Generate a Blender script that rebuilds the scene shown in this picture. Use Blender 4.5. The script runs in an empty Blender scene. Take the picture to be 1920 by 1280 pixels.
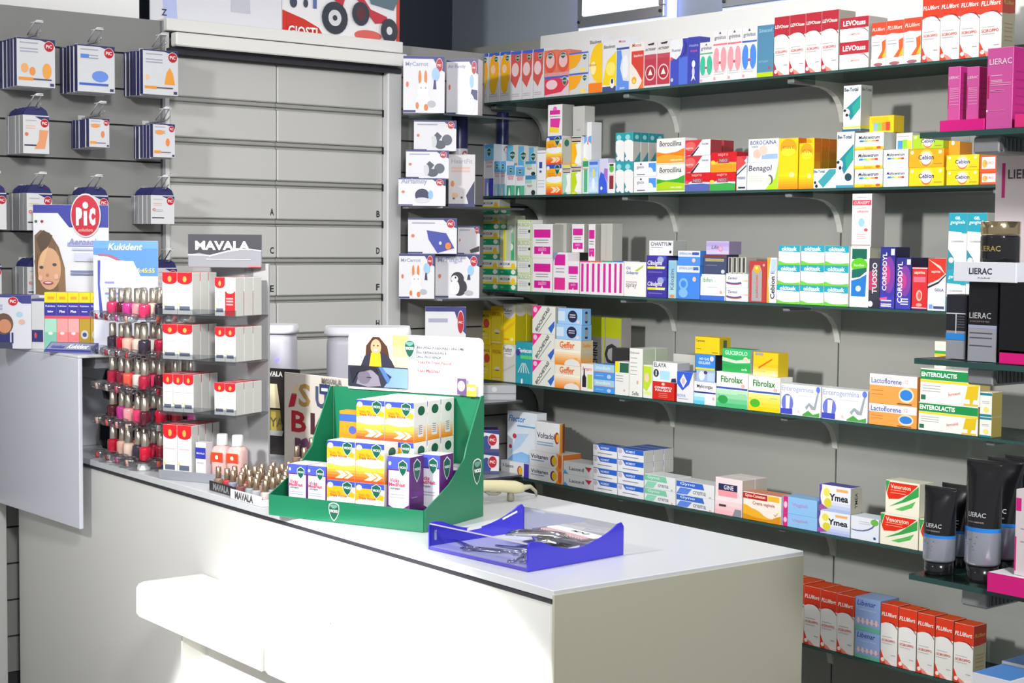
import bpy, bmesh, math, random
from mathutils import Vector, Matrix
random.seed(7)
SC = bpy.context.scene
COL = SC.collection
# ---------------------------------------------------------------- camera
FPX, PITCH, ROLL, YAW = 3043.9, 0.0631080, 0.0091607, 0.6930785
CAMZ = 1.58
_cy, _sy, _cp, _sp, _cr, _sr = math.cos(YAW), math.sin(YAW), math.cos(PITCH), math.sin(PITCH), math.cos(ROLL), math.sin(ROLL)
FW = Vector((_sy*_cp, _cy*_cp, -_sp)); _rt = Vector((_cy, -_sy, 0)); _up = _rt.cross(FW)
RT = _rt*_cr + _up*_sr; UP = _up*_cr - _rt*_sr
cd = bpy.data.cameras.new('camera'); cam = bpy.data.objects.new('camera', cd); COL.objects.link(cam)
cd.sensor_width = 36; cd.lens = FPX/1920*36; cd.clip_start = 0.05; cd.clip_end = 60
cam.matrix_world = Matrix(((RT.x, UP.x, -FW.x, 0), (RT.y, UP.y, -FW.y, 0), (RT.z, UP.z, -FW.z, CAMZ), (0, 0, 0, 1)))
SC.camera = cam
# ---------------------------------------------------------------- light and exposure
SC.view_settings.view_transform = 'Standard'; SC.view_settings.look = 'None'
SC.view_settings.exposure = 0.0; SC.view_settings.gamma = 1; SC.view_settings.use_curve_mapping = False
wd = bpy.data.worlds.new('world'); SC.world = wd; wd.use_nodes = True
wd.node_tree.nodes['Background'].inputs[0].default_value = (0.93, 0.96, 1.0, 1)
wd.node_tree.nodes['Background'].inputs[1].default_value = 0.33
def lamp(name, kind, loc, aim, power, size=0.3, color=(1, 1, 1), spot=None, blend=0.3, sy=None, spread=None):
    l = bpy.data.lights.new(name, kind); l.energy = power; l.color = color
    if kind == 'AREA':
        l.size = size
        if spread: l.spread = math.radians(spread)
        if sy: l.shape = 'RECTANGLE'; l.size_y = sy
    else: l.shadow_soft_size = size
    if spot: l.spot_size = spot; l.spot_blend = blend
    o = bpy.data.objects.new(name, l); COL.objects.link(o); o.location = loc
    o.rotation_euler = (Vector(aim)-Vector(loc)).to_track_quat('-Z', 'Y').to_euler()
    return o
lamp('ceiling_or_fill_lamp', 'AREA', (-0.8, 2.6, 2.87), (4.1, 3.4, 1.30), 27, 0.28, (1.0, 0.99, 0.96), spread=62)
lamp('ceiling_or_fill_lamp', 'AREA', (0.6, 0.4, 2.87), (2.3, 4.7, 1.45), 15, 0.35, (1.0, 0.99, 0.97), spread=70)
lamp('ceiling_or_fill_lamp', 'AREA', (2.6, 2.4, 2.85), (2.6, 2.6, 0), 20, 0.6, (1.0, 0.99, 0.96), sy=1.8)
lamp('ceiling_or_fill_lamp', 'AREA', (0.75, -0.35, 2.75), (2.25, 1.55, 1.15), 8.5, 0.3, (1.0, 0.99, 0.97), spread=62)  # added fill lamp that brightens the near shelves at the right
lamp('counter_spot', 'SPOT', (-0.6, 3.3, 2.3), (1.96, 2.69, -0.575), 950, 0.02, (1.0, 0.995, 0.98), spot=math.radians(42.5), blend=0.13)

def ray(x, y): return RT*(x-960) - UP*(y-640) + FW*FPX
def atx(x, y, X): d = ray(x, y); return d*(X/d.x) + Vector((0, 0, CAMZ))
def aty(x, y, Y): d = ray(x, y); return d*(Y/d.y) + Vector((0, 0, CAMZ))
def atz(x, y, z): d = ray(x, y); return d*((z-CAMZ)/d.z) + Vector((0, 0, CAMZ))
# ---------------------------------------------------------------- materials
_mats = {}
def lin(h):
    h = h.lstrip('#'); o = []
    for i in (0, 2, 4):
        c = int(h[i:i+2], 16)/255; o.append(c/12.92 if c <= .04045 else ((c+.055)/1.055)**2.4)
    return (*o, 1)
def mat(c, rough=0.42, metal=0.0, emit=0.0, noise=0.0, coat=0.0):
    k = (c, rough, metal, emit, noise, coat)
    if k in _mats: return _mats[k]
    m = bpy.data.materials.new('finish_'+c.lstrip('#')); m.use_nodes = True
    nt = m.node_tree; b = nt.nodes['Principled BSDF']
    b.inputs['Base Color'].default_value = lin(c); b.inputs['Roughness'].default_value = rough
    b.inputs['Metallic'].default_value = metal; b.inputs['Coat Weight'].default_value = coat
    if emit: b.inputs['Emission Color'].default_value = lin(c); b.inputs['Emission Strength'].default_value = emit
    if noise:
        n = nt.nodes.new('ShaderNodeTexNoise'); n.inputs['Scale'].default_value = 6; n.inputs['Detail'].default_value = 4
        tc = nt.nodes.new('ShaderNodeTexCoord'); nt.links.new(tc.outputs['Object'], n.inputs['Vector'])
        mx = nt.nodes.new('ShaderNodeMix'); mx.data_type = 'RGBA'
        L = lin(c); mx.inputs[6].default_value = tuple(x*(1-noise) for x in L[:3])+(1,); mx.inputs[7].default_value = L
        nt.links.new(n.outputs[0], mx.inputs[0]); nt.links.new(mx.outputs[2], b.inputs['Base Color'])
    _mats[k] = m; return m
def clear(name, tint, gloss=0.10, rough=0.05):
    k = (name,)
    if k in _mats: return _mats[k]
    m = bpy.data.materials.new(name); m.use_nodes = True; nt = m.node_tree; nt.nodes.clear()
    out = nt.nodes.new('ShaderNodeOutputMaterial'); mx = nt.nodes.new('ShaderNodeMixShader')
    t = nt.nodes.new('ShaderNodeBsdfTransparent'); g = nt.nodes.new('ShaderNodeBsdfGlossy')
    t.inputs[0].default_value = lin(tint); g.inputs['Roughness'].default_value = rough
    fr = nt.nodes.new('ShaderNodeLayerWeight'); fr.inputs[0].default_value = 0.25
    ma = nt.nodes.new('ShaderNodeMath'); ma.operation = 'MULTIPLY_ADD'; ma.inputs[1].default_value = 0.5 if gloss else 0.15; ma.inputs[2].default_value = gloss
    nt.links.new(fr.outputs['Fresnel'], ma.inputs[0]); nt.links.new(ma.outputs[0], mx.inputs[0])
    nt.links.new(t.outputs[0], mx.inputs[1]); nt.links.new(g.outputs[0], mx.inputs[2]); nt.links.new(mx.outputs[0], out.inputs[0])
    _mats[k] = m; return m
GLASS = clear('shelf_glass', '#c9dcd6', .05); GEDGE = mat('#2e4f4c', .2)
ACR = clear('clear_acrylic', '#eef0f2', .10); ACRB = clear('blue_acrylic', '#8f90e6', .06)
# ---------------------------------------------------------------- mesh builder
_txt = {}
def textmesh(s, bold=0.0):
    k = (s, bold)
    if k in _txt: return _txt[k]
    c = bpy.data.curves.new('t', 'FONT'); c.body = s; c.resolution_u = 2; c.offset = bold
    o = bpy.data.objects.new('t', c); COL.objects.link(o)
    bpy.context.view_layer.update()
    me = o.evaluated_get(bpy.context.evaluated_depsgraph_get()).to_mesh()
    vs = [(v.co.x, v.co.y) for v in me.vertices]; fs = [tuple(p.vertices) for p in me.polygons]
    o.evaluated_get(bpy.context.evaluated_depsgraph_get()).to_mesh_clear()
    bpy.data.objects.remove(o); bpy.data.curves.remove(c)
    if not vs: vs = [(0, 0), (1, 0), (1, 1)]; fs = [(0, 1, 2)]
    x0 = min(v[0] for v in vs); x1 = max(v[0] for v in vs); y0 = min(v[1] for v in vs); y1 = max(v[1] for v in vs)
    r = ([((x-x0)/(x1-x0), (y-y0)/(y1-y0)) for x, y in vs], fs, (x1-x0)/(y1-y0)); _txt[k] = r; return r
class M:
    def __init__(s): s.v = []; s.f = []; s.mi = []; s.mats = []; s.sm = []
    def mid(s, m):
        if isinstance(m, str): m = mat(m)
        if m not in s.mats: s.mats.append(m)
        return s.mats.index(m)
    def face(s, pts, m, sm=False):
        b = len(s.v); s.v += [tuple(p) for p in pts]; s.f.append(tuple(range(b, b+len(pts)))); s.mi.append(s.mid(m)); s.sm.append(sm)
    def geo(s, vs, fs, m, sm=False):
        b = len(s.v); s.v += [tuple(p) for p in vs]; i = s.mid(m)
        for f in fs: s.f.append(tuple(b+k for k in f)); s.mi.append(i); s.sm.append(sm)
    def box(s, x0, x1, y0, y1, z0, z1, m, bev=0.0, M_=None, ms=None):
        """ms: dict of face name -> material (front,back,left,right,top,bottom)"""
        c = min(bev, (x1-x0)/3, (y1-y0)/3, (z1-z0)/3); ms = ms or {}
        P = []
        lo, hi = (x0, y0, z0), (x1, y1, z1)
        def p(i, j, k, ax):
            q = [0, 0, 0]
            for a, t in enumerate((i, j, k)):
                e = lo[a] if t == 0 else hi[a]
                if a != ax and c: e += c if t == 0 else -c
                q[a] = e
            return M_ @ Vector(q) if M_ else Vector(q)
        F = {'front': (1, 0, [(0, 0), (1, 0), (1, 1), (0, 1)]), 'back': (1, 1, [(1, 0), (0, 0), (0, 1), (1, 1)]),
             'left': (0, 0, [(1, 0), (0, 0), (0, 1), (1, 1)]), 'right': (0, 1, [(0, 0), (1, 0), (1, 1), (0, 1)]),
             'bottom': (2, 0, [(0, 1), (1, 1), (1, 0), (0, 0)]), 'top': (2, 1, [(0, 0), (1, 0), (1, 1), (0, 1)])}
        def corner(ax, side, a, b):
            ijk = [0, 0, 0]; ijk[ax] = side; o = [t for t in (0, 1, 2) if t != ax]; ijk[o[0]] = a; ijk[o[1]] = b
            return tuple(ijk)
        for n, (ax, side, cs) in F.items():
            s.face([p(*corner(ax, side, a, b), ax) for a, b in cs], ms.get(n, m))
        if c:
            for ax in range(3):      # 12 chamfer edges
                o = [t for t in (0, 1, 2) if t != ax]
                for a in (0, 1):
                    for b in (0, 1):
                        def q(t, fx):
                            ijk = [0, 0, 0]; ijk[ax] = t; ijk[o[0]] = a; ijk[o[1]] = b; return p(*ijk, fx)
                        mm = ms.get('front', m) if (ax != 1 and a == 0 and o[0] == 1) or (o[1] == 1 and b == 0) else m
                        s.face([q(0, o[0]), q(1, o[0]), q(1, o[1]), q(0, o[1])], mm)
            for i in (0, 1):
                for j in (0, 1):
                    for k in (0, 1): s.face([p(i, j, k, 0), p(i, j, k, 1), p(i, j, k, 2)], m)
    def prism(s, pts, d0, d1, m, mp, ends=True):
        """pts 2D outline, extruded from d0 to d1; mp(a,b,d)->xyz"""
        n = len(pts); A = [mp(a, b, d0) for a, b in pts]; B = [mp(a, b, d1) for a, b in pts]
        if ends: s.face(A, m); s.face(B[::-1], m)
        for i in range(n): s.face([A[i], A[(i+1) % n], B[(i+1) % n], B[i]], m)
    def loft(s, rings, m, caps=True, sm=True, mlist=None):
        n = len(rings[0]); b = len(s.v)
        for r in rings: s.v += [tuple(p) for p in r]
        for i in range(len(rings)-1):
            k = s.mid(mlist[i] if mlist else m)
            for j in range(n):
                s.f.append((b+i*n+j, b+i*n+(j+1) % n, b+(i+1)*n+(j+1) % n, b+(i+1)*n+j)); s.mi.append(k); s.sm.append(sm)
        if caps:
            s.f.append(tuple(b+j for j in range(n))[::-1]); s.mi.append(s.mid(mlist[0] if mlist else m)); s.sm.append(False)
            s.f.append(tuple(b+(len(rings)-1)*n+j for j in range(n))); s.mi.append(s.mid(mlist[-1] if mlist else m)); s.sm.append(False)
    def lathe(s, prof, m, n=16, c=(0, 0, 0), caps=True, mlist=None, sq=None):
        R = []
        for r, z in prof:
            ring = []
            for j in range(n):
                a = 2*math.pi*j/n; ca, sa = math.cos(a), math.sin(a)
                if sq: k = (abs(ca)**sq+abs(sa)**sq)**(-1/sq); ca *= k; sa *= k
                ring.append((c[0]+r*ca, c[1]+r*sa, c[2]+z))
            R.append(ring)
        s.loft(R, m, caps, True, mlist)
    def tube(s, pts, r, m, n=8, caps=True):
        pts = [Vector(p) for p in pts]; R = []
        for i, p in enumerate(pts):
            t = (pts[min(i+1, len(pts)-1)]-pts[max(i-1, 0)]).normalized()
            a = t.cross(Vector((0, 0, 1))); a = a.normalized() if a.length > 1e-3 else Vector((1, 0, 0)); b = t.cross(a).normalized()
            rr = r[i] if isinstance(r, (list, tuple)) else r
            R.append([p+a*math.cos(2*math.pi*j/n)*rr+b*math.sin(2*math.pi*j/n)*rr for j in range(n)])
        s.loft(R, m, caps)
    def text(s, t, cx, cy, w, m, mp, lay=1, h=None, rot=0, shear=0, bold=0.02, align='c'):
        vs, fs, asp = textmesh(t, bold); hh = h if h else w/asp
        ca, sa = math.cos(rot), math.sin(rot); out = []
        for x, y in vs:
            X = (x-.5)*w + shear*(y-.5)*hh; Y = (y-.5)*hh
            out.append(mp(cx+X*ca-Y*sa, cy+X*sa+Y*ca, lay))
        s.geo(out, fs, m)
    def ops(s, ops, w, h, mp):
        for i, o in enumerate(ops):
            k = o[0]; L = i+1
            P = lambda u, v: mp(min(max(u, 0.002), .998)*w, min(max(v, .002), .998)*h, L)
            if k == 'r': _, c, u0, v0, u1, v1 = o; s.face([P(u0, v0), P(u1, v0), P(u1, v1), P(u0, v1)], c)
            elif k == 'p': s.face([P(*q) for q in o[2]], o[1])
            elif k == 'e':
                _, c, cu, cv, ru, rv = o
                s.face([P(cu+ru*math.cos(t*math.pi/10), cv+rv*math.sin(t*math.pi/10)) for t in range(20)], c)
            elif k == 'w':     # area below a curve
                _, c, vb, vs = o; n = len(vs)-1
                for j in range(n):
                    for q in range(3):
                        def cv(t):
                            a = min(int(t), n-1); f = t-a; f = f*f*(3-2*f) if len(vs) > 2 else f
                            return vs[a]*(1-f)+vs[min(a+1, n)]*f
                        t0, t1 = j+q/3, j+(q+1)/3
                        s.face([P(t0/n, vb), P(t1/n, vb), P(t1/n, cv(t1)), P(t0/n, cv(t0))], c)
            elif k == 'g':     # printed colour blend in bands, bottom to top
                _, c0, c1, u0, v0, u1, v1, n = o
                for j in range(n):
                    a = j/(n-1); c = '#'+''.join('%02x' % round(int(c0[q:q+2], 16)*(1-a)+int(c1[q:q+2], 16)*a) for q in (1, 3, 5))
                    s.face([P(u0, v0+(v1-v0)*j/n), P(u1, v0+(v1-v0)*j/n), P(u1, v0+(v1-v0)*(j+1)/n), P(u0, v0+(v1-v0)*(j+1)/n)], c)
            elif k == 'l':     # small print as rules
                _, c, u0, u1, vs, th = o
                for v in vs: s.face([P(u0, v-th), P(u1, v-th), P(u1, v+th), P(u0, v+th)], c)
            elif k == 't':
                kw = o[6] if len(o) > 6 else {}
                tw = o[5]*w; hh = kw.get('h'); rot = kw.get('rot', 0)
                if not hh and not rot and not kw.get('v') and tw/textmesh(o[2], kw.get('b', .025)*.55)[2] > .27*h: hh = .27
                if kw.get('v'): tw = o[5]*h; rot = math.pi/2
                s.text(o[2], o[3]*w, o[4]*h, tw, mat(o[1]), mp, L, hh*(w if kw.get('v') else h) if hh else None, rot, kw.get('sh', 0), kw.get('b', .025)*.55)
    def build(s, name, parent=None, loc=(0, 0, 0), rz=0.0, link=True):
        me = bpy.data.meshes.new(name); me.from_pydata(s.v, [], s.f)
        for m in s.mats: me.materials.append(m)
        me.polygons.foreach_set('material_index', s.mi); me.polygons.foreach_set('use_smooth', s.sm)
        bm = bmesh.new(); bm.from_mesh(me); bmesh.ops.remove_doubles(bm, verts=bm.verts, dist=1e-6); bm.to_mesh(me); bm.free()
        me.update(); o = bpy.data.objects.new(name, me); COL.objects.link(o)
        if parent: o.parent = parent
        o.location = loc; o.rotation_euler = (0, 0, rz); return o
def span(xl, xr, y, yt, z, rz):
    p = atz(xl, y, z); d = Vector((math.cos(rz), math.sin(rz), 0)); lo, hi = 0.0, 2.0
    def px(w):
        q = p+d*w-Vector((0, 0, CAMZ)); return 960+FPX*q.dot(RT)/q.dot(FW)
    for _ in range(40):
        mid = (lo+hi)/2
        if px(mid) < xr: lo = mid
        else: hi = mid
    q = p+d*lo/2-Vector((0, 0, CAMZ)); dep = q.dot(FW); yc = 640-FPX*q.dot(UP)/dep
    return p, lo, (yc-yt)*dep/FPX*1.002
def spanw(p, xr, rz):
    d = Vector((math.cos(rz), math.sin(rz), 0)); lo, hi = 0.0, 2.0
    for _ in range(40):
        mid = (lo+hi)/2; q = p+d*mid-Vector((0, 0, CAMZ))
        if 960+FPX*q.dot(RT)/q.dot(FW) < xr: lo = mid
        else: hi = mid
    return lo
def topz(p, yt):
    q = p-Vector((0, 0, CAMZ)); dep = q.dot(FW); return p.z+((640-FPX*q.dot(UP)/dep)-yt)*dep/FPX*1.002
def tag(o, label, cat, group=None, kind=None):
    if label: o['label'] = label
    if cat: o['category'] = cat
    if group: o['group'] = group
    if kind: o['kind'] = kind
    return o
def empty(name, loc, rz, label, cat, group=None):
    o = bpy.data.objects.new(name, None); o.empty_display_size = .03; COL.objects.link(o); o.location = loc; o.rotation_euler = (0, 0, rz)
    return tag(o, label, cat, group)
def struct(m, name, parent=None, **k):
    o = m.build(name, parent, **k)
    if not parent: o['kind'] = 'structure'
    return o
def copytree(o, loc, rz=None, label=None, group=None):
    c = o.copy(); COL.objects.link(c); c.location = loc
    if rz is not None: c.rotation_euler = (0, 0, rz)
    if label: c['label'] = label
    if group: c['group'] = group
    for ch in o.children:
        d = ch.copy(); COL.objects.link(d); d.parent = c
    return c
OR = ['first', 'second', 'third', 'fourth', 'fifth', 'sixth', 'seventh', 'eighth', 'ninth', 'tenth', 'eleventh', 'twelfth', 'thirteenth', 'fourteenth', 'fifteenth', 'sixteenth']
# ================================================================ SETTING
XW, YL = 4.20, 4.897
SH = {1: 2.098, 2: 1.7426, 3: 1.384, 4: 1.0362, 5: 0.6818, 6: 0.3227}
XF = 3.909
WHITE, PANEL = mat('#e9e9e6', .5), mat('#9e9e9a', .55, noise=.05)
m = M(); m.box(-1.5, 4.5, -1.2, 5.8, -.06, 0, mat('#a7a49c', .35, noise=.15)); struct(m, 'floor')
m = M(); m.box(-1.5, 4.5, 1.0, 5.8, 3.1, 3.18, mat('#d8d8d6', .8)); struct(m, 'ceiling')
m = M(); m.box(4.30, 4.4, .4, 5.7, 0, 3.1, mat('#98a2ae', .8)); struct(m, 'wall_right')
m = M(); m.box(-1.5, 4.30, 5.6, 5.7, 0, 3.1, mat('#39404c', .8)); struct(m, 'wall_back')
# laminate back panels of the medicine wall, 70 cm modules with dark joints
seams = [1.874, 2.633, 3.390, 4.135, 4.897, 5.59]
for i in range(len(seams)-1):
    top = 2.3662 if i == 4 else 2.3737
    m = M(); m.box(XW, 4.255, seams[i]+.003, seams[i+1]-.003, 0.02, top, PANEL, .002)
    struct(m, 'wall_right_panel')
for y in seams[1:5]:
    m = M(); m.box(XW+.012, XW+.03, y-.0029, y+.0029, .02, 2.36, mat('#55554f', .7)); struct(m, 'trim_1')
# slatwall (left wall): horizontal boards with dark grooves
def slat(x0, x1, name):
    m = M(); z = 2.2854; g = mat('#34343a', .8); b = mat('#8e8e8c', .5, noise=.04)
    grooves = [2.1691-.116*k for k in range(18)]
    m.box(x0, x1, YL+.008, YL+.04, .03, z, g)
    zs = [z]+grooves
    for a, c in zip(zs[:-1], zs[1:]): m.box(x0, x1, YL, YL+.0079, c+.003, a if a == zs[0] else a-.003, b)
    struct(m, name)
slat(.7, 2.550, 'wall_left'); slat(3.513, 4.195, 'wall_left_corner')
m = M(); m.box(2.5512, 2.5609, YL-.012, YL+.03, .03, 2.2854, mat('#8d8e92', .4)); struct(m, 'trim_2')
m = M(); m.box(-1.5, .7, YL, YL+.04, 0, 3.1, mat('#b4b4b3', .6)); struct(m, 'wall_left_end')
m = M(); m.box(XW-.012, XW-.0005, 1.874, 4.885, SH[1]+.06, 2.3745, mat('#f2f2f0', .45), .001); struct(m, 'trim_3')
# ---------------------------------------------------------------- glass shelves and brackets on the medicine wall
GS = ['top', 'second', 'third', 'fourth', 'fifth', 'lowest']
for k in range(1, 7):
    z = SH[k]; y0 = 2.05
    m = M(); m.box(3.911, 4.188, y0, 4.89, z-.008, z-.0002, GLASS, 0, ms={'front': GEDGE, 'left': GEDGE, 'right': GEDGE})
    tag(m.build('glass_shelf'), f'long green-edged glass shelf on the white wall, {GS[k-1]} of six', 'shelf', None)
BR = None
for yi, y in enumerate((4.868, 4.135, 3.390, 2.633)):
    for k in range(1, 7):
        z = SH[k]-.0085
        if BR is None:
            BR = empty('shelf_bracket', (XW, y, z), 0, '', 'bracket', 'white shelf brackets on the medicine wall')
            m = M(); pts = [(0, 0), (-.155, 0), (-.155, -.016), (-.11, -.019), (-.075, -.027), (-.045, -.043), (-.024, -.066), (-.010, -.098), (-.004, -.122), (0, -.126)]
            m.prism(pts, -.011, .011, mat('#cfcfc8', .45), lambda a, b, d: (a, d, b)); m.build('arm', BR)
            m = M(); m.box(-.262, -.155, -.014, .014, -.016, 0, mat('#7e8284', .4), .003); m.build('glass_rest', BR)
            b = BR
        else: b = copytree(BR, (XW, y, z))
        b['label'] = f'curved white bracket under the {GS[k-1]} glass shelf, {OR[yi]} from the slatted corner'
# ---------------------------------------------------------------- lightboxes over the medicine wall
for i, (ya, yb, lab) in enumerate(((4.743, 4.237, 'glowing white wall lightbox nearer the corner'), (3.985, 3.39, 'glowing white wall lightbox further right at the top edge'))):
    e = empty('lightbox', (4.243, ya, 2.3823), -math.pi/2, lab+' above the medicine wall', 'lightbox', None)
    w = ya-yb
    m = M(); m.box(0, w, .018, .045, 0, .62, mat('#a7b2ff', .4, emit=2.2)); m.build('led_edge', e)
    m = M()
    for a, b2, c, d in ((.015, w-.02, .012, .055), (.015, w-.02, .56, .60), (.015, .045, .055, .56), (w-.05, w-.02, .055, .56)):
        m.box(a, b2, -.004, .018, c, d, mat('#a9aeb2', .25, .6), .003)
    fr_ = m.build('frame', e)
    m = M(); m.box(.045, w-.05, .0, .017, .055, .56, mat('#ffffff', .4, emit=2.4)); m.build('light_panel', e)
    for a in (.028, w-.035):
        m = M(); m.lathe([(.006, 0), (.006, .006)], mat('#555a5e', .3, .8), 10); s = m.build('screw', fr_); s.rotation_euler = (math.pi/2, 0, 0); s.location = (a, -.004, .034)
# ---------------------------------------------------------------- posters above the cabinet
def poster(x0, x1, z0, z1, y, label, ops, name='poster', cat='poster', base='#e9eaf0'):
    w, h = x1-x0, z1-z0; m = M(); m.box(0, w, 0, .006, 0, h, base)
    m.ops(ops, w, h, lambda a, b, l: (a, -.0004*l, b)); return tag(m.build(name, None, (x0, y, z0)), label, cat)
poster(.97, 2.504, 2.2867, 2.85, 4.955, 'plain bright white board standing on the slatted wall at far left', [('r', '#ffffff', 0, 0, 1, 1)], 'wall_board', 'board', '#ffffff')
poster(2.554, 3.062, 2.2935, 2.88, 4.975, 'white poster with pale blue streak above the drawer cabinet', [
    ('p', '#c3cdf7', [(.10, .0), (.2, .0), (.13, 1), (.02, 1)]), ('e', '#b9bcc6', .35, .30, .05, .12), ('e', '#a3a6b4', .52, .33, .02, .1), ('p', '#cfd1dc', [(.6, .1), (.75, .1), (.72, .6), (.62, .6)]), ('t', '#44485a', 'Z', .10, .055, .04)])
R_, K_ = '#c8283a', '#2b2f3d'
poster(3.064, 3.573, 2.2935, 2.80, 4.975, 'red and white poster showing a red tricycle with grey trailer', [
    ('r', '#f4f3f5', .01, .0, .99, 1), ('p', '#d52c14', [(0, 0), (.35, 0), (.30, .07), (.18, .12), (0, .17)]), ('p', '#d8361c', [(.97, 0), (1, 0), (1, 1), (.86, .55), (.97, .38)]), ('e', '#e0625a', .72, .05, .12, .04),
    ('e', '#62a24a', .17, .36, .1, .09), ('e', '#3d4658', .09, .23, .03, .04), ('e', '#3d4658', .19, .23, .02, .03), ('p', '#5d6fa8', [(.25, .2), (.28, .2), (.28, .4), (.25, .4)]),
    ('p', R_, [(.5, .42), (.58, .34), (.78, .14), (.9, .16), (.88, .2), (.74, .24), (.62, .38)]), ('p', R_, [(.38, .30), (.5, .24), (.52, .30), (.40, .34)]), ('p', R_, [(.44, .12), (.47, .12), (.48, .55), (.44, .55)]),
    ('p', '#5c7480', [(.70, .40), (.98, .33), (.94, .25), (.74, .28)]), ('e', K_, .43, .15, .11, .115), ('e', '#dfe0e4', .43, .15, .055, .058), ('e', K_, .43, .15, .02, .02),
    ('e', K_, .65, .20, .075, .085), ('e', '#5a1c28', .65, .20, .04, .05), ('e', K_, .90, .10, .075, .088), ('e', '#e6e6ea', .90, .10, .026, .03), ('e', '#1b1d25', .6, .46, .10, .06), ('t', '#ffffff', 'GIOSTI', .16, .03, .24, {'b': .04, 'h': .07})])
# ---------------------------------------------------------------- drawer cabinet
cab = empty('drawer_cabinet', (2.5609, YL, 0), 0, 'tall white drawer cabinet with lettered drawer fronts behind the counter', 'cabinet')
m = M(); cw = 0.9477
m.box(0, cw, .06, .10, .05, 2.245, mat('#77777a', .6)); m.box(cw-.062, cw, -.03, .10, .05, 2.252, mat('#d3d3d4', .45), .004); m.box(-.004, .018, -.006, .10, .05, 2.25, mat('#dcdcda', .45))
m.build('cabinet_frame', cab)
m = M(); m.box(-.004, cw, -.035, .10, 2.2525, 2.2929, WHITE, .002); m.build('cabinet_top', cab)
m = M(); m.box(.008, cw-.008, -.075, -.036, 2.1992, 2.2445, mat('#ecebe7', .4), .004, ms={'bottom': mat('#3a3a42')}); m.box(.008, cw-.010, -.04, .05, 2.1777, 2.1971, mat('#2f2f38', .7)); m.build('roller_cover', cab)
zl = [2.1938, 2.0409, 1.9063, 1.7717, 1.6371, 1.503, 1.37, 1.2375, 1.104, 0.9705, 0.8369, 0.7034, 0.5698, 0.4363, 0.3028, 0.1692, 0.1154]
LT = {2: 'AB', 3: 'CD', 4: 'EF', 5: 'GH', 6: 'IJ'}
for r in range(len(zl)-1):
    for c, (a, b) in enumerate(((.019, .434), (.4365, cw-.064))):
        m = M(); z0, z1 = zl[r+1]+.003, zl[r]-.022
        m.box(a, b, .0, .055, z0, z1, mat('#c6c6c3', .45), .004)
        m.box(a, b, .012, .055, z1+.001, zl[r]+.0025, mat('#a5a5a0', .5)); m.box(a, b, .004, .012, z1+.009, z1+.012, mat('#7d7d80', .4))
        if (r-1) in LT:
            ch = LT[r-1][c]; pass
        dr = m.build('drawer', cab)
        if (r-1) in LT:
            m = M(); m.text(ch, b-.020, z0+.026, .0155 if ch != 'I' else .004, mat('#2c2c33'), lambda x, z, l: (x, -.0006*l, z), h=.024, bold=.03); m.build('letter_mark', dr)
    m = M(); m.box(cw-.066, cw-.0625, -.004, .004, z1+.0, z1+.026, mat('#1d1d26')); m.build('drawer_stop', cab)
# ---------------------------------------------------------------- shelves on the left corner slatwall
CS = {1: 2.0237, 2: 1.6942, 3: 1.3625, 4: 0.9769, 5: 0.6969}
YC = 4.63
for k, z in CS.items():
    m = M(); m.box(3.519, 3.900, YC, 4.888, z-.007, z-.0002, mat('#9a9da0', .3) if k > 1 else GLASS, ms={'front': mat('#4a5056', .3)})
    tag(m.build('corner_shelf'), f'short corner shelf of the slatted wall, {OR[k-1]} from the top', 'shelf')
# ================================================================ COUNTER
CA = math.radians(-2.4); CO = Vector((1.904, 2.167, 0))
def cloc(x, y, z=0): return Vector((CO.x+x*math.cos(CA)-y*math.sin(CA), CO.y+x*math.sin(CA)+y*math.cos(CA), z))
CZ = .95
ctr = empty('shop_counter', CO, CA, 'long white shop counter with dark front edge line and low bag ledge', 'counter')
CW = mat('#d8d8d6', .35); CT = mat('#c8cbd0', .28)
m = M(); m.box(.004, .650, .006, 2.66, .06, CZ-.026, CW, .002); m.box(0.0, .654, 0, .006, .02, CZ-.008, mat('#aeac9b', .4), .001)
m.build('counter_body', ctr)
m = M(); m.box(.0, .656, .003, 2.66, CZ-.018, CZ-.0003, CT, .0015); m.build('counter_top', ctr)
m = M(); m.box(-.001, .004, .006, 2.66, CZ-.024, CZ-.0185, mat('#2c2c34', .5)); m.build('front_groove', ctr)
for i, (a, b) in enumerate(((.780, 1.395), (.10, .752))):
    m = M(); pts = [(0, 0), (-.155, 0), (-.168, -.004), (-.175, -.013), (-.175, -.075), (-.168, -.085), (0, -.085)]
    m.prism(pts, a, b, mat('#f2f2ee', .35), lambda x, z, y: (x, y, z+.742)); m.build('bag_ledge', ctr)
for y in (1.385, .755):
    m = M(); m.box(-.06, .004, y-.004, y+.004, .02, .655, mat('#efefe9', .4)); m.build('ledge_fin', ctr)
m = M(); m.box(.9, 1.995, 4.858, 4.890, .0005, .76, mat('#c9c9c8', .4), .002); tag(m.build('low_panel'), 'plain light grey low panel on the slatted wall under the plinth, far left', 'panel')
# raised cabinet standing in front of the far end of the counter
PX, PY = 1.950, 4.235
rp = empty('display_plinth', (PX, PY, 0), 0, 'raised white display plinth with hanging front panel at far left', 'plinth')
m = M(); m.box(0, .012, 0, .62, .757, 1.2365, mat('#d6d9e6', .3), .002); m.build('front_panel', rp)
m = M(); m.box(0, .30, 0, .62, 1.237, 1.245, mat('#dcdde0', .35), .002); m.build('plinth_top', rp)
m = M(); m.box(.06, .28, .30, .61, .9505, 1.2365, mat('#b9bbc0', .4)); m.box(.06, .28, .02, .30, 1.205, 1.2365, mat('#8e9096', .4)); m.box(.05, .09, .01, .61, 1.16, 1.17, mat('#6b6c73', .4)); m.build('plinth_body', rp)
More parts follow.
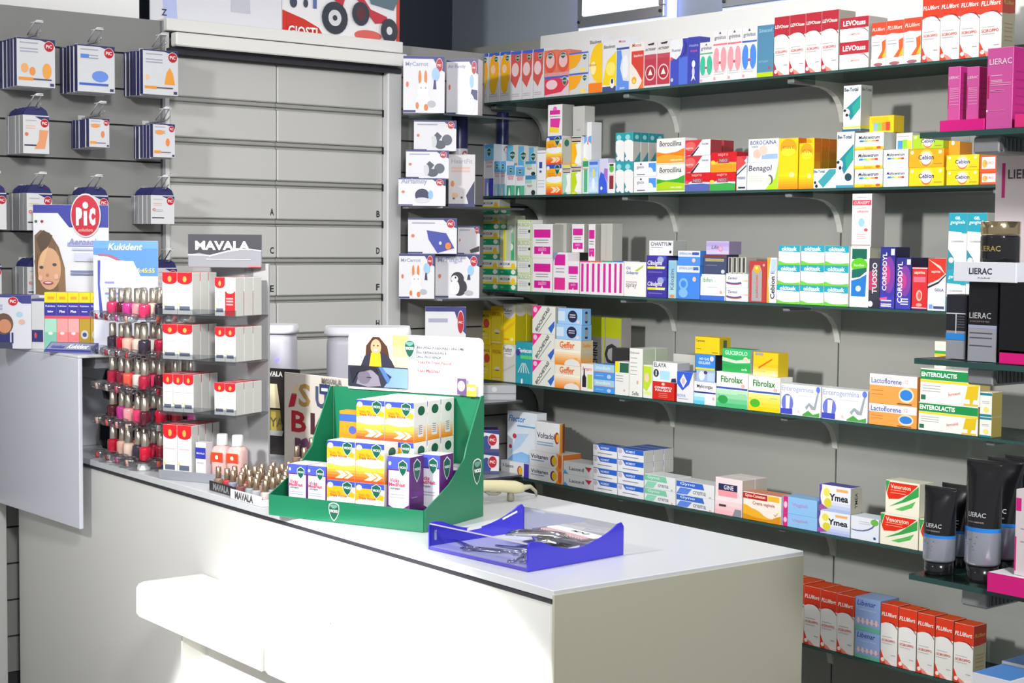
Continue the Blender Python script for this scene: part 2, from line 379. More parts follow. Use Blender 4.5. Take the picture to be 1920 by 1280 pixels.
# ================================================================ CARTONS ON THE MEDICINE WALL
def carton(w, h, d, D, name='medicine_box', back=None):
    """local frame: front face at y=0 looking to -y, x to the right, origin at the front left bottom corner"""
    m = M(); base = D.get('base', '#e6e6e6'); side = D.get('sc', base)  # many side colours are greyer copies of the front, with shade painted in
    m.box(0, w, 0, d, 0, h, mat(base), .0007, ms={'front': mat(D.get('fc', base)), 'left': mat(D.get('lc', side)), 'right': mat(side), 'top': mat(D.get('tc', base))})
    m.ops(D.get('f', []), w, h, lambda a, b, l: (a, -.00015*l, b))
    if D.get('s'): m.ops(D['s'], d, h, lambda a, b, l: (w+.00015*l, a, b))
    if D.get('sl'): m.ops(D['sl'], d, h, lambda a, b, l: (-.00015*l, d-a, b))
    m.face([(w*.06, d-.0045, h+.0002), (w*.94, d-.0045, h+.0002), (w*.94, d-.0035, h+.0002), (w*.06, d-.0035, h+.0002)], '#8d8d8d')
    return m
ITEMS = []
def box_at(o, w, h, d): ITEMS.append((o, w, h, d))
_stk = {k: [] for k in SH}
_grp = {}
def B(sh, xl, xr, yt, yb, D, label, d=.09, dx=.006, rep=1, group=None, name='medicine_box', cat='box', turn=0, lean=0):
    """one carton on shelf sh: pixel columns xl..xr of its front face, yt = its top edge, yb = bottom edge when it stands on another"""
    X = XF+dx+.004; xc = (xl+xr)/2; z0 = SH[sh]
    ya = atx(xl, (yt+(yb or yt+40))/2, X).y; yb_ = atx(xr, (yt+(yb or yt+40))/2, X).y
    zt = atx(xc, yt, X).z
    if yb is not None:
        zb = atx(xc, yb, X).z; best = None
        for (a, b, xa, xb, t) in _stk[sh]+[(9, -9, 0, 9, SH[sh])]:
            ov = min(ya, a)-max(yb_, b)
            if ov > .004 and abs(t-zb) < .035 and (best is None or t > best): best = t
        z0 = best if best is not None else zb
    z0 += .0004; w = ya-yb_-.0012; h = zt-z0
    D = D() if callable(D) else D
    for r in range(rep):
        o = carton(w, h, d, D).build(name, None, (X+r*(d+.0015), ya-.0006, z0), -math.pi/2) if r == 0 else o.copy()
        if r: COL.objects.link(o); o.location = (X+r*(d+.0015), ya-.0006, z0)
        lb = label if r == 0 else label+f', {OR[r]} in file'
        tag(o, lb, cat, group or (_g(label) if rep > 1 else None))
        _stk[sh].append((ya, yb_, X+r*(d+.0015), X+(r+1)*d, z0+h))
    return o
def _g(l): return ' '.join(l.split(' ')[:6])
def S(sh, lst, D, label, group, **k):
    """a run of like cartons; {} in the label becomes first, second ... from the left"""
    for i, (xl, xr, yt, yb) in enumerate(lst): B(sh, xl, xr, yt, yb, D, label.format(OR[i]), group=group, **k)
T = lambda c_, s_, u_, v_, w_, **k: ('t', c_, s_, u_, v_, w_, k)
GRN = '#0f5a48'
def vicks(u, v, r, k=1.0): # green shield
    sh = [(0, -1), (.55, -.55), (.9, .1), (.85, .62), (0, 1), (-.85, .62), (-.9, .1), (-.55, -.55)]
    return [('p', '#dfe7e4', [(u+a*r*1.12, v+b*r*k*1.12) for a, b in sh]), ('p', GRN, [(u+a*r, v+b*r*k) for a, b in sh]), T('#ffffff', 'VICKS', u, v+.12*r*k, r*1.5)]
def grey_lines(c='#9a9aa4', vs=(.5, .46, .42), a=.15, b=.75): return ('l', c, a, b, list(vs), .006)
# --- shelf 1
D_fly = dict(base='#d3d2d6', tc='#4a59c0', f=[('r', '#3f5fc4', 0, .93, 1, 1), ('e', '#f0a80c', .48, .62, .46, .34), ('e', '#e9b60e', .42, .40, .36, .24), ('e', '#f0c8a8', .4, .66, .22, .09), ('l', '#b4b2b8', .1, .8, [.16, .12], .008)]+vicks(.68, .86, .2, .3))
D_flr = dict(base='#d6d3d8', tc='#4a59c0', f=[('r', '#3f5fc4', 0, .93, 1, 1), ('p', '#d0564e', [(0, .40), (.45, .24), (.9, .5), (.98, .92), (0, .95)]), ('e', '#e7c8cb', .42, .62, .34, .14), ('l', '#b4b2b8', .1, .8, [.12, .08], .008)]+vicks(.66, .85, .2, .3))
S(1, [(896, 916, 101, None), (917, 937, 99, None), (938, 958, 97, None)], D_fly, 'tall blue-topped box with yellow drop on the top shelf, {} of three', 'yellow drop boxes on the top shelf', d=.06)
S(1, [(958, 978, 96, None), (979, 999, 94, None), (1000, 1020, 92, None)], D_flr, 'tall blue-topped box with red swoosh on the top shelf, {} of three', 'red swoosh boxes on the top shelf', d=.06)
D_rh = dict(base='#d9c4cb', tc='#4a59c0', f=[('r', '#4a63c8', 0, .9, 1, 1), ('p', '#d8384e', [(0, .1), (.7, .2), (1, .6), (1, .75), (.6, .9), (0, .9)]), ('e', '#ecc7cf', .3, .6, .24, .24)]+vicks(.84, .72, .1, 2.1))
B(1, 1021, 1066, 143, None, D_rh, 'flat pink-red box with green shield lying on the top shelf')
S(1, [(1020, 1044, 94, 141), (1044, 1068, 93, 139)], dict(base='#d8775a', tc='#7a4a4e', f=[('e', '#d9543f', .5, .55, .46, .42), ('e', '#e6b8b6', .5, .6, .34, .28), ('r', '#d5979e', 0, 0, 1, .14)]+vicks(.5, .78, .24, .5)), 'red round-windowed box on the flat pink box, {} from the left', 'red boxes on the flat pink box', d=.06)
S(1, [(1067, 1103, 137, None), (1067, 1103, 98, 136)], dict(base='#cfcfcf', tc='#4a59c0', f=[('r', '#4a63c8', 0, .92, 1, 1), ('p', '#f0a51a', [(0, .2), (.35, .3), (.55, .55), (.7, .9), (0, .92)]), ('r', '#e9d86c', .6, .05, .85, .25)]+vicks(.82, .74, .12, 1.2)), 'small orange and grey shield box, {} counting upward, top shelf', 'orange and grey shield boxes')
B(1, 1104, 1130, 68, None, dict(base='#d8d7da', f=[('r', '#f0b412', .1, 0, 1, .18), ('e', '#f2c411', .85, .52, .75, .36), ('r', '#ee7d1c', 0, 0, 1, .17), ('e', '#f7e9a0', .35, .44, .2, .12), T('#55545c', 'Bisolvon', .5, .9, .8), T('#c9503a', 'Linctus', .3, .5, .5)]), 'tall white box with yellow sun and orange foot, top shelf', d=.05)
B(1, 1130, 1156, 78, None, dict(base='#dedee0', tc='#ececec', f=[('p', '#f0cf10', [(1, .80), (.35, .62), (.15, .4), (0, .14), (1, .1)]), ('e', '#f2e06a', .6, .45, .35, .14), ('r', '#3b4a80', 0, 0, 1, .1), ('e', '#e8e8ec', .72, .16, .16, .1), ('e', '#262a45', .72, .2, .08, .05), T('#55545c', 'Bisolvon', .5, .9, .8)]), 'tall white box with yellow sun and dark blue foot, top shelf', d=.05)
B(1, 1156, 1180, 70, None, dict(base='#d9dbe2', f=[('r', '#334f9a', 0, .77, 1, .81), ('p', '#5d8ee0', [(.02, .0), (1, 0), (1, .16), (.55, .18), (.3, .42), (.45, .62), (.38, .76), (.04, .76)]), ('e', '#e6e8ee', .72, .44, .24, .22), T('#c66a70', 'Mucos', .45, .93, .5), T('#ffffff', 'junior', .5, .04, .4)]), 'tall white box with blue wave and dark blue line, top shelf', d=.05)
B(1, 1180, 1208, 80, None, dict(base='#e8dfd9', tc='#f0ece8', f=[('p', '#cf3f33', [(.15, .82), (.98, .82), (.98, 0), (.62, 0), (.9, .16), (.5, .4), (.15, .56)]), ('p', '#e87b3a', [(.72, 0), (.98, 0), (.98, .3)]), ('e', '#f0a11a', .34, .19, .16, .08), ('e', '#f6dc60', .34, .17, .08, .04), T('#f6e4e0', 'bisolvon', .62, .72, .6), T('#c9766e', 'Mucos', .5, .95, .6)]), 'white box with red drop and small flame, top shelf', d=.05)
S(1, [(1208, 1232, 78, None), (1232, 1257, 75, None)], dict(base='#dcd7d8', f=[('r', '#b8364a', .02, .05, .98, .66), ('r', '#b84a5c', .02, .62, .98, .72), ('e', '#e9c4c6', .5, .32, .4, .17), ('e', '#a32a3c', .5, .32, .34, .14), ('p', '#efe6da', [(.5, .41), (.68, .27), (.32, .27)]), ('p', '#2a2a3c', [(.25, .95), (.8, .97), (.75, .92), (.35, .92)]), T('#4a4a58', 'ACTIGRIP', .5, .83, .8, sh=.2)]), 'grey and crimson box with round emblem, {} of two on top shelf', 'crimson emblem boxes', d=.05)
B(1, 1257, 1290, 73, None, dict(base='#3c43b4', tc='#dadce4', f=[('r', '#3d4ab8', 0, 0, .5, .6), ('r', '#4d6dd2', .5, 0, 1, .6), ('p', '#e2e3e8', [(0, .62), (.35, .56), (.6, .66), (.72, .85), (.7, 1), (0, 1)]), ('p', '#33338f', [(.72, .98), (.98, .86), (.92, .68), (.55, .56), (.8, .72), (.82, .88)]), ('e', '#d9485a', .08, .58, .08, .04), T('#6f74a0', 'Fluental', .34, .76, .5), ('e', '#c8cde8', .12, .12, .07, .04)]), 'violet-blue box with white crescent, top shelf', d=.05)
B(1, 1290, 1312, 69, None, dict(base='#3a41a8', f=[('r', '#3a41a8', 0, 0, 1, 1), T('#9aa2e0', 'rinazina', .5, .82, .8), T('#d05a80', 'doppia', .5, .70, .6), ('e', '#dfe3f2', .5, .42, .15, .08), ('e', '#c5cbe8', .5, .25, .12, .1), ('p', '#dfe3f2', [(.3, .05), (.45, .2), (.55, .2), (.7, .05), (.55, .12)])]), 'narrow dark blue box with white figure, top shelf', d=.05)
def lung(c, st): return dict(base='#e2e0e2', f=[('r', st, .02, .70, .98, .735), ('e', c, .25, .42, .22, .24), ('e', c, .75, .42, .22, .24), ('r', '#efeeee', .44, .25, .56, .64), ('e', '#c8455a', .5, .36, .08, .03), T('#7b7b88', 'grinitus', .5, .84, .8), ('p', '#3b4668', [(.42, .92), (.58, .92), (.5, .97)]), ('l', '#b9b9c2', .1, .8, [.18, .14], .006), ('e', '#dba0aa', .14, .06, .08, .03)])
B(1, 1312, 1337, 79, None, lung('#3cb892', '#4cb07a'), 'white box with green lung picture, top shelf', d=.06)
S(1, [(1337, 1364, 56, None), (1364, 1391, 53, None)], lung('#ee9aa4', '#e6727e'), 'white box with pink lung picture, {} of two on top shelf', 'pink lung boxes', d=.06)
B(1, 1391, 1420, 50, None, lung('#4a86e0', '#3a63c0'), 'white box with blue lung picture, top shelf', d=.06)
B(1, 1420, 1451, 47, None, dict(base='#4f86a8', f=[('r', '#b8cf1a', 0, 0, 1, .09), T('#9cc0d4', 'Sinecod', .5, .9, .8), T('#88b0c4', 'sciroppo', .4, .3, .6), ('e', '#a8526a', .75, .17, .08, .03)]), 'steel blue box with lime foot, top shelf', d=.06)
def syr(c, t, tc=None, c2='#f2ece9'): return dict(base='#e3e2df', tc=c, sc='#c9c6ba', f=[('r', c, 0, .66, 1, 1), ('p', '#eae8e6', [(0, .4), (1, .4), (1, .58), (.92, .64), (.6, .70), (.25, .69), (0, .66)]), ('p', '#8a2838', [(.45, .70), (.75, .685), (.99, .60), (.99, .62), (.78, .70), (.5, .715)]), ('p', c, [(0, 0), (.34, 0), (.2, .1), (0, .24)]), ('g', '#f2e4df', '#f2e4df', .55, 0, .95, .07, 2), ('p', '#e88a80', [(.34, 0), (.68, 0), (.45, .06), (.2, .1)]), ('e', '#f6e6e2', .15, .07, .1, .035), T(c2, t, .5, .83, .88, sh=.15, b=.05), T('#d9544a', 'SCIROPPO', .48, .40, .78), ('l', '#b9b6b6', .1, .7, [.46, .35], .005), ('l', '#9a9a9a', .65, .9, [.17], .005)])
LV = syr('#b92738', 'LEVOtuss'); FL = syr('#dc3a1c', 'FLUIfort')
FL['s'] = [('r', '#cfc9a8', 0, 0, 1, .66), ('r', '#d8360f', 0, .66, 1, 1), ('p', '#cfc9a8', [(0, .5), (1, .5), (1, .68), (.5, .66), (.15, .60), (0, .56)]), T('#e8c05a', 'FLUIfort', .5, .83, .8, b=.05), ('l', '#d39a6a', .2, .8, [.5, .44, .38, .3, .24], .008)]
S(1, [(1452, 1481, 31, None), (1481, 1511, 27, None), (1511, 1541, 23, None), (1541, 1573, 19, None)], LV, 'upright white box with dark red top, {} of four on the top shelf', 'dark red topped syrup boxes', d=.08)
LVH = dict(base='#e0dfdc', tc='#a4202e', f=[('r', '#b92738', 0, .55, 1, 1), T('#ffffff', 'LEVOtuss', .5, .77, .78, b=.05), ('p', '#ecebe9', [(0, .1), (1, .1), (1, .35), (.9, .46), (.6, .53), (0, .55)]), ('p', '#8a2838', [(.6, .54), (.85, .49), (1, .33), (1, .36), (.86, .52)]), T('#d08a84', 'COMPRESSE', .5, .3, .4)])
S(1, [(1574, 1629, 78, None), (1575, 1629, 32, 77)], LVH, 'white box with wide dark red band lying on its side, {} counting upward', 'stacked dark red banded boxes', d=.09)
FS = dict(base='#d9dade', tc='#c65a3c', sc='#cfc9b8', f=[('r', '#dc4a2c', 0, .70, 1, 1), ('p', '#dfe0e4', [(0, .5), (1, .5), (1, .62), (.7, .70), (.3, .72), (0, .68)]), ('p', '#e2622c', [(.72, .55), (.98, .6), (.98, .2), (.4, .15), (.75, .35)]), ('p', '#eac22c', [(.98, .4), (.98, .2), (.75, .2)]), ('r', '#f4f4f8', 0, 0, 1, .17), ('e', '#a8666e', .5, .04, .3, .04), T('#f2ddd6', 'FLUIfort', .5, .84, .84, sh=.15, b=.04), ('l', '#a8a8b0', .1, .6, [.55, .48], .006)])
S(1, [(1634, 1662, 42, None), (1662, 1695, 38, None), (1695, 1728, 33, None)], FS, 'red-topped box with bright white foot, {} of three on top shelf', 'red boxes with white feet', d=.08)
S(1, [(1730, 1764, -6, None), (1764, 1801, -9, None), (1801, 1838, -12, None), (1838, 1880, -15, None)], FL, 'large upright orange-red and white syrup box, {} from left, top shelf right end', 'large orange-red syrup boxes on the top shelf', d=.062, rep=1)
o = B(1, 1838, 1880, -15, None, FL, 'large orange-red syrup box standing in second file at the right end', d=.062, dx=.072)
# --- shelf 2
def spray(c1, c2, top='#7fc0e8'): return dict(base='#dfe0e8', tc='#3d55c0', f=[('r', top, 0, .68, 1, 1), ('r', '#5aa4e0', 0, .92, 1, 1), ('r', c1, 0, 0, .5, .34), ('r', c2, .5, 0, 1, .34), ('p', '#e8eef2', [(.22, 0), (.45, 0), (.36, .26), (.3, .26)]), T('#d08a90', 'Sinex', .5, .66, .8), T('#d08a90', 'aloe', .5, .58, .6)]+vicks(.5, .84, .24, .35))
B(2, 892, 909, 270, None, spray('#e7c4d0', '#f08ab0'), 'tall light blue topped spray box with pink foot, second shelf left end', d=.04)
B(2, 909, 926, 270, None, spray('#8a90d8', '#3a3fc0'), 'tall light blue topped spray box with violet-blue foot, second shelf', d=.04)
S(2, [(927, 938, 302, None), (938, 949, 302, None)], spray('#a8d4e4', '#8cc4e0', '#5aa8d8'), 'short light blue nose spray box in front, {} of two', 'short light blue spray boxes', d=.04)
S(2, [(950, 966, 310, None), (967, 984, 313, None)], spray('#3f9a78', '#58b08c', '#5aa0c8'), 'short spray box with green foot in front, {} of two', 'short green footed spray boxes', d=.04)
S(2, [(985, 1005, 329, None), (985, 1005, 302, 328)], dict(base='#cfd8d6', tc='#3f86b0', f=[('r', '#3a86b8', 0, .8, 1, 1), ('e', '#2a2f3c', .75, .12, .2, .14), ('r', '#9accb8', 0, .6, .6, .8), T('#c8666a', 'vapo', .4, .45, .5)]), 'tiny white and teal box with black dot, {} counting upward', 'tiny white and teal boxes', d=.04)
D_bk = dict(base='#c9c6c2', tc='#4aa0cc', f=[('r', '#5aaed8', 0, .6, .55, 1), ('r', '#cbcbc2', .55, .55, 1, 1), T('#c07070', 'Sinex', .5, .5, .7)]+vicks(.5, .80, .3, .28))
S(2, [(951, 971, 272, None), (972, 991, 274, None), (992, 1008, 276, None)], D_bk, 'tall pale box with green shield in the rear row of second shelf, {} from left', 'rear row of pale shield boxes', d=.05, dx=.07)
B(2, 1007, 1023, 282, None, dict(base='#e8e8ec', tc='#3a9a84', f=[('r', '#a8acc4', 0, .93, 1, .95), ('r', '#2f4a9a', .25, .60, .62, .74), ('r', '#2f4a9a', .3, .50, .55, .55), ('l', '#a9abb8', .1, .9, [.32, .25, .18], .006)]), 'slim white box with small navy square, second shelf', d=.05)
TA = [('r', '#3550b4', 0, .86, 1, 1), ('g', '#ea4c1c', '#f8e04a', 0, 0, 1, .42, 6), ('p', '#f0ac18', [(0, .45), (.5, .6), (.95, .5), (1, .7), (.6, .86), (0, .86)]), ('e', '#efeff2', .55, .50, .56, .12), ('p', '#f8d9b0', [(.3, .06), (.55, .06), (.75, .16), (.55, .26), (.3, .26), (.5, .16)]), ('p', '#f8d9b0', [(.62, .06), (.75, .06), (.95, .16), (.75, .26), (.62, .26), (.8, .16)]), ('e', '#dfe3f6', .13, .88, .1, .07), T('#c98a20', 'Vicks Flu', .30, .70, .4), T('#d0441c', 'Tripla Azione', .42, .61, .6)]+vicks(.74, .82, .17, 1.0)
D_TA = dict(base='#e9e8e2', tc='#efece4', f=TA, s=[('g', '#ef9020', '#e9e8e2', 0, 0, .9, .45, 6), ('e', '#1f5c44', .55, .78, .26, .12), ('r', '#e9e2e0', .3, .12, .7, .44), ('l', '#6a5a58', .35, .62, [.40, .35, .30, .25, .20], .008)])
S(2, [(1024, 1053, 308, None), (1024, 1053, 255, 307)], D_TA, 'blue, orange and white sachet box with green shield, {} counting upward, second shelf', 'orange sachet boxes on the second shelf', d=.045)
D_MG = dict(base='#e9e6e8', sc='#a9a9a6', tc='#dedede', f=[('e', '#e86ab8', .5, .86, .14, .08), ('r', '#d8289c', .14, .68, .86, .82), ('p', '#dc38a0', [(.18, .28), (.8, .25), (.88, .55), (.18, .56)]), ('p', '#f0d83a', [(.12, .12), (.8, .1), (.8, .25), (.15, .3)]), ('l', '#8a8a90', .15, .85, [.62], .01)])
B(2, 1027, 1054, 196, 254, D_MG, 'white box with magenta blocks atop the orange sachet boxes', d=.06)
FT = lambda c, c2: dict(base='#e2e4de', tc='#cfcabc', f=[('r', '#2a2f40', 0, .93, 1, .97), ('r', '#caa890', 0, .85, 1, .92), ('r', '#2a2f40', .05, .80, .95, .84), ('r', c, 0, 0, .6, .78), ('p', '#eef0ea', [(.45, .72), (.95, .75), (.98, .1), (.55, .06), (.35, .12), (.6, .4)]), ('r', c2, .1, 0, .5, .06)])
B(2, 1055, 1070, 314, None, FT('#a8d0c0', '#4c9a80'), 'slim pale green box with white foot shape, second shelf', d=.05)
B(2, 1055, 1070, 258, 313, dict(base='#b0b0a4', f=[('e', '#2c6a50', .5, .82, .3, .12), ('r', '#c8a890', 0, .12, 1, .2), ('r', '#2a2f40', 0, .02, 1, .05), ('r', '#e8d83a', 0, 0, 1, .08)]), 'slim grey box with dark green emblem, upper, second shelf', d=.04)
B(2, 1071, 1090, 311, None, FT('#b8d41c', '#e8e23a'), 'slim lime box with white foot shape, lower of two', d=.05)
B(2, 1071, 1090, 255, 310, FT('#f2b412', '#f0e03a'), 'slim amber box with white foot shape, upper of two', d=.05)
B(2, 1074, 1096, 199, 254, dict(base='#bcbcb8', f=[('e', '#a8a0a0', .5, .2, .2, .03)], tc='#d0d0cc'), 'plain grey-white tall box atop the amber foot box', d=.05)
B(2, 1092, 1104, 300, None, dict(base='#d0e0d6', tc='#2e8a5c', f=[('r', '#2f9a66', .05, .8, .95, .97), ('r', '#4cae80', .25, .05, .8, .75), ('l', '#caa08a', .1, .9, [.74], .02)]), 'slim green and white box in the gap, second shelf', d=.05)
B(2, 1095, 1109, 229, 300, dict(base='#e2e2e6', f=[('p', '#6aa4e0', [(0, .42), (.4, .5), (.4, .62), (0, .64)]), ('p', '#6aa4e0', [(1, .42), (.6, .5), (.6, .62), (1, .64)]), ('p', '#d0484a', [(.45, .42), (.6, .4), (.55, .62)]), ('p', '#e8d23a', [(0, 0), (.5, 0), (0, .08)])]), 'slim white box with small blue and red figure, standing highest', d=.05, dx=.02)
B(2, 1104, 1122, 301, None, dict(base='#a8c8ec', f=[('r', '#4a70d0', .05, .87, .95, .97), ('g', '#cfe2f2', '#8ebcee', .05, .05, .95, .8, 5), ('e', '#d8d85a', .5, .62, .14, .14), ('e', '#e2eef6', .5, .3, .16, .18)]), 'pale blue box with small yellow drop, second shelf', d=.05)
B(2, 1123, 1140, 297, None, dict(base='#c9c8e4', tc='#3f58b8', f=[('p', '#3458d8', [(0, 0), (.95, 0), (.9, .3), (.55, .55), (.2, .62), (0, .4)]), ('p', '#a06ac0', [(.55, .55), (.98, .3), (.98, .7), (.6, .72)]), ('e', '#e8ecf8', .3, .15, .12, .05)]), 'lilac box with blue curve, second shelf', d=.05)
B(2, 1140, 1153, 305, None, dict(base='#e6e4e6', f=[('e', '#5ab04a', .5, .8, .34, .12), ('r', '#1e2e22', .2, .9, .8, .96), ('r', '#8a2434', .2, .14, .82, .58), ('l', '#e8c8c8', .1, .9, [.62], .02)]), 'tiny white box with green and maroon label, second shelf', d=.05)
TL = dict(base='#e6e5e6', tc='#1f8a98', sc='#bdbcb6', f=[('r', '#2298a4', 0, .68, 1, 1), ('e', '#8ed0d4', .4, .84, .28, .09), ('e', '#e9e8e8', .5, .66, .48, .09), ('p', '#2a8a98', [(0, 0), (.75, 0), (.3, .14), (.05, .36)]), ('e', '#e8e6e6', .32, .1, .2, .08)], s=[('r', '#1a8a96', 0, .68, 1, 1), ('e', '#8ed0d4', .5, .84, .26, .08), ('p', '#3a8a92', [(.2, 0), (1, 0), (1, .36)])])
S(2, [(1154, 1170, 303, None), (1170, 1187, 303, None)], TL, 'slim teal-topped white box in lower row, {} from the left', 'slim teal-topped boxes lower row', d=.04)
S(2, [(1154, 1170, 249, 302), (1170, 1187, 248, 302)], TL, 'slim teal-topped white box in upper row, {} from the left', 'slim teal-topped boxes upper row', d=.036, rep=4)
S(2, [(1188, 1231, 331, None), (1188, 1231, 303, 330)], dict(base='#e4e4e8', f=[('r', '#4a90e0', .66, .3, .98, .9), ('e', '#dfe8f6', .72, .3, .14, .3), T('#7a7a88', 'gocce', .3, .6, .3), ('l', '#6a7088', .15, .5, [.14], .03), ('e', '#3a4468', .32, .84, .04, .06)]), 'small white box with blue corner, {} counting upward, second shelf', 'white boxes with blue corner', d=.05)
def boro(c, c2): return dict(base='#e9e6e0', f=[('w', c, .06, [.48, .42, .46, .60]), ('w', c2, .08, [.3, .38, .34, .30]), ('r', '#e8d8b0', 0, 0, 1, .05), T('#44445a', 'Borocillina', .5, .80, .78, sh=.1), ('l', '#b0b0b8', .15, .7, [.68], .006), T('#f4f4e8', 'senza zucchero', .72, .17, .42)])
B(2, 1231, 1284, 308, None, boro('#3aa02a', '#a8cc14'), 'white throat tablet box with green wave, lower, second shelf', d=.06)
B(2, 1231, 1284, 259, 307, boro('#f07c14', '#f6a02c'), 'white throat tablet box with orange wave, upper, second shelf', d=.06)
def neo(c, c2, l2='#d8dcec'): return dict(base='#c01420', f=[('r', '#cc101e', 0, 0, 1, 1), ('w', l2, 0, [.42, .56, .5, .48]), ('w', c, 0, [.38, .40, .42, .38]), ('r', '#9a4048', .28, .45, .72, .70), ('e', c2, .08, .5, .1, .1), T('#e6a0a0', 'aspro', .48, .85, .4, h=.16), T('#c0a4ac', 'NEO', .5, .58, .3, h=.16)])
B(2, 1284, 1331, 324, None, neo('#5060a8', '#e04a50'), 'red box with blue lower wave lying on second shelf', d=.07)
B(2, 1331, 1379, 323, None, neo('#3aa048', '#e8d040'), 'red box with green lower wave lying on second shelf', d=.07)
B(2, 1333, 1381, 285, 322, neo('#f09018', '#f4c83a', '#f2b040'), 'red box with orange lower wave, on the green-waved one', d=.07)
RW = dict(base='#dcdce4', sc='#a83a44', f=[('p', '#cc2e38', [(0, 1), (.68, 1), (.5, .6), (.22, .05), (0, 0)]), ('e', '#d8605c', .2, .6, .22, .3), T('#f0d0d0', 'aspirina', .17, .48, .3), ('p', '#2a2030', [(.2, 0), (.3, 0), (.56, .55), (.52, .58)]), T('#5a6480', 'DOLORE', .8, .72, .25)])
S(2, [(1285, 1332, 292, 323), (1285, 1332, 262, 291)], RW, 'flat white and red arrow box, {} counting upward on the red box', 'flat white and red arrow boxes', d=.055)
S(2, [(1333, 1344, 262, None), (1349, 1357, 263, None)], dict(base='#a8323c', tc='#8a2830'), 'narrow dark red box end peeking from behind, {} from left', 'dark red box ends', d=.05, dx=.13)
B(2, 1381, 1400, 293, None, dict(base='#d4d8e2', f=[('p', '#c8303a', [(0, .6), (1, .95), (1, 1), (0, 1)]), ('p', '#d0484a', [(0, .55), (.95, .8), (.5, .98), (0, 1)]), ('p', '#22202c', [(0, .42), (1, .70), (1, .74), (0, .46)]), T('#5a6480', 'FEBBRE', .5, .36, .8), ('r', '#222838', .2, .05, .9, .1)]), 'narrow white and red box between red boxes and Borocaina, second shelf'.replace('Borocaina', 'lozenges'), d=.06)
B(2, 1401, 1459, 304, None, dict(base='#e9e9ec', f=[('p', '#a8d020', [(.6, 0), (1, 0), (1, .95), (.9, .4), (.72, .2)]), T('#3a3a4c', 'Benagol', .42, .76, .74, sh=.1), ('e', '#5a5a6c', .74, .36, .1, .18), ('e', '#cfd8c4', .70, .34, .09, .16), ('l', '#c0d4a0', .05, .5, [.5, .42, .34], .012)]), 'white box with lime corner, below the pink lozenge box', d=.07)
B(2, 1403, 1460, 260, 303, dict(base='#e9eaf0', f=[('r', '#9ab4e4', .45, .12, .98, .34), ('e', '#ecb8a8', .3, .36, .14, .2), ('e', '#f0c4b4', .50, .5, .14, .22), T('#4c5684', 'BOROCAINA', .5, .84, .86), T('#555c70', 'FORTE', .22, .66, .2)]), 'white box with two pink lozenges, on the lime cornered box', d=.07)
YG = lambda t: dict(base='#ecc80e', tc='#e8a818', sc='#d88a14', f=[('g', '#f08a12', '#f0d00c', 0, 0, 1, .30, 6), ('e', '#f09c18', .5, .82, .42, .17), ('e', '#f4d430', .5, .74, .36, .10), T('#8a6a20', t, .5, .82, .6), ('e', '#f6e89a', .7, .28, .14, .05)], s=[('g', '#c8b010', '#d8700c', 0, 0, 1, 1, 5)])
B(2, 1460, 1497, 259, None, YG('VIVIN C'), 'tall yellow box with orange circle, left of the pair, second shelf', d=.04, rep=3)
B(2, 1498, 1527, 268, None, YG('VIVIN'), 'slightly shorter yellow box with pale circle, second shelf', d=.03)
B(2, 1503, 1527, 259, None, YG('VIVIN'), 'tall orange-sided yellow box behind the shorter one', d=.034, dx=.045, rep=4)
BT = lambda: dict(base='#e4e6e8', sc='#b9bbb9', f=[('p', '#1f8496', [(.14, .50), (.98, .78), (.98, .50), (.44, .24)]), ('p', '#2aa090', [(.5, .54), (.98, .74), (.98, .52), (.6, .32)]), ('e', '#eceef0', .2, .42, .18, .08), ('e', '#1c2430', .1, .46, .08, .03), ('e', '#1c2430', .22, .36, .08, .035), T('#2c5468', 'Be-Total', .45, .91, .8, b=.04)], s=[T('#4a5c66', 'Be-Total', .5, .91, .8, b=.03)])
d1 = BT(); d1['f'] += [('e', '#1a4450', .70, .19, .2, .07), ('r', '#3a96b4', 0, .0, 1, .05)]
B(2, 1569, 1602, 247, None, d1, 'tall white box with teal diagonal bar, lower, second shelf', d=.055)
d2 = BT(); d2['f'] += [('r', '#d8d848', 0, .07, 1, .11), ('r', '#2a6a88', 0, 0, 1, .05)]; d2['s'] += [('r', '#c8c03a', 0, .07, 1, .13), ('r', '#2a5a70', 0, 0, 1, .05)]
B(2, 1581, 1614, 160, 246, d2, 'tall white box with teal diagonal bar, standing on top of another', d=.055)
B(2, 1524, 1568, 316, None, dict(base='#e6e8ea', f=[('p', '#3a9aa4', [(.22, .35), (.7, .96), (.98, .96), (.98, .75), (.45, .02)]), ('e', '#f0f0f0', .15, .2, .12, .18), ('e', '#16242c', .1, .3, .05, .08), ('e', '#16242c', .16, .12, .06, .09), T('#2c5468', 'Be-Total', .28, .86, .45, b=.04)]), 'small white box with teal diagonal bar lying low, second shelf', d=.06)
def mc(y=True): return dict(base='#ececec', sc='#cdcfc9', f=([('g', '#f0b018', '#f4dc20', 0, 0, 1, .2, 3), T('#d87a30', 'Senior', .5, .11, .3), ('e', '#c8582c', .84, .12, .08, .08)] if y else [('l', '#c0c4d8', .3, .8, [.12], .01)])+[T('#283050', 'Multicentrum', .5, .72, .72, sh=.2, b=.04), ('p', '#3478d0', [(.16, .46), (.3, .46), (.32, .56), (.18, .56)]), ('r', '#7ac460', .3, .47, .45, .55), ('r', '#e8d83a', .45, .47, .6, .55), ('r', '#ea9a2c', .6, .47, .74, .55), ('r', '#c8402c', .74, .46, .84, .56)])
B(2, 1602, 1655, 317, None, mc(), 'white vitamin box with rainbow bar and yellow foot, bottom left of four', d=.06)
B(2, 1656, 1703, 315, None, mc(False), 'white vitamin box with rainbow bar, bottom right of four', d=.06)
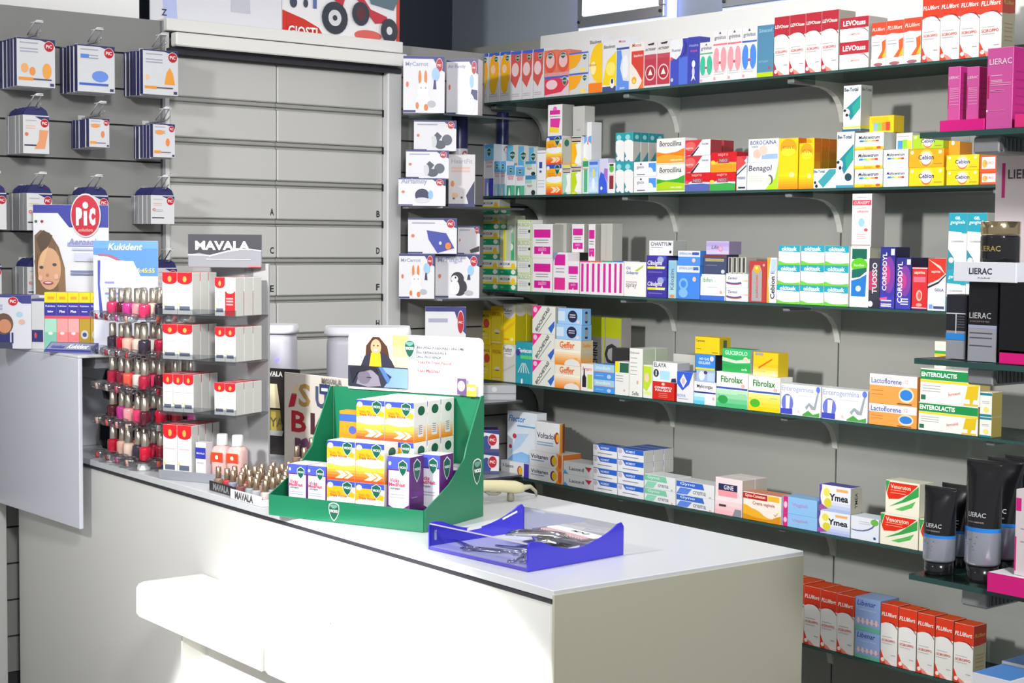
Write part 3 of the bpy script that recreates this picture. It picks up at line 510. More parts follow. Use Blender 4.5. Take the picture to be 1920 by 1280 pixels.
B(2, 1602, 1655, 281, 316, mc(), 'white vitamin box with rainbow bar and yellow foot, middle left', d=.06)
B(2, 1656, 1703, 280, 314, mc(False), 'white vitamin box with rainbow bar, middle right', d=.06)
B(2, 1603, 1657, 248, 280, mc(), 'white vitamin box with rainbow bar and yellow foot, topmost', d=.06)
B(2, 1628, 1676, 217, 247, dict(base='#f0c814', f=[('r', '#e0b81c', .1, .55, .8, .92), ('r', '#8ab0c8', .2, .12, .38, .6), ('r', '#8ac048', .38, .12, .54, .6), ('r', '#e88a2c', .54, .12, .7, .6), ('r', '#d8482c', .7, .12, .86, .62)]), 'yellow box with colour chart tilted at the very top, second shelf', d=.05, dx=.05)
B(2, 1680, 1711, 249, 280, dict(base='#dfe0d6', f=[('r', '#4a90e0', .1, .05, .4, .55), ('r', '#8ac83c', .4, .05, .7, .6), ('r', '#e8e23a', .7, .05, .95, .55), ('l', '#a8a8b0', .1, .8, [.8], .02)]), 'small white box with blue, green and yellow patches', d=.05, dx=.05)
def ceb(c, c2): return dict(base=c, f=[('e', c2, .5, .5, .2, .48), ('e', '#e8782c', .5, .42, .16, .38), ('e', '#f2eee8', .5, .5, .155, .34), T('#35357a', 'Cebion', .5, .55, .44, b=.05), ('e', '#f6ecb0', .1, .82, .05, .1), ('e', '#f6ecb0', .9, .82, .05, .1), ('l', '#b0802c', .72, .95, [.2], .02)])
B(2, 1704, 1770, 314, None, ceb('#f0cc14', '#f8ea6a'), 'yellow vitamin C box with white disc, wide, at bottom left', d=.06)
B(2, 1704, 1770, 279, 313, ceb('#f0a418', '#f8c850'), 'orange vitamin C box with white disc, in the middle', d=.06)
B(2, 1711, 1769, 252, 278, ceb('#a8cc28', '#e0e878'), 'lime green vitamin C box with white disc, topmost', d=.06)
B(2, 1774, 1835, 319, None, ceb('#f0cc14', '#f8ea6a'), 'yellow vitamin C box, lower one beside the big card', d=.06)
B(2, 1774, 1836, 290, 318, ceb('#f0cc14', '#f8ea6a'), 'yellow vitamin C box, upper one beside the big card', d=.06)
B(2, 1778, 1800, 258, 290, dict(base='#ee9a24', f=[('e', '#f6ecd0', .4, .7, .14, .12)]), 'orange box end under the dark glass shelf', d=.06, dx=.03)
S(2, [(1837, 1868, 323, None), (1837, 1868, 291, 322)], dict(base='#e8582c', f=[('r', '#efece8', .12, .2, .95, .9), ('e', '#f0b050', .3, .5, .15, .25), T('#d8743c', 'EURO', .6, .55, .5)]), 'white box with orange-red border, {} counting upward', 'orange-red bordered boxes', d=.06)
# --- shelf 3
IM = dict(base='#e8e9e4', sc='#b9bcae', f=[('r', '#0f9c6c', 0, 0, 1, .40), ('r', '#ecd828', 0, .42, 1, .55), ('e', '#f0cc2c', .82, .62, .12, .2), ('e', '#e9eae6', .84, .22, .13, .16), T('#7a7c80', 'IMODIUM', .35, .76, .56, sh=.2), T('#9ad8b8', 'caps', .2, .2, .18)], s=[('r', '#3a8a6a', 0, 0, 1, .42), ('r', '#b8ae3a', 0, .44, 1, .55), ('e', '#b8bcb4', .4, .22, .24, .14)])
S(3, [(901, 934, 515, None), (901, 934, 487, 514), (902, 934, 459, 486), (902, 935, 431, 458), (902, 936, 402, 430), (903, 936, 374, 401)], IM, 'green, yellow and white tablet box in the tall left stack, {} counting upward', 'tall stack of green and yellow boxes', d=.055)
S(3, [(935, 968, 516, None), (935, 968, 488, 515)], IM, 'green, yellow and white tablet box right beside the tall stack, {} counting upward', 'green and yellow boxes beside the stack', d=.055)
B(3, 937, 949, 431, 487, dict(base='#c8caba', f=[('r', '#e0d828', .55, 0, .95, 1), ('r', '#b0b4a8', .05, .1, .5, .9)]), 'upright grey and yellow box end in the stack corner', d=.04, dx=.005)
B(3, 950, 966, 404, 487, dict(base='#b4b8a8', f=[('g', '#2a9a70', '#b8bca8', .1, 0, .9, 1, 5), ('e', '#d0d4cc', .5, .3, .3, .08), ('e', '#d0d4cc', .5, .7, .3, .08)]), 'dim green and grey box file at the right of the tall stack', d=.05, dx=.03)
S(3, [(970, 997, 511, None), (970, 997, 479, 510), (970, 997, 448, 478), (970, 997, 412, 447)], dict(base='#dcdfda', tc='#a8d82c', f=[('r', '#b8d878', .0, .9, 1, .96), T('#98b060', 'BUSCO', .45, .75, .8), ('l', '#a4a6b0', .1, .7, [.5, .4, .3], .015), ('e', '#2a2a38', .84, .4, .07, .09), ('r', '#a8cc50', .93, .02, .98, .98)]), 'white and pale green box in a four-high stack, {} counting upward', 'four-high pale green stack', d=.055)
def mag(**k): return dict(base='#e4e1e4', sc='#a8a8a2', f=[('r', '#cc1e94', .08, .60, .90, .84), ('r', '#cc1e94', .10, .12, .90, .34), T('#e8a0d0', 'aulin', .5, .28, .4), ('p', '#f0e4ec', [(.44, .12), (.56, .12), (.5, .2)]), ('l', '#8a8a96', .18, .8, [.53, .46], .012)])
B(3, 998, 1036, 484, None, mag(), 'white box with two magenta bands, lower of two, third shelf', d=.055)
B(3, 998, 1036, 420, 483, mag(), 'white box with two magenta bands, upper of two, third shelf', d=.055)
B(3, 1037, 1064, 473, None, dict(base='#e4e1e4', f=[('r', '#cc1e94', .1, .68, .85, .95), ('p', '#8a92b4', [(0, 1), (0, .78), (.35, 1)]), ('r', '#d82a8c', .1, .08, .85, .38), ('l', '#8a8a96', .2, .8, [.6, .52], .01)]), 'white box with two magenta squares and blue-grey corner', d=.06)
B(3, 1064, 1086, 489, None, mag(), 'short narrow white box with magenta bands, third shelf', d=.06)
B(3, 1072, 1095, 420, 489, mag(), 'narrow white magenta banded box rising behind the short one', d=.05, dx=.06)
B(3, 1103, 1116, 420, 489, mag(), 'very narrow magenta banded box in the rear row', d=.05, dx=.06)
B(3, 1126, 1148, 419, 489, dict(base='#b8b8b2', f=[('r', '#a8a8a4', .45, .05, .5, .95)]), 'plain light grey box in the rear row, third shelf', d=.05, dx=.06)
B(3, 1040, 1062, 418, 474, dict(base='#b0b0aa', f=[('r', '#a0a09a', .5, .05, .55, .95)]), 'plain grey box end behind the blue-cornered magenta box', d=.05, dx=.06)
for i, (a, b, tc) in enumerate(((1087, 1107, '#d83a88'), (1107, 1128, '#d8603a'), (1128, 1149, '#3a9a8a'), (1149, 1169, '#3a6ac8'))):
    B(3, a, b, 489, None, dict(base='#e4e1e4', tc=tc, f=[('r', tc, 0, .96, 1, 1), ('r', '#cc1e94', .14, .08, .36, .92), ('r', '#cc1e94', .64, .08, .86, .92)]), f'white box with two upright magenta stripes, {OR[i]} of four, third shelf', d=.08, group='magenta striped boxes')
B(3, 1170, 1211, 491, None, dict(base='#e8e6e4', tc='#3a62b8', f=[('p', '#a8c83a', [(.5, .75), (.9, .92), (.88, .86), (.6, .72)]), T('#5a5a9a', 'Oki', .2, .82, .2), T('#4a4ca0', 'Golaspray', .38, .68, .56, sh=.2), T('#8a8a90', 'spray', .35, .3, .5), ('l', '#c08a8a', .1, .6, [.42], .012)]), 'white box with green tick and violet word, third shelf', d=.08)
CB = dict(base='#3a2f98', tc='#2c3a9a', f=[('r', '#3a2f98', 0, 0, 1, 1), ('r', '#4a5ac0', .55, .82, .95, .98), ('e', '#9aa4c8', .7, .8, .16, .16), ('l', '#d8d840', .05, .9, [.42], .06), T('#e4e2f0', 'Cibalgina', .42, .62, .74, sh=.2, b=.04), T('#ffffff', 'DUE FAST', .72, .42, .45, b=.04), ('l', '#6a62b8', .1, .8, [.2], .03)])
S(3, [(1212, 1250, 518, None), (1212, 1250, 479, 517)], CB, 'deep purple box with yellow line, {} counting upward, third shelf', 'deep purple boxes', d=.07)
B(3, 1217, 1262, 451, 478, dict(base='#e8e7ea', sc='#b0b2aa', f=[T('#3a4a68', 'CHANTYUM', .5, .78, .86, sh=.2, b=.04), ('l', '#9a9aa8', .08, .55, [.55], .02), ('e', '#2a2a38', .9, .25, .05, .1)]), 'white box with dark blue italic word on the purple boxes', d=.065)
B(3, 1253, 1268, 488, None, dict(base='#9cc4d0', f=[('g', '#a8ccd4', '#86b8d0', .05, .1, .95, .95, 4), T('#5a6a80', 'Kilozim', .5, .5, .55, v=1), ('e', '#d88a4a', .5, .06, .3, .04)]), 'slim pale teal upright box, third shelf', d=.06)
B(3, 1254, 1268, 455, 488, dict(base='#26262e', f=[('r', '#cfcfd4', .2, .1, .45, .6)]), 'black box end above the slim pale teal box', d=.05, dx=.03)
B(3, 1269, 1312, 498, None, dict(base='#3f80dc', tc='#dfe2ea', f=[('r', '#d8dce8', 0, .80, 1, 1), T('#6a78a8', 'EFFERALGAN', .4, .92, .6), ('r', '#4a66b4', .72, .87, .95, .96), ('e', '#7ab0ec', .3, .45, .2, .18), ('e', '#3f80dc', .3, .45, .12, .11), ('e', '#7ab0ec', .3, .18, .2, .14), ('e', '#e8c0b0', .78, .6, .08, .07)]), 'sky blue box with white top band, larger lower one', d=.07)
B(3, 1271, 1313, 470, 497, dict(base='#4a88e0', f=[('r', '#d8dce8', 0, .6, 1, 1), T('#5a68a0', 'EFFERALGAN', .35, .8, .55), ('r', '#3a56a4', .65, .72, .95, .9), ('e', '#e8c0b0', .72, .36, .08, .14)]), 'sky blue box with white top band, smaller upper one', d=.07)
B(3, 1313, 1359, 514, None, dict(base='#e6e6e4', f=[('r', '#3a66c8', 0, 0, 1, .18), ('r', '#3a66c8', 0, .9, .06, 1), T('#6aa890', 'Ibifen', .3, .78, .4), ('l', '#b0b0b8', .3, .7, [.5], .01), ('e', '#d8a0a4', .85, .32, .05, .07)]), 'white box with blue foot band, third shelf centre', d=.07)
B(3, 1319, 1362, 477, 513, dict(base='#3f4868', f=[('r', '#80302c', 0, .88, 1, .96), ('l', '#b4a86a', .08, .9, [.76, .68], .03), ('l', '#7a8098', .1, .6, [.45], .015), ('e', '#c8ccd8', .86, .14, .08, .1)]), 'dark slate box with maroon line, on the blue-footed box', d=.06)
B(3, 1324, 1367, 452, 476, dict(base='#b8a8d8', sc='#8a80a0', f=[('g', '#c4b8e0', '#a898d0', 0, 0, 1, .9, 3), T('#4a4456', 'Lilo', .4, .55, .3, sh=.3), ('e', '#d88a9a', .64, .45, .1, .25), ('e', '#b8a8d8', .64, .45, .06, .16)]), 'lilac box on top of the dark slate box', d=.06)
S(3, [(1361, 1402, 539, None), (1361, 1402, 513, 538)], dict(base='#e6e4e4', f=[('e', '#a85050', .38, .30, .36, .12), ('e', '#4a4a98', .36, .36, .36, .10), ('e', '#e6e4e4', .36, .48, .36, .14), T('#3a4a80', 'Zerinol', .3, .68, .42), ('p', '#e8b080', [(.7, .5), (1, .44), (1, .56)])]), 'small white box with red and blue swoosh, {} counting upward', 'swoosh boxes on third shelf', d=.07)
S(3, [(1365, 1373, 482, 513), (1374, 1382, 482, 513), (1383, 1391, 482, 513), (1391, 1399, 482, 513)], dict(base='#b4b4ac', f=[('r', '#3e3e3c', .2, .08, .72, .96)]), 'thin black-striped box end on the swoosh boxes, {} of four', 'thin black-striped box ends', d=.05)
B(3, 1405, 1437, 489, None, dict(base='#a83434', f=[('r', '#b03a38', 0, 0, 1, 1), ('p', '#9c9c9c', [(.15, .03), (.75, .03), (.75, .75), (.62, .9), (.3, .9), (.15, .75)]), ('e', '#e8a020', .45, .80, .2, .09), ('e', '#f6dc60', .43, .83, .08, .04), T('#c85a5a', 'sustenium', .45, .38, .55, v=1), ('e', '#e0a0a0', .86, .9, .07, .03)]), 'brick red box with grey arch and orange pill, third shelf', d=.06)
B(3, 1438, 1456, 483, None, dict(base='#e6e6ea', tc='#c8a890', f=[('p', '#ec9a3c', [(0, 0), (.3, 0), (.15, .5), (.4, 1), (0, 1)]), ('r', '#a8c4e4', .45, .7, .95, .97), T('#30304a', 'Cebion', .62, .34, .5, v=1, b=.05), T('#4a70b0', 'E', .6, .68, .06, v=1)]), 'slim upright white box with orange edge, third shelf', d=.06)
OX = dict(base='#e4e4e6', tc='#1a8298', f=[('r', '#1f9ab0', 0, .66, 1, 1), ('p', '#e4e4e6', [(0, .4), (1, .4), (1, .55), (.7, .68), (0, .70)]), ('w', '#6ac03a', 0, [.22, .1, .1, .14]), T('#eaf4f4', 'okitask', .5, .83, .72, h=.22, b=.06)])
for r, (row, nm) in enumerate((([(1456, 1499, 534), (1500, 1544, 535), (1545, 1590, 537)], 'bottom'), ([(1458, 1500, 497), (1501, 1545, 497), (1545, 1591, 498)], 'middle'), ([(1460, 1500, 460), (1502, 1546, 460), (1547, 1592, 461)], 'top'))):
    for i, (a, b, y) in enumerate(row): B(3, a, b, y, None if r == 0 else row_prev[i][2]-1, OX, f'teal, white and green box, {OR[i]} in the {nm} row of nine', d=.07, group='nine teal and white boxes')
    row_prev = row
B(3, 1594, 1631, 463, None, dict(base='#ebe9e2', sc='#c8c6b6', f=[('r', '#13604e', .1, .8, .86, .97), ('e', '#5cbc20', .48, .70, .42, .12), ('p', '#16645a', [(.1, .62), (.86, .66), (.86, .6), (.5, .5), (.1, .48)]), ('p', '#2474c0', [(.08, .18), (.82, .18), (.86, .55), (.5, .48), (.08, .44)]), ('e', '#b8ccd0', .45, .31, .14, .05), T('#d8f0c8', 'fluorEver', .48, .70, .55)]), 'tall white box with green oval and blue field, third shelf', d=.06)
B(3, 1597, 1634, 363, 462, dict(base='#e8e4e4', sc='#a4a2a0', f=[('r', '#d03a50', .02, .78, .98, .88), T('#f6c8cc', 'CURASEPT', .5, .83, .8, sh=.2, b=.04), T('#c84a50', 'collutorio', .55, .67, .6), ('l', '#a0a0a8', .25, .75, [.93, .73], .006), ('e', '#9ac0e0', .5, .46, .16, .08), ('e', '#c84a50', .74, .32, .1, .03), ('l', '#d8a8a8', .25, .75, [.24, .20, .16], .006), ('r', '#a86068', .02, .03, .98, .042)]), 'tall white box with crimson band standing on the green oval box', d=.065)
B(3, 1629, 1650, 484, None, dict(base='#3a3848', tc='#6a7a50', f=[('g', '#2c2c3c', '#3e3e4c', 0, 0, 1, .5, 3), ('e', '#b03a64', .3, .55, .5, .2), T('#e4e2e8', 'TUOSSO', .55, .60, .62, v=1, b=.03), ('e', '#d8d8e0', .2, .08, .22, .06)]), 'dark box with pink glow and upright white letters, third shelf', d=.07)
CO2 = lambda: dict(base='#3a2f90', sc='#2c2a50', f=[('g', '#3c3aa8', '#2a2c80', 0, 0, 1, 1, 5), ('e', '#7a3a98', .6, .55, .4, .3), ('e', '#b83a84', .45, .55, .26, .16), ('r', '#e6e6ee', .72, .87, .96, .97)])
c = CO2(); c['f'] += [T('#ecebf4', 'CORSODYL', .3, .6, .62, v=1, b=.03), ('p', '#e8508c', [(0, .17), (.5, .19), (.5, .12), (0, .13)]), ('l', '#dcdcec', .1, .8, [.13, .07, .04], .01)]
B(3, 1651, 1679, 463, None, c, 'tall violet mouthwash box with upright white letters, third shelf', d=.07)
c = CO2(); c['f'] += [T('#ecebf4', 'CORSODYL', .28, .52, .80, v=1, b=.03), ('l', '#cfd0e4', .35, .85, [.2, .15, .1], .012)]
B(3, 1680, 1709, 483, None, c, 'shorter violet mouthwash box with upright white letters, third shelf', d=.07)
B(3, 1712, 1735, 483, None, dict(base='#2c2a50', f=[('e', '#6a5a70', .6, .8, .2, .1)]), 'dark blue box behind the red drop box, third shelf', d=.05, dx=.085)
B(3, 1710, 1739, 501, None, dict(base='#cc2830', f=[('r', '#e8e0e8', 0, .97, 1, .99), ('r', '#2a2a6a', 0, 0, 1, .03), ('r', '#f0d0d8', 0, .04, 1, .06), T('#f6d8c0', 'aspirina', .5, .87, .7, b=.04), ('r', '#d86a80', .1, .65, .9, .78), ('e', '#f4b8a0', .5, .34, .2, .13), ('e', '#d8584c', .52, .34, .12, .09), ('e', '#e89a88', .5, .12, .2, .04)]), 'bright red box with pale drop, third shelf', d=.07)
B(3, 1740, 1774, 484, None, dict(base='#d4d6de', f=[('p', '#cc3024', [(0, 1), (1, 1), (1, .72), (.6, .60), (0, .5)]), ('p', '#eecfc0', [(0, .98), (.7, .85), (.98, .7), (.6, .82)]), ('p', '#2a2630', [(0, .46), (.6, .56), (1, .70), (1, .67), (.6, .52), (0, .42)]), T('#f4d0c8', 'aspirina', .45, .74, .5, b=.04), T('#4a5470', 'GOLA', .65, .40, .5), ('r', '#6a9ad8', .1, .04, .3, .12), ('r', '#3a4a78', .35, .04, .95, .09)]), 'white box with red pointed top, third shelf right', d=.07)
TG = dict(base='#e4e2dc', f=[('r', '#1f9ab0', 0, .64, 1, 1), ('p', '#e4e2dc', [(0, .3), (1, .3), (1, .55), (.7, .66), (0, .68)]), ('p', '#2a8aa0', [(0, .2), (0, .36), (.3, .22), (.5, 0), (0, 0)]), ('e', '#f0d8d4', .18, .17, .14, .05), T('#ffffff', 'GEL', .5, .91, .3, b=.04), T('#e0f0f0', 'gengivale', .5, .83, .8, sh=.2), T('#8a90a8', 'CLOREXIDINA', .5, .50, .7)])
S(3, [(1775, 1811, 506, None), (1811, 1848, 507, None)], TG, 'teal and white gel box in lower row behind the black cosmetics, {} from left', 'teal gel boxes lower row', d=.07)
S(3, [(1778, 1813, 399, 505), (1813, 1850, 399, 506)], TG, 'tall teal and white gel box in upper row, {} from left', 'teal gel boxes upper row', d=.07)
# --- shelf 4
Y1 = dict(base='#ecd414', f=[('r', '#e8cc1c', 0, .9, 1, 1), T('#6a6420', 'FLUIMUCIL', .5, .84, .85, b=.03), ('e', '#d8482c', .7, .62, .24, .13), ('e', '#b8d040', .2, .72, .2, .06), ('l', '#8a8a30', .05, .6, [.5, .38], .012), ('l', '#e8e8c0', .2, .8, [.3, .2], .012)])
Y2 = dict(base='#f0c810', tc='#f4d020', f=[('r', '#f4dc30', .08, .1, .9, .72), T('#8a7020', 'OSCILL', .5, .80, .8), ('e', '#f0ead0', .55, .34, .24, .05), ('e', '#6a5c30', .55, .29, .2, .015), ('r', '#efe9b0', .1, .03, .9, .07)])
Y3 = dict(base='#ecd010', sc='#b0a410', tc='#dcdcd0', f=[('r', '#e4e2e0', .02, .78, .98, 1), ('e', '#e4e2e0', .5, .8, .48, .16), T('#3a3a48', 'Fluifort', .4, .84, .66, b=.03), ('l', '#8a8a94', .12, .6, [.76], .01), ('p', '#f0b420', [(.02, .35), (.98, .6), (.98, .52), (.02, .28)]), ('e', '#f4e0b0', .75, .12, .12, .05), ('l', '#e0982c', .1, .5, [.12], .02)], s=[('r', '#c0bcae', 0, .80, 1, 1), ('e', '#c0bcae', .5, .82, .46, .12)])
B(4, 897, 920, 646, None, Y1, 'lemon yellow box with red dot, lower, fourth shelf left end', d=.05)
B(4, 896, 919, 581, 645, Y1, 'lemon yellow box with red dot, upper, fourth shelf left end', d=.05)
B(4, 921, 942, 645, None, Y2, 'golden yellow box with white pill, lower, fourth shelf', d=.05)
B(4, 920, 942, 574, 644, Y2, 'golden yellow box with white pill, upper, fourth shelf', d=.05)
B(4, 943, 966, 645, None, dict(base='#c9c9c4', f=[('e', '#e4e4e6', .5, .82, .48, .16), T('#3a3a48', 'Fluifort', .4, .86, .7, b=.03), ('l', '#8a8a94', .12, .7, [.80, .74], .01), ('p', '#b8b8b4', [(0, .3), (1, .5), (1, .45), (0, .25)])]), 'grey and white box with round label, lower, fourth shelf', d=.05)
B(4, 943, 966, 570, 644, Y3, 'yellow box with white rounded top, upper, fourth shelf', d=.055, rep=2)
B(4, 967, 998, 641, None, dict(base='#2a9aac', f=[T('#f0f4f6', 'Gaviscon', .55, .80, .84, b=.05), ('r', '#5ccc7a', .3, .60, 1, .68), ('e', '#44409a', .14, .74, .14, .08)]+[('p', '#c8dcd8', [(.5+.05*k-.02, .50), (.5+.05*k+.02, .50), (.5+.17*k+.03, .26), (.5+.17*k-.03, .26)]) for k in (-2, -1, 0, 1, 2)]+[('e', '#dff0f0', .4, .06, .06, .07)]), 'teal box with pale rays, fourth shelf', d=.07)
BO = dict(base='#e2e2dc', sc='#b4b4ae', f=[('p', '#ec2a90', [(0, .5), (0, 1), (.42, 1)]), ('e', '#f0c0d8', .13, .86, .09, .1), ('p', '#2f66c4', [(.70, .22), (.98, .50), (.98, .30), (.84, .04)]), ('t', '#4a4a4e', 'BIOCHETASI', .45, .52, .86, {'rot': .87, 'b': .05}), ('p', '#6a6a6c', [(.28, .06), (.84, .78), (.85, .76), (.29, .04)])])
S(4, [(998, 1040, 676, None), (998, 1040, 626, 675), (998, 1041, 574, 625)], BO, 'white box with pink corner and slanted grey word, {} counting upward', 'three-high pink-cornered stack', d=.055)
GE = dict(base='#e9e2d4', sc='#c8b88c', f=[('g', '#ee8a2c', '#f2ecda', 0, 0, 1, .6, 7), ('e', '#e2e0de', .68, .04, .3, .22), T('#e06a28', 'Geffer', .48, .80, .58, b=.05), ('l', '#b8b4a8', .25, .75, [.64], .01), ('e', '#e8a828', .82, .28, .06, .04)], s=[('g', '#d8882c', '#b8b8ac', 0, 0, 1, .6, 6), T('#d88a50', 'Geffer', .5, .8, .7, b=.04)])
B(4, 1040, 1088, 685, None, GE, 'white and orange fading box, lower of two, fourth shelf', d=.06)
B(4, 1040, 1089, 637, 684, GE, 'white and orange fading box, upper of two, fourth shelf', d=.06)
LB = dict(base='#9cc8f0', sc='#7ab0e0', tc='#a8c8e8', f=[('r', '#cfe0f2', 0, .2, .3, .8), ('e', '#24264a', .62, .5, .20, .38), ('l', '#c8ccd8', .50, .74, [.6, .46], .03), ('e', '#e8d0d0', .86, .18, .06, .1)], s=[('e', '#24304a', .5, .75, .14, .1), ('e', '#24304a', .5, .2, .14, .1), ('r', '#8a98a8', .35, .25, .65, .7)])
B(4, 1043, 1090, 608, 636, LB, 'light blue box with dark oval, lower, on the orange fading boxes', d=.05)
B(4, 1046, 1091, 578, 607, LB, 'light blue box with dark oval, topmost on the fourth shelf', d=.045)
B(4, 1089, 1112, 682, None, dict(base='#e6e2e0', f=[T('#d86a70', 'Amaro', .5, .82, .8, b=.04), ('r', '#b8d038', .55, .1, .95, .62), ('p', '#1e1c22', [(.12, .14), (.45, .14), (.45, .5), (.34, .6), (.32, .82), (.24, .82), (.22, .6), (.12, .5)])]), 'small white box with black bottle picture, fourth shelf', d=.06)
S(4, [(1113, 1152, 712, None), (1113, 1152, 683, 711)], dict(base='#4a90dc', f=[('r', '#9cc8e4', 0, .55, 1, 1), T('#d4e4ec', 'imodium', .45, .78, .7, b=.04), ('r', '#d8a898', 0, .5, 1, .56), ('e', '#a8ccf0', .75, .22, .1, .14), ('l', '#8abcec', .1, .5, [.25], .03)]), 'blue and white banded box, {} counting upward, fourth shelf', 'blue and white banded boxes', d=.06)
OL = lambda t: dict(base='#a09a9a', tc='#a8ac10', f=[('r', '#a8b012', 0, .72, 1, 1), ('r', '#98989a', .1, 0, .9, .70), ('r', '#a8a832', .92, 0, 1, .72), T('#2e2e34', t, .42, .34, .6, v=1, b=.04)])
B(4, 1104, 1134, 594, None, OL('LUCCHINI'), 'tall olive topped grey box at the back, left of two', d=.05, dx=.13)
B(4, 1135, 1165, 596, None, OL('BIO'), 'tall olive topped grey box at the back, right of two', d=.05, dx=.13)
B(4, 1147, 1178, 653, None, dict(base='#2a2628', f=[('e', '#5a4a40', .5, .4, .14, .1)]), 'small black box behind the yellow-cornered white box', d=.05, dx=.075)
B(4, 1153, 1179, 678, None, dict(base='#e4e4e2', f=[('r', '#e4dc18', 0, .68, .3, 1), ('r', '#25604c', .34, .68, 1, .97), ('l', '#9a9aa0', .08, .6, [.58, .5, .42], .01), ('e', '#d8a8a8', .7, .15, .06, .04)]), 'white box with yellow and dark green corner, fourth shelf', d=.06)
B(4, 1180, 1205, 653, None, dict(base='#e6e6e2', sc='#b4c0a8', f=[T('#7a7a7a', 'Dicloreum', .4, .91, .7), ('l', '#a8a8a4', .1, .6, [.8, .7, .62, .54, .46], .008), ('e', '#dca8a8', .65, .3, .08, .04), T('#6a6a6a', 'Sella', .5, .07, .5)]), 'tall white narrow text box, fourth shelf', d=.06, rep=2)
B(4, 1206, 1223, 684, None, dict(base='#e2e4dc', f=[('p', '#bcd82c', [(0, .96), (.95, .96), (.95, .5), (.4, .2), (0, .3)]), ('e', '#e8c8b0', .4, .62, .26, .14), ('r', '#d8e878', .2, .12, .9, .2)]), 'slim white and lime box, fourth shelf', d=.05)
B(4, 1223, 1264, 716, None, dict(base='#cc2418', f=[('e', '#f0b8b0', .5, .88, .08, .08), T('#ffffff', 'CONFETTO', .5, .68, .8, h=.12, b=.05), T('#ffffff', 'FALQUI', .5, .52, .72, h=.12, b=.05), ('l', '#e89890', .3, .7, [.36, .26, .16], .012)]), 'bright red box with white capitals, fourth shelf', d=.06)
B(4, 1224, 1270, 679, 715, dict(base='#e6e8ea', sc='#b8bab8', f=[T('#2c2c34', 'ELAYA', .3, .84, .5), ('r', '#a8d8ec', .3, .12, .7, .55), ('e', '#2e3448', .14, .42, .11, .2), ('p', '#ffffff', [(.12, .3), (.16, .3), (.16, .54), (.12, .54)]), ('p', '#2a3458', [(.75, .02), (.98, .02), (.95, .24), (.78, .2)])]), 'white box with black cross emblem, on the bright red box', d=.06)
B(4, 1269, 1300, 697, None, dict(base='#e0e0e4', tc='#3a66d0', f=[('p', '#2f5cd0', [(0, 1), (1, 1), (.75, .6), (.35, .38), (0, .6)]), ('p', '#e6e0e8', [(.4, .48), (.62, .7), (.4, .93), (.18, .7)]), ('e', '#c8b8c8', .4, .7, .1, .1), T('#6a8ad8', 'ROVA', .3, .22, .5), ('l', '#a8b0c4', .1, .7, [.12], .015)]), 'white box with blue shield and white star, fourth shelf', d=.06)
B(4, 1301, 1342, 716, None, dict(base='#e8e9ee', f=[('r', '#2c2c7c', 0, .50, 1, .57), ('g', '#5cc4e0', '#c8e4f0', 0, 0, .5, .5, 3), T('#2e3048', 'Mylicongas', .5, .78, .72), ('e', '#d8a8a8', .9, .3, .05, .07)]), 'white box with navy line and cyan foot, fourth shelf', d=.06)
B(4, 1262, 1303, 664, 700, dict(base='#bcbcb8', f=[('l', '#a8a8a8', .3, .8, [.5, .4], .02)]), 'plain grey-white box at the back above the blue shield box', d=.06, dx=.09)
B(4, 1305, 1341, 694, 715, dict(base='#9cb4e0', sc='#23242e', f=[('e', '#d8e4f4', .3, .5, .16, .4), ('e', '#4a3a68', .5, .8, .1, .14), ('r', '#b8cce8', .6, .1, .95, .8)]), 'small picture-printed blue box in the centre stack', d=.05)
B(4, 1304, 1341, 664, 693, dict(base='#3a84d8', sc='#23242e', f=[T('#c8dcf4', 'NO GAS', .45, .7, .5, b=.05), T('#c8dcf4', 'GIULIANI', .45, .46, .6, b=.05), ('r', '#d0d040', 0, 0, 1, .14), ('e', '#f0d8d8', .84, .74, .1, .16)]), 'blue box with olive edge in the centre stack', d=.05)
B(4, 1303, 1349, 632, 663, dict(base='#ecc414', sc='#c8a810', f=[T('#4a4228', 'Carbone', .22, .78, .36, b=.04), ('l', '#8a7420', .05, .25, [.3], .02), ('l', '#7a6018', .7, .95, [.12], .02)], s=[('r', '#5a5a50', .35, .2, .65, .85)]), 'mustard yellow box topmost in the centre stack', d=.055)
FB = lambda c, c2, g: dict(base='#e9ebe4', f=[('g', c, c2, 0, 0, 1, .50, 4), ('r', '#3d54a8', 0, .52, 1, .575), ('e', g, .22, .22, .16, .12), ('p', g, [(.22, .2), (.42, .42), (.26, .24)]), ('p', g, [(.2, .2), (.05, .4), (.17, .2)]), T('#2c7c3c', 'Fibrolax', .5, .80, .7, b=.03), ('e', '#e8b0a0', .86, .64, .06, .05), ('l', '#8ac0a0', .7, .95, [.4], .008)])
B(4, 1343, 1402, 698, None, FB('#4cb878', '#b0dcb8', '#2f9a4c'), 'white box with mint green foot and plant, fourth shelf', d=.06)
B(4, 1403, 1463, 706, None, FB('#ecc814', '#e8dc7c', '#4ab02c'), 'white box with yellow foot and plant, fourth shelf', d=.06)
B(4, 1354, 1407, 654, 697, dict(base='#2ca458', sc='#b8bcb8', tc='#30a460', f=[('g', '#2ca050', '#34b468', 0, 0, 1, 1, 3), ('p', '#c8e4c4', [(0, .62), (.5, .5), (1, .62), (1, .44), (.5, .38), (0, .46)]), T('#c8f0d0', 'GLICEROLO', .5, .82, .8, b=.04), ('e', '#ecc8b8', .84, .58, .08, .1), T('#d8f4dc', 'carlo', .8, .14, .2)]), 'green box with pale ribbon, on the mint green plant box', d=.05, dx=.02)
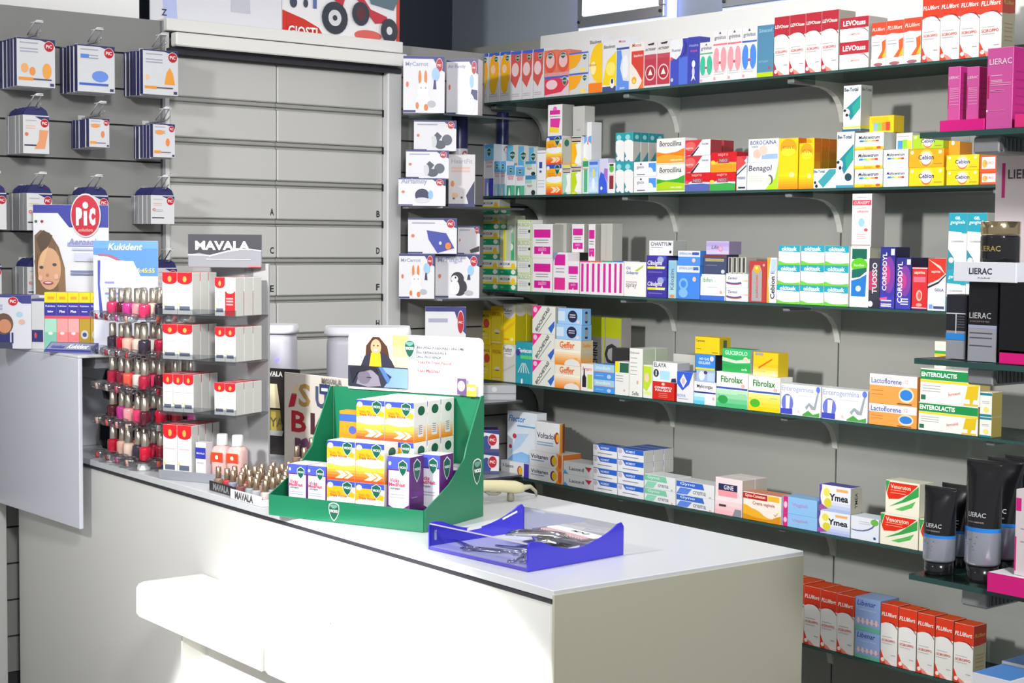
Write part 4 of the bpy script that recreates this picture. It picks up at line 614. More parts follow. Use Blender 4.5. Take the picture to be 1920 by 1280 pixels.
B(4, 1412, 1459, 661, 705, dict(base='#f0c018', sc='#e0c010', f=[('r', '#9a9a9a', .08, .86, .4, .98), ('g', '#f0dca0', '#f0b81c', 0, 0, 1, .5, 4), ('p', '#e06018', [(.2, .36), (.75, .76), (.78, .72), (.24, .3)]), ('e', '#f0c8b8', .84, .12, .07, .08), ('l', '#c0a868', .1, .5, [.2], .012)]), 'amber box with orange slash, on the yellow plant box', d=.05, dx=.02)
EN = dict(base='#e6e8ee', tc='#eceef2', f=[T('#9aa4c8', 'Enterogermina', .42, .84, .8), ('l', '#bcc0cc', .4, .8, [.66], .008), ('e', '#6a74cc', .17, .38, .15, .30), ('r', '#3f49b8', 0, .02, .3, .2), ('p', '#eef0f6', [(.13, .2), (.22, .2), (.24, .62), (.13, .62)]), ('p', '#9aa0a8', [(.62, .3), (.72, .46), (.84, .34), (.9, .7), (.96, .95), (.98, .95), (.93, .6), (.88, .24), (.78, .24), (.72, .36), (.66, .22)]), ('p', '#4aa048', [(.56, .06), (.7, .2), (.82, .08), (.98, .16), (.98, .02), (.56, .02)]), ('e', '#5a7ad8', .94, .9, .05, .1), ('e', '#ecc8c0', .46, .14, .03, .05)])
S(4, [(1464, 1539, 722, None), (1541, 1627, 730, None)], EN, 'wide white box with blue vial and green foot, {} of two, fourth shelf', 'wide white vial boxes', d=.06)
LA = dict(base='#ec9c4c', tc='#c8c8cc', f=[('r', '#e8e6ea', 0, .62, 1, 1), T('#4a5aa8', 'Lactoflorene', .36, .78, .64, b=.03), T('#d8a0a0', '12', .78, .8, .07), ('e', '#f6d4b0', .78, .36, .16, .26), ('e', '#2f7cd0', .78, .36, .13, .18), ('l', '#c07a3c', .05, .3, [.45, .32], .01), ('l', '#7a4a2c', .6, .9, [.06], .02)])
S(4, [(1629, 1719, 759, None), (1630, 1720, 703, 758)], LA, 'white-topped orange box with blue oval, {} counting upward', 'white-topped orange boxes', d=.07)
EL = dict(base='#e6e8e2', sc='#d8c47c', tc='#dfe4dc', f=[('r', '#188a48', 0, .68, 1, .97), ('r', '#e8cc20', 0, .60, 1, .67), T('#ffffff', 'ENTEROLACTIS', .32, .83, .6, b=.05), ('p', '#d8b818', [(.76, .2), (.80, .58), (.98, .60), (.96, .2), (.90, .2), (.88, .06), (.84, .06), (.84, .2)]), ('r', '#e0b428', .74, .02, .98, .07), ('l', '#a8a8a4', .04, .35, [.5, .42, .34], .01), ('t', '#e08a80', 'fermenti', .58, .32, .2, {'rot': .2}), ('r', '#2c6a50', .02, .08, .1, .22)])
B(4, 1722, 1834, 758, None, EL, 'large white box with green and yellow bands, lower of two, fourth shelf', d=.05)
B(4, 1725, 1838, 694, 757, EL, 'large white box with green and yellow bands, upper of two, fourth shelf', d=.05)
S(4, [(1836, 1859, 781, None), (1837, 1860, 735, 780)], dict(base='#e8e8dc', sc='#dcc468', tc='#e8e4cc', f=[('r', '#1f7a8a', 0, .86, 1, .97), ('r', '#1f7a8a', 0, 0, 1, .1), ('e', '#e8d87c', .55, .28, .24, .12), ('l', '#9a9ac0', .2, .8, [.55, .62], .01)]), 'small white box with teal ends and cream side, {} counting upward', 'small teal-ended boxes', d=.05)
B(4, 1752, 1774, 640, 692, dict(base='#e4e4d4', f=[('r', '#e8e4cc', 0, .8, 1, 1), ('r', '#3c9a48', .0, .55, 1, .66), ('r', '#f0b82c', 0, .45, 1, .55), ('r', '#3c9a68', .1, .1, .4, .2)]), 'small cream and green box standing on the large green banded one', d=.04, dx=.03)
# --- shelf 5
VT = dict(base='#e4e4e6', sc='#c87028', f=[('p', '#f0a018', [(.78, 0), (.98, 0), (.98, 1), (.80, 1), (.9, .5)]), ('e', '#e8621c', .92, .5, .06, .45), ('e', '#7a2a68', .72, .52, .09, .36), ('e', '#e8c418', .76, .52, .08, .30), T('#2f3450', 'Voltaren', .3, .66, .52, b=.03), ('l', '#7a9ac8', .05, .45, [.4], .03)])
FLC = dict(base='#dfe4ec', f=[('r', '#dfe6f0', 0, 0, 1, 1), T('#3a8ad0', 'Flector', .34, .85, .56, sh=.3, b=.04), ('p', '#8cbcec', [(0, .0), (.9, .0), (.9, .14), (.5, .2), (.2, .12)]), ('p', '#b8d4f0', [(.1, .12), (.35, .55), (.75, .58), (.45, .3)]), ('r', '#5aa4d8', .35, .70, .95, .73), ('e', '#c83848', .26, .50, .07, .05), ('e', '#c83848', .12, .28, .05, .04)])
B(5, 939, 992, 866, None, dict(base='#e4e4e4', f=[('r', '#4a38a8', .82, 0, 1, 1), T('#3a3a48', 'V-Sistem', .25, .68, .4), ('e', '#a83a68', .68, .45, .09, .34), ('e', '#f0b41c', .70, .45, .07, .28)]), 'flat white box with violet end and yellow ball, fifth shelf left', d=.06)
B(5, 951, 1006, 772, 865, FLC, 'tall pale blue and white box, fifth shelf left, upper', d=.05, dx=.03)
S(5, [(993, 1055, 877, None), (993, 1055, 848, 876)], VT, 'white and orange box with yellow ball, {} counting upward, fifth shelf', 'white and orange ball boxes', d=.09)
B(5, 1005, 1049, 792, 847, dict(base='#dfdfe2', sc='#e09020', f=[T('#3a3f50', 'Voltadol', .42, .55, .76, b=.03), ('e', '#a8382c', .9, .52, .1, .2), ('e', '#f0b41c', .93, .52, .07, .14), ('l', '#8aa8d0', .05, .75, [.32, .24], .02)]), 'white box with yellow-orange edge on the ball boxes, front one', d=.012)
for r in range(7):
    Dd = dict(base='#b4b8bc', sc='#a8acb0' if r > 1 else '#b88a58', f=[], s=[('r', '#8c9296', .55, .04, .9, .96)] if r > 1 else [('r', '#7a3a1c', .6, .02, .95, .98)])
    B(5, 1005, 1049, 791, 847, Dd, f'thin grey-sided box filed behind the white ball box, {OR[r]} back', d=.028, dx=.022+.0295*r, group='thin filed boxes on the fifth shelf')
S(5, [(1056, 1111, 892, None), (1056, 1111, 868, 891)], dict(base='#e2e4e8', tc='#e6e6ea', f=[('p', '#c82c4c', [(.74, .78), (.98, .78), (.88, .4)]), ('p', '#4aa4e4', [(0, .02), (.18, .02), (.05, .35)]), T('#4a4a58', 'Lasonil', .46, .5, .5)]), 'flat white box with small red triangle, {} counting upward', 'red triangle boxes', d=.09)
NB = dict(base='#e2e4ea', sc='#c4c4c0', tc='#4060a8', f=[('r', '#2a62c8', 0, .58, 1, 1), ('p', '#e4e6ec', [(0, .4), (1, .3), (.9, .5), (.3, .58), (.2, .95), (0, .95)]), ('e', '#c8b8c4', .1, .72, .08, .2), T('#dfe8f8', 'MOMENT', .5, .76, .36), ('l', '#7a8090', .2, .8, [.3], .03)])
for i, (xa, xb, ys) in enumerate(((1112, 1157, (902, 879, 857, 835)), (1158, 1207, (910, 887, 864, 842)))):
    for j, y in enumerate(ys):
        B(5, xa, xb, y, None if j == 0 else ys[j-1]-1, NB, f'flat blue and white box, {"left" if i == 0 else "right"} column of big stack, {OR[j]} from bottom', d=.048, rep=1 if i == 0 else (3 if j > 1 else 1), group='big blue and white stack')
def cre(c, c2): return dict(base='#dfe2e4', f=[('p', c, [(0, .55), (.75, .55), (.7, .97), (0, .97)]), ('p', c2, [(0, .02), (.3, .05), (.42, .5), (.1, .5)]), T('#7a7c8c', 'crema', .62, .28, .34), T('#d4ece4', 'Gyno', .3, .78, .4), ('e', '#d8a8a8', .9, .1, .03, .07)])
S(5, [(1208, 1266, 918, None), (1208, 1266, 892, 917)], cre('#7cc4a4', '#8cd0b4'), 'flat white box with mint green patch, {} counting upward', 'mint patched boxes', d=.08)
S(5, [(1268, 1339, 931, None), (1268, 1339, 905, 930)], cre('#3a66cc', '#5a84e0'), 'flat white box with blue patch, {} counting upward', 'blue patched flat boxes', d=.08)
B(5, 1341, 1392, 897, None, dict(base='#ecdade', sc='#c4beb4', tc='#e8e0de', f=[('g', '#f0b8c0', '#eee0e2', 0, 0, 1, .5, 4), ('r', '#2c3058', .12, .66, .82, .84), T('#dfe0f0', 'GINE', .5, .75, .36), ('r', '#f09aa4', .12, .50, .82, .66), ('p', '#8a8c94', [(.66, 0), (.98, 0), (.98, .2), (.75, .2)]), ('r', '#4a3a44', .15, .22, .42, .28)]), 'pink-white box with navy and pink bands, fifth shelf', d=.06, rep=2)
B(5, 1393, 1465, 926, None, dict(base='#efe6da', tc='#e08a6c', f=[('w', '#ecb02c', 0, [.55, .4, .16, .08]), ('w', '#d89018', 0, [.2, .12, .1, .3]), ('r', '#b8201c', 0, .76, .64, .97), ('r', '#f0b430', .66, .78, .95, .97), T('#f4d8d0', 'Gyno-Canesten', .32, .87, .54, b=.04), T('#c06a6c', 'Crema vaginale', .55, .62, .58), ('p', '#e8a06c', [(.8, .35), (.86, .25), (.95, .45), (.86, .32)])]), 'cream box with dark red label and golden swirl, fifth shelf', d=.07)
S(5, [(1466, 1532, 966, None), (1467, 1532, 934, 965)], dict(base='#8cbce8', f=[('r', '#cc2c78', .02, 0, .16, 1), ('e', '#f0c0d8', .09, .5, .05, .2), T('#b090c8', 'Vagisil', .5, .55, .46, b=.05)]), 'sky blue box with crimson end strip, {} counting upward', 'sky blue crimson-ended boxes', d=.07)
YM = lambda: dict(base='#e2e6f0', tc='#5048a0', sc='#c4c0b0', f=[('r', '#5a48a8', 0, 0, .08, 1), ('g', '#a8b8e4', '#e4e6f0', .1, 0, 1, .5, 4), ('e', '#ecebd0', .24, .55, .2, .42), ('e', '#d8cc3c', .28, .32, .12, .18), ('e', '#e4d85c', .24, .72, .1, .16), ('r', '#f0a860', .55, .80, .92, .9), T('#1c1c28', 'Ymea', .63, .56, .6, b=.05), ('p', '#a050a0', [(0, .02), (.3, .1), (.1, .25), (0, .2)])])
yd = YM(); yd['s'] = [T('#4a4a50', 'YMEA', .5, .5, .6, v=1)]
B(5, 1533, 1594, 960, None, YM(), 'white and violet box with pale yellow oval, lower one', d=.07)
B(5, 1536, 1595, 911, 959, yd, 'white and violet box with pale yellow oval, upper one', d=.055)
B(5, 1595, 1648, 970, None, dict(base='#dbe2ee', f=[('e', '#5a5c9c', .25, .9, .66, .54), ('e', '#dde0ea', .22, .95, .66, .54), ('e', '#6ab04a', .85, .84, .14, .14), ('e', '#3a4a98', .86, .16, .05, .06), ('l', '#a8acb8', .3, .7, [.8, .72], .01)]), 'pale blue-white box with dark curve and leaf, fifth shelf', d=.07)
VE = dict(base='#ece8d4', f=[('p', '#2f9a4c', [(0, .98), (.12, .98), (.02, .6)]), ('p', '#dc2c14', [(.12, .95), (.96, .95), (.7, .66), (.4, .48), (.1, .44), (.04, .6)]), ('p', '#35a04c', [(.98, .92), (.98, .62), (.6, .42), (.12, .22), (.5, .46)]), ('p', '#5cb85c', [(.3, .16), (.7, .36), (.9, .48), (.8, .28), (.5, .14)]), T('#f6d8c4', 'Venoruton', .45, .83, .6, b=.04), ('l', '#f0a088', .15, .6, [.72, .64], .01)])
B(5, 1650, 1722, 966, None, VE, 'cream box with red leaf and green grass, lower left one', d=.07)
B(5, 1723, 1800, 978, None, VE, 'cream box with red leaf and green grass, behind the cream tube', d=.07)
B(5, 1660, 1724, 903, 965, VE, 'cream box with red leaf and green grass, upper one', d=.07)
# --- shelf 6
FL6 = dict(FL); FL6['tc'] = '#e04a10'
S(6, [(1448, 1478, 1084, None), (1478, 1508, 1091, None), (1508, 1539, 1100, None), (1539, 1570, 1108, None), (1570, 1602, 1116, None)], FL6, 'orange-red topped white syrup box on the lowest shelf, {} from the left', 'orange-red syrup boxes left of the blue pair', d=.1)
LBn = dict(base='#8ca8d8', tc='#9ab0dc', f=[('r', '#90aadc', 0, 0, 1, 1), T('#3c4c98', 'Libenar', .45, .84, .72, sh=.2, b=.03), ('l', '#b8c4e4', .15, .85, [.64], .012), ('l', '#f0b0a8', .05, .95, [.28], .02), ('r', '#6ab49c', 0, 0, 1, .14)]+[('e', '#eac8c8', .14+.18*i, .3, .05, .1) for i in range(5)])
S(6, [(1603, 1650, 1184, None), (1603, 1651, 1122, 1183)], LBn, 'pale blue box with pink droplets, {} counting upward, lowest shelf', 'pale blue droplet boxes', d=.09)
S(6, [(1652, 1684, 1133, None), (1685, 1719, 1142, None), (1720, 1753, 1151, None), (1754, 1788, 1160, None), (1789, 1826, 1170, None)], FL6, 'orange-red topped white syrup box on the lowest shelf, {} right of the blue pair', 'orange-red syrup boxes right of the blue pair', d=.062)
B(6, 1789, 1826, 1170, None, FL6, 'orange-red topped syrup box in second file, lowest shelf right end', d=.06, dx=.071)
# ================================================================ LEFT WALL: CORNER SHELF BOXES
def pic(u, v, r, asp, t=True):
    o = [('e', '#e8d4d6', u, v, r*1.1, r*1.1*asp), ('e', '#b81c2c', u, v, r, r*asp)]
    if t: o += [T('#f4ecec', 'PiC', u, v, r*1.3, b=.05)]
    return o
def C(k, xl, xr, yt, yb, D, label, d=.1, y=None, name='health_box', cat='box', turn=0, z=None):
    """carton facing out of the slatted wall, standing on corner shelf k or at height z"""
    Y = YC+.095 if y is None else y+.083
    TN = math.radians(-36.5); d = min(d, .098); z0 = (CS[k] if z is None else z)+.0004
    P_ = aty(xl, (yt+yb)/2, Y); P_.z = z0; w = spanw(P_, xr, TN); mid_ = P_+Vector((math.cos(TN), math.sin(TN), 0))*w*.5
    h = topz(mid_, yt)-z0
    o = carton(w-.001, h, d, D).build(name, None, P_, TN)
    return tag(o, label, cat), z0+h
def picbox(extra, t=None, hh=None):
    return dict(base='#e2e2e8', tc='#34387c', lc='#c4c4ca', f=[('p', '#34387c', [(0, .95), (0, 1), (1, 1), (1, .72), (.86, .78), (.72, .95)])]+pic(.87, .84, .075, 1.5)+[('e', '#d8785c', .1, .5, .035, .05), ('r', '#34387c', 0, .01, .3, .05)]+([T('#9aa0c0', t, .33, .86, .55)] if t else [('l', '#a8aac0', .08, .55, [.86], .02)])+extra)
bun = [('e', '#d8863c', .40, .62, .035, .13), ('e', '#d8863c', .54, .62, .035, .13), ('e', '#eeeef0', .48, .40, .14, .15), ('e', '#f2f2f4', .48, .2, .17, .16), ('e', '#d87c3c', .34, .13, .04, .06), ('e', '#d87c3c', .55, .1, .05, .06), ('e', '#8a96b0', .43, .44, .012, .02), ('e', '#8a96b0', .54, .44, .012, .02), ('e', '#9cc8ec', .78, .68, .09, .12), ('p', '#34346c', [(.72, .42), (.80, .42), (.78, .58), (.74, .58)]), ('e', '#b4b6c0', .68, .16, .1, .06)]
C(1, 756, 834, 106, 190, picbox(bun, 'MrCarrot'), 'white box with rabbit-shaped inhaler picture, top corner shelf', d=.12)
_p = aty(837, 150, YC+.085); _p.z = CS[1]+.0004; _a = math.radians(-52); _w = spanw(_p, 896, _a)
b2 = carton(_w, topz(_p, 112)-_p.z, .07, picbox([('p', '#34346c', [(.75, .32), (.98, .26), (.98, .44), (.8, .46)]), ('e', '#9cc8ec', .80, .6, .06, .12), ('e', '#f0f0f2', .7, .2, .2, .2)], 'Air Family')).build('health_box', None, _p, _a)
tag(b2, 'white box turned at an angle beside the yellow drop boxes, top corner shelf', 'box')
hrt = [('p', '#4a5262', [(.42, .42), (.55, .62), (.66, .48), (.56, .28)]), ('e', '#5a6070', .78, .36, .12, .18), ('e', '#4c5464', .62, .2, .13, .14), ('e', '#d0d2d6', .48, .3, .06, .2)]
_, t1 = C(2, 747, 836, 334, 378, picbox([('e', '#2f3458', .50, .38, .15, .24), ('e', '#d4d6de', .5, .2, .16, .1), ('e', '#8cbcec', .68, .4, .05, .16)], 'Airfamily'), 'white box with dark oval device picture, lower corner stack', d=.13)
_, t2 = C(2, 761, 842, 282, 333, picbox(hrt), 'white box with grey cuff device picture, middle of corner stack', d=.12, z=t1, y=YC+.03)
_, t3 = C(2, 776, 856, 226, 280, picbox(hrt), 'white box with grey cuff device picture, top of corner stack', d=.11, z=t2, y=YC+.045)
C(2, 841, 891, 290, 378, dict(base='#d8d4d8', tc='#30346c', lc='#b8b8bc', f=[T('#a8aab8', 'HeartFit', .5, .87, .8), ('l', '#e0b8b0', .1, .8, [.74, .68], .02), ('e', '#e0823c', .15, .44, .07, .06), ('p', '#30345c', [(.66, .22), (.98, .5), (.98, .04), (.75, .06)]), ('r', '#30346c', 0, 0, 1, .06), ('e', '#e0b48c', .25, .22, .12, .05), ('e', '#3a3440', .2, .16, .04, .02), ('e', '#3a3440', .5, .18, .04, .02)]), 'upright pale box with navy picture edge beside corner stack', d=.1)
def can(x, y, z, h, lab, r=.031):
    m = M(); hs = h*.55
    m.lathe([(r*.92, 0), (r*.96, .008), (r, .012), (r, hs*.5), (r, hs), (r, h*.62), (r*.98, h), (r*.9, h+.004)], mat('#dfe0e4', .25), 20, mlist=[mat('#a8aab0', .25, .7), mat('#a8aab0', .25, .7), mat('#e0e1e6', .3), mat('#e0e1e6', .3), mat('#e0e1e6', .3), mat('#262a60', .3), mat('#262a60', .3)])
    def mp(a, b, l): a /= r; a -= .35; return ((r+.0004*l)*math.sin(a), -(r+.0004*l)*math.cos(a), b)
    m.geo([mp(r*.42+.013*math.cos(t*.5236), h*.56+.013*math.sin(t*.5236), 1) for t in range(12)], [tuple(range(12))], mat('#b0404c'))
    m.text('PiC', r*.42, h*.56, .017, mat('#f0e6e6'), mp, 2, bold=.04)
    return tag(m.build('spray_can', None, (x, y, z+.0004)), lab, 'spray can')
xa = aty(871, 260, YC+.15).x; can(xa+.004, YC+.185, CS[2], aty(871, 212, YC+.18).z-CS[2], 'tall white and navy spray can behind the upright pale box')
xa = aty(937, 240, 4.864).x; can(xa+.016, 4.866, SH[2], aty(937, 212, 4.86).z-SH[2], 'tall white and navy spray can behind the blue spray boxes', .0235)
ping = [('e', '#2c2c36', .50, .44, .15, .16), ('e', '#2a2a34', .54, .25, .18, .2), ('e', '#e8e8ea', .44, .24, .11, .17), ('e', '#e8e8ea', .44, .44, .08, .08), ('e', '#1c1c24', .46, .47, .02, .025), ('e', '#9cc8ec', .80, .64, .07, .12), ('p', '#34346c', [(.72, .42), (.80, .42), (.78, .54), (.74, .54)]), ('e', '#b4b6c0', .76, .12, .1, .06)]
_, a1 = C(3, 748, 815, 476, 553, picbox(bun, 'MrCarrot'), 'white box with rabbit-shaped inhaler picture, middle corner shelf', d=.12)
_, a2 = C(3, 816, 899, 477, 553, picbox(ping, 'MrPingui'), 'white box with penguin-shaped inhaler picture, middle corner shelf', d=.12)
C(3, 765, 857, 409, 468, picbox([('p', '#3848a4', [(.38, .66), (.78, .58), (.95, .16), (.6, .02), (.42, .4)]), ('e', '#e8803c', .82, .22, .06, .1), ('e', '#c8d0f0', .66, .3, .03, .05)]), 'white box with blue heating pad picture lying on the rabbit box', z=a1, d=.10, y=YC+.02)
C(3, 858, 900, 424, 468, picbox([('p', '#3a2c34', [(.55, .15), (.98, .3), (.98, .1), (.6, .04)])]), 'small white box partly behind the green stack, on the penguin box', z=a2, d=.09, y=YC+.025)
C(4, 797, 873, 575, 700, picbox([('l', '#a8a8b0', .1, .7, [.6, .5], .02), ('e', '#d87858', .12, .2, .06, .06)]), 'shaded white box standing alone below the penguin box', d=.08, z=CS[4])
C(4, 905, 968, 722, 756, dict(base='#a8abb0', lc='#8c8f94', f=[('r', '#6a6d72', 0, .4, 1, .46), ('e', '#c4c6ca', .35, .72, .08, .18)]), 'flat grey boxed appliance on the corner shelf behind the yellow boxes', d=.12)
for i, (ya, yb, zz) in enumerate(((847, 885, None), (806, 845, 1))):
    foot = [('e', '#3a4890', .22, .35, .3, .4), ('r', '#4a5078', 0, 0, 1, .14)]
    _, pz = C(5, 905, 936, ya, yb, dict(base='#dedee4', tc='#34387c', lc='#34387c', f=[('p', '#34387c', [(0, .9), (0, 1), (1, 1), (1, .8)])]+foot+pic(.6, .55, .26, 1.0)), f'small white and navy box with round red badge, {"lower" if i == 0 else "upper"} of two near the scanner', d=.1, z=CS[5] if i == 0 else pz)
# ---------------------------------------------------------------- hooks with hanging packs
HL = .172
def hookmk(x, z, lab):
    h = empty('display_hook', (x, YL, z), 0, lab, 'display hook', 'wire display hooks on the slatted wall')
    m = M(); m.tube([(0, .0, 0), (0, -HL+.02, .004), (0, -HL, .016)], .0025, mat('#c8cacc', .25, .8), 8); m.box(-.012, .012, -.008, -.0005, -.012, .010, mat('#c8c8c8', .4), .002); m.build('wire', h)
    m = M(); m.tube([(-.012, -HL+.075, .007), (-.010, -HL+.03, .040), (-.008, -HL+.012, .045), (.010, -HL+.012, .045), (.012, -HL+.03, .040), (.013, -HL+.075, .007)], .0022, mat('#e4e5ea', .25), 6)
    m.box(-.012, .012, -HL+.012, -HL+.05, .040, .042, mat('#f4f4f6', .3)); m.build('price_clip', h)
    return h
def card(w, h, extra, t=.0215):
    D = dict(base='#d9dbe0', tc='#30326a', lc='#30326a', sc='#30326a', f=[('p', '#30326a', [(0, .97), (0, 1), (1, 1), (1, .86), (.9, .9), (.6, .97)])]+pic(.84, .85, .125, w/h)+[('l', '#a4a8bc', .08, .55, [.90, .78, .72], .012)]+extra+[('r', '#3c4070', .86, .03, .96, .09)])
    return carton(w, h, t, D)
def hung(w, h, extra):   # boxed plaster pack with a rounded navy header
    m = carton(w, h, .0262, dict(base='#dcdde0', lc='#a6a8ac', tc='#30326a', f=[('p', '#30326a', [(.45, .97), (1, .97), (1, .82), (.7, .88)])]+pic(.82, .80, .15, w/h)+[('l', '#b4b6c4', .1, .5, [.86], .012), ('e', '#e0745c', .13, .5, .07, .05), ('r', '#2c3058', .04, .2, .55, .235), ('l', '#e8c4b0', .1, .45, [.72, .66], .012)]+extra))
    pts = [(.02*w, h), (w*.98, h), (w*.9, h+.016), (w*.72, h+.026), (w*.3, h+.026), (w*.1, h+.014)]
    m.prism(pts, .001, .004, mat('#2c2e66'), lambda a, b, d: (a, d, b)); return m
ORG = lambda: [('e', '#f0b078', .2, .38, .1, .1), ('e', '#ec9850', .4, .32, .08, .09), ('e', '#f0a850', .78, .34, .12, .16), ('r', '#f09838', .04, .13, .42, .19), ('r', '#5a5468', .42, .145, .9, .175)]
ORG1 = lambda: [('e', '#f2c8a0', .12, .38, .06, .06), ('p', '#f0a040', [(.6, .24), (.9, .24), (.84, .5), (.75, .62), (.66, .5)]), ('r', '#f09838', .04, .13, .38, .19), ('r', '#5a5468', .38, .145, .84, .175)]
BLU = lambda: [('e', '#6c94e4', .6, .34, .22, .12), ('r', '#5a8ae0', .08, .72, .3, .80), ('r', '#4468c4', .04, .14, .82, .19)]
ARM = lambda: [('p', '#e8a070', [(.42, .12), (.82, .14), (.96, .62), (.62, .62), (.6, .35)])]
SML = lambda: [('e', '#f0a060', .3, .74, .2, .07), ('e', '#ee8c4c', .66, .45, .09, .12), ('r', '#f0a040', .04, .12, .34, .2), ('r', '#6a6478', .34, .14, .8, .165)]
GREY = lambda: [('l', '#c8c8d0', .1, .5, [.5, .45], .012)]
HK = [('top', 'left', 31, 103, 72, 163, 'c', ORG, 5), ('top', 'middle', 145, 215, 85, 173, 'c', BLU, 5), ('top', 'right', 268, 334, 94, 178, 'c', ORG1, 6),
      ('second', 'left', 43, 92, 216, 288, 'h', ARM, 5), ('second', 'middle', 167, 205, 222, 276, 'c', SML, 7), ('second', 'right', 287, 328, 232, 295, 'c', SML, 6),
      ('third', 'outermost left', -36, 12, 361, 430, 'h', GREY, 4), ('third', 'left', 50, 98, 362, 432, 'h', GREY, 5), ('third', 'middle', 155, 203, 366, 434, 'h', GREY, 4), ('third', 'right', 283, 327, 366, 420, 'h', GREY, 5),
      ('fourth', 'left', 51, 96, 500, 560, 'h', GREY, 4), ('fourth', 'right', 290, 332, 502, 560, 'h', GREY, 4), ('fourth', 'outermost left', -44, 3, 498, 560, 'h', GREY, 3)]
for row, side, xl, xr, yt, yb, kind, ex, n in HK:
    Yf = YL-HL+.040; a, b = aty(xl, yt, Yf), aty(xr, yt, Yf); zt = aty((xl+xr)/2, yt, Yf).z; w = b.x-a.x; h = zt-aty((xl+xr)/2, yb, Yf).z
    hz = zt+.006 if kind == 'c' else zt+.018
    hookmk((a.x+b.x)/2, hz, f'white wire hook carrying packs, {row} row, {side}')
    base = None; step = .028 if kind == 'h' else (.026 if n < 6 else .0245)
    for i in range(n):
        y = Yf+i*(step if kind == 'c' else min(step, .155/n))
        if base is None: m = card(w, h, ex()) if kind == 'c' else hung(w, h, ex()); o = base = m.build('plaster_pack', None, (a.x, y, zt-h))
        else: o = base.copy(); COL.objects.link(o); o.location = (a.x+random.uniform(-.002, .002), y, zt-h-random.uniform(0, .004)*(kind == 'c'))
        pass
        tag(o, f'{"flat" if kind == "c" else "boxed"} plaster pack, {OR[i]} from front, {row}-row {side} hook', 'plaster pack', f'packs on the {row} row {side} hook')
# ================================================================ ON THE RAISED PLINTH
PT = 1.2452
def stand_card(name, cat, label, w, h, loc, rz, ops, base='#e6e8ef', t=.004, lean=0, shape=None, back='#c8c8cc'):
    m = M()
    if shape: m.prism(shape, 0, t, mat(base), lambda a, b, d: (a, d, b))
    else: m.box(0, w, 0, t, 0, h, mat(base), .001)
    m.ops(ops, w, h, lambda a, b, l: (a, -.0003*l, b))
    m.prism([(0, 0), (.09, 0), (0, h*.6)], w*.5-.001, w*.5+.001, mat(back), lambda a, b, d: (d, t+a, b))
    o = m.build(name, None, loc, rz); o.rotation_euler[0] = lean; return tag(o, label, cat)
RZ = math.radians(-42)
def onp(x, y, z): return atz(x, y, z)
# brand card with a girl
p, w, h = span(64, 205, 647, 385, PT, RZ)
p = Vector((p.x, p.y, PT))
HA, SK = '#7a5f44', '#d9a985'
stand_card('counter_card', 'display card', 'white and blue display card with smiling girl and red oval badge', w, h, p, RZ, [
    ('r', '#3a3fa0', 0, .94, 1, 1), ('p', '#3a3fa0', [(.30, .96), (1, .96), (1, .84), (.48, .84)]), ('e', '#4a6a4a', .04, .88, .02, .01), ('e', '#9a3038', .12, .88, .02, .01),
    ('p', HA, [(.03, .36), (.02, .78), (.10, .82), (.22, .80), (.34, .70), (.42, .55), (.42, .40), (.38, .36)]), ('p', '#5c4a3a', [(.04, .76), (.14, .82), (.26, .78), (.20, .70), (.10, .66)]), ('p', '#8f7350', [(.3, .72), (.42, .54), (.43, .38), (.34, .37)]),
    ('e', SK, .215, .545, .155, .15), ('p', '#e4ba8c', [(.08, .52), (.10, .64), (.21, .71), (.14, .58)]), ('e', '#4c4a50', .11, .555, .028, .011), ('e', '#4c4a50', .285, .575, .028, .011), ('e', '#c07c62', .19, .50, .02, .012), ('e', '#b0485c', .20, .445, .07, .014), ('e', '#e8dcd8', .20, .448, .045, .006), ('p', HA, [(.05, .5), (.06, .66), (.02, .6)]), ('e', '#e8b8a0', .1, .48, .03, .02), ('e', '#e8b8a0', .31, .49, .03, .02),
    ('r', '#4a4c78', .26, .36, .6, .385), ('l', '#a8b0dc', .46, .88, [.72], .012), ('l', '#c0c6e4', .52, .9, [.685], .007), ('r', '#d0d4ec', .55, .6, .82, .66), ('l', '#8088b8', .5, .82, [.53, .51], .006), T('#8a90c4', 'Aerosol', .66, .74, .36, sh=.2)])
crd = [o for o in COL.objects if o.name.startswith('counter_card')][-1]
m = M(); cx, cz = w*.705, h*.925; rx, rz_ = w*.20, h*.155
el = lambda r, n=28: [(cx+rx*r*math.cos(t*6.2832/n), cz+rz_*r*math.sin(t*6.2832/n)) for t in range(n)]
m.prism(el(1.0), -.006, -.002, mat('#e8dde2'), lambda a, b, d: (a, d, b)); m.prism(el(.93), -.0075, -.006, mat('#c41432'), lambda a, b, d: (a, d, b))
mp = lambda a, b, l: (a, -.0075-.0004*l, b)
m.text('P', cx-rx*.42, cz-rz_*.05, rx*.42, mat('#e8e8f2'), mp, 1, h=rz_*.82, bold=.09); m.text('C', cx+rx*.45, cz-rz_*.05, rx*.42, mat('#e8e8f2'), mp, 1, h=rz_*.82, bold=.09)
m.geo([mp(a, b, 1) for a, b in ((cx-rx*.11, cz-rz_*.46), (cx+rx*.11, cz-rz_*.46), (cx+rx*.11, cz+rz_*.2), (cx-rx*.11, cz+rz_*.2))], [(0, 1, 2, 3)], mat('#e8e8f2'))
m.geo([mp(cx+rx*.19*math.cos(t*.5236), cz+rz_*.46+rz_*.16*math.sin(t*.5236), 1) for t in range(12)], [tuple(range(12))], mat('#e8e8f2'))
m.text('solution', cx, cz-rz_*.66, rx*.95, mat('#e0a8a0'), mp, 1, bold=.03)
m.build('round_badge', crd)
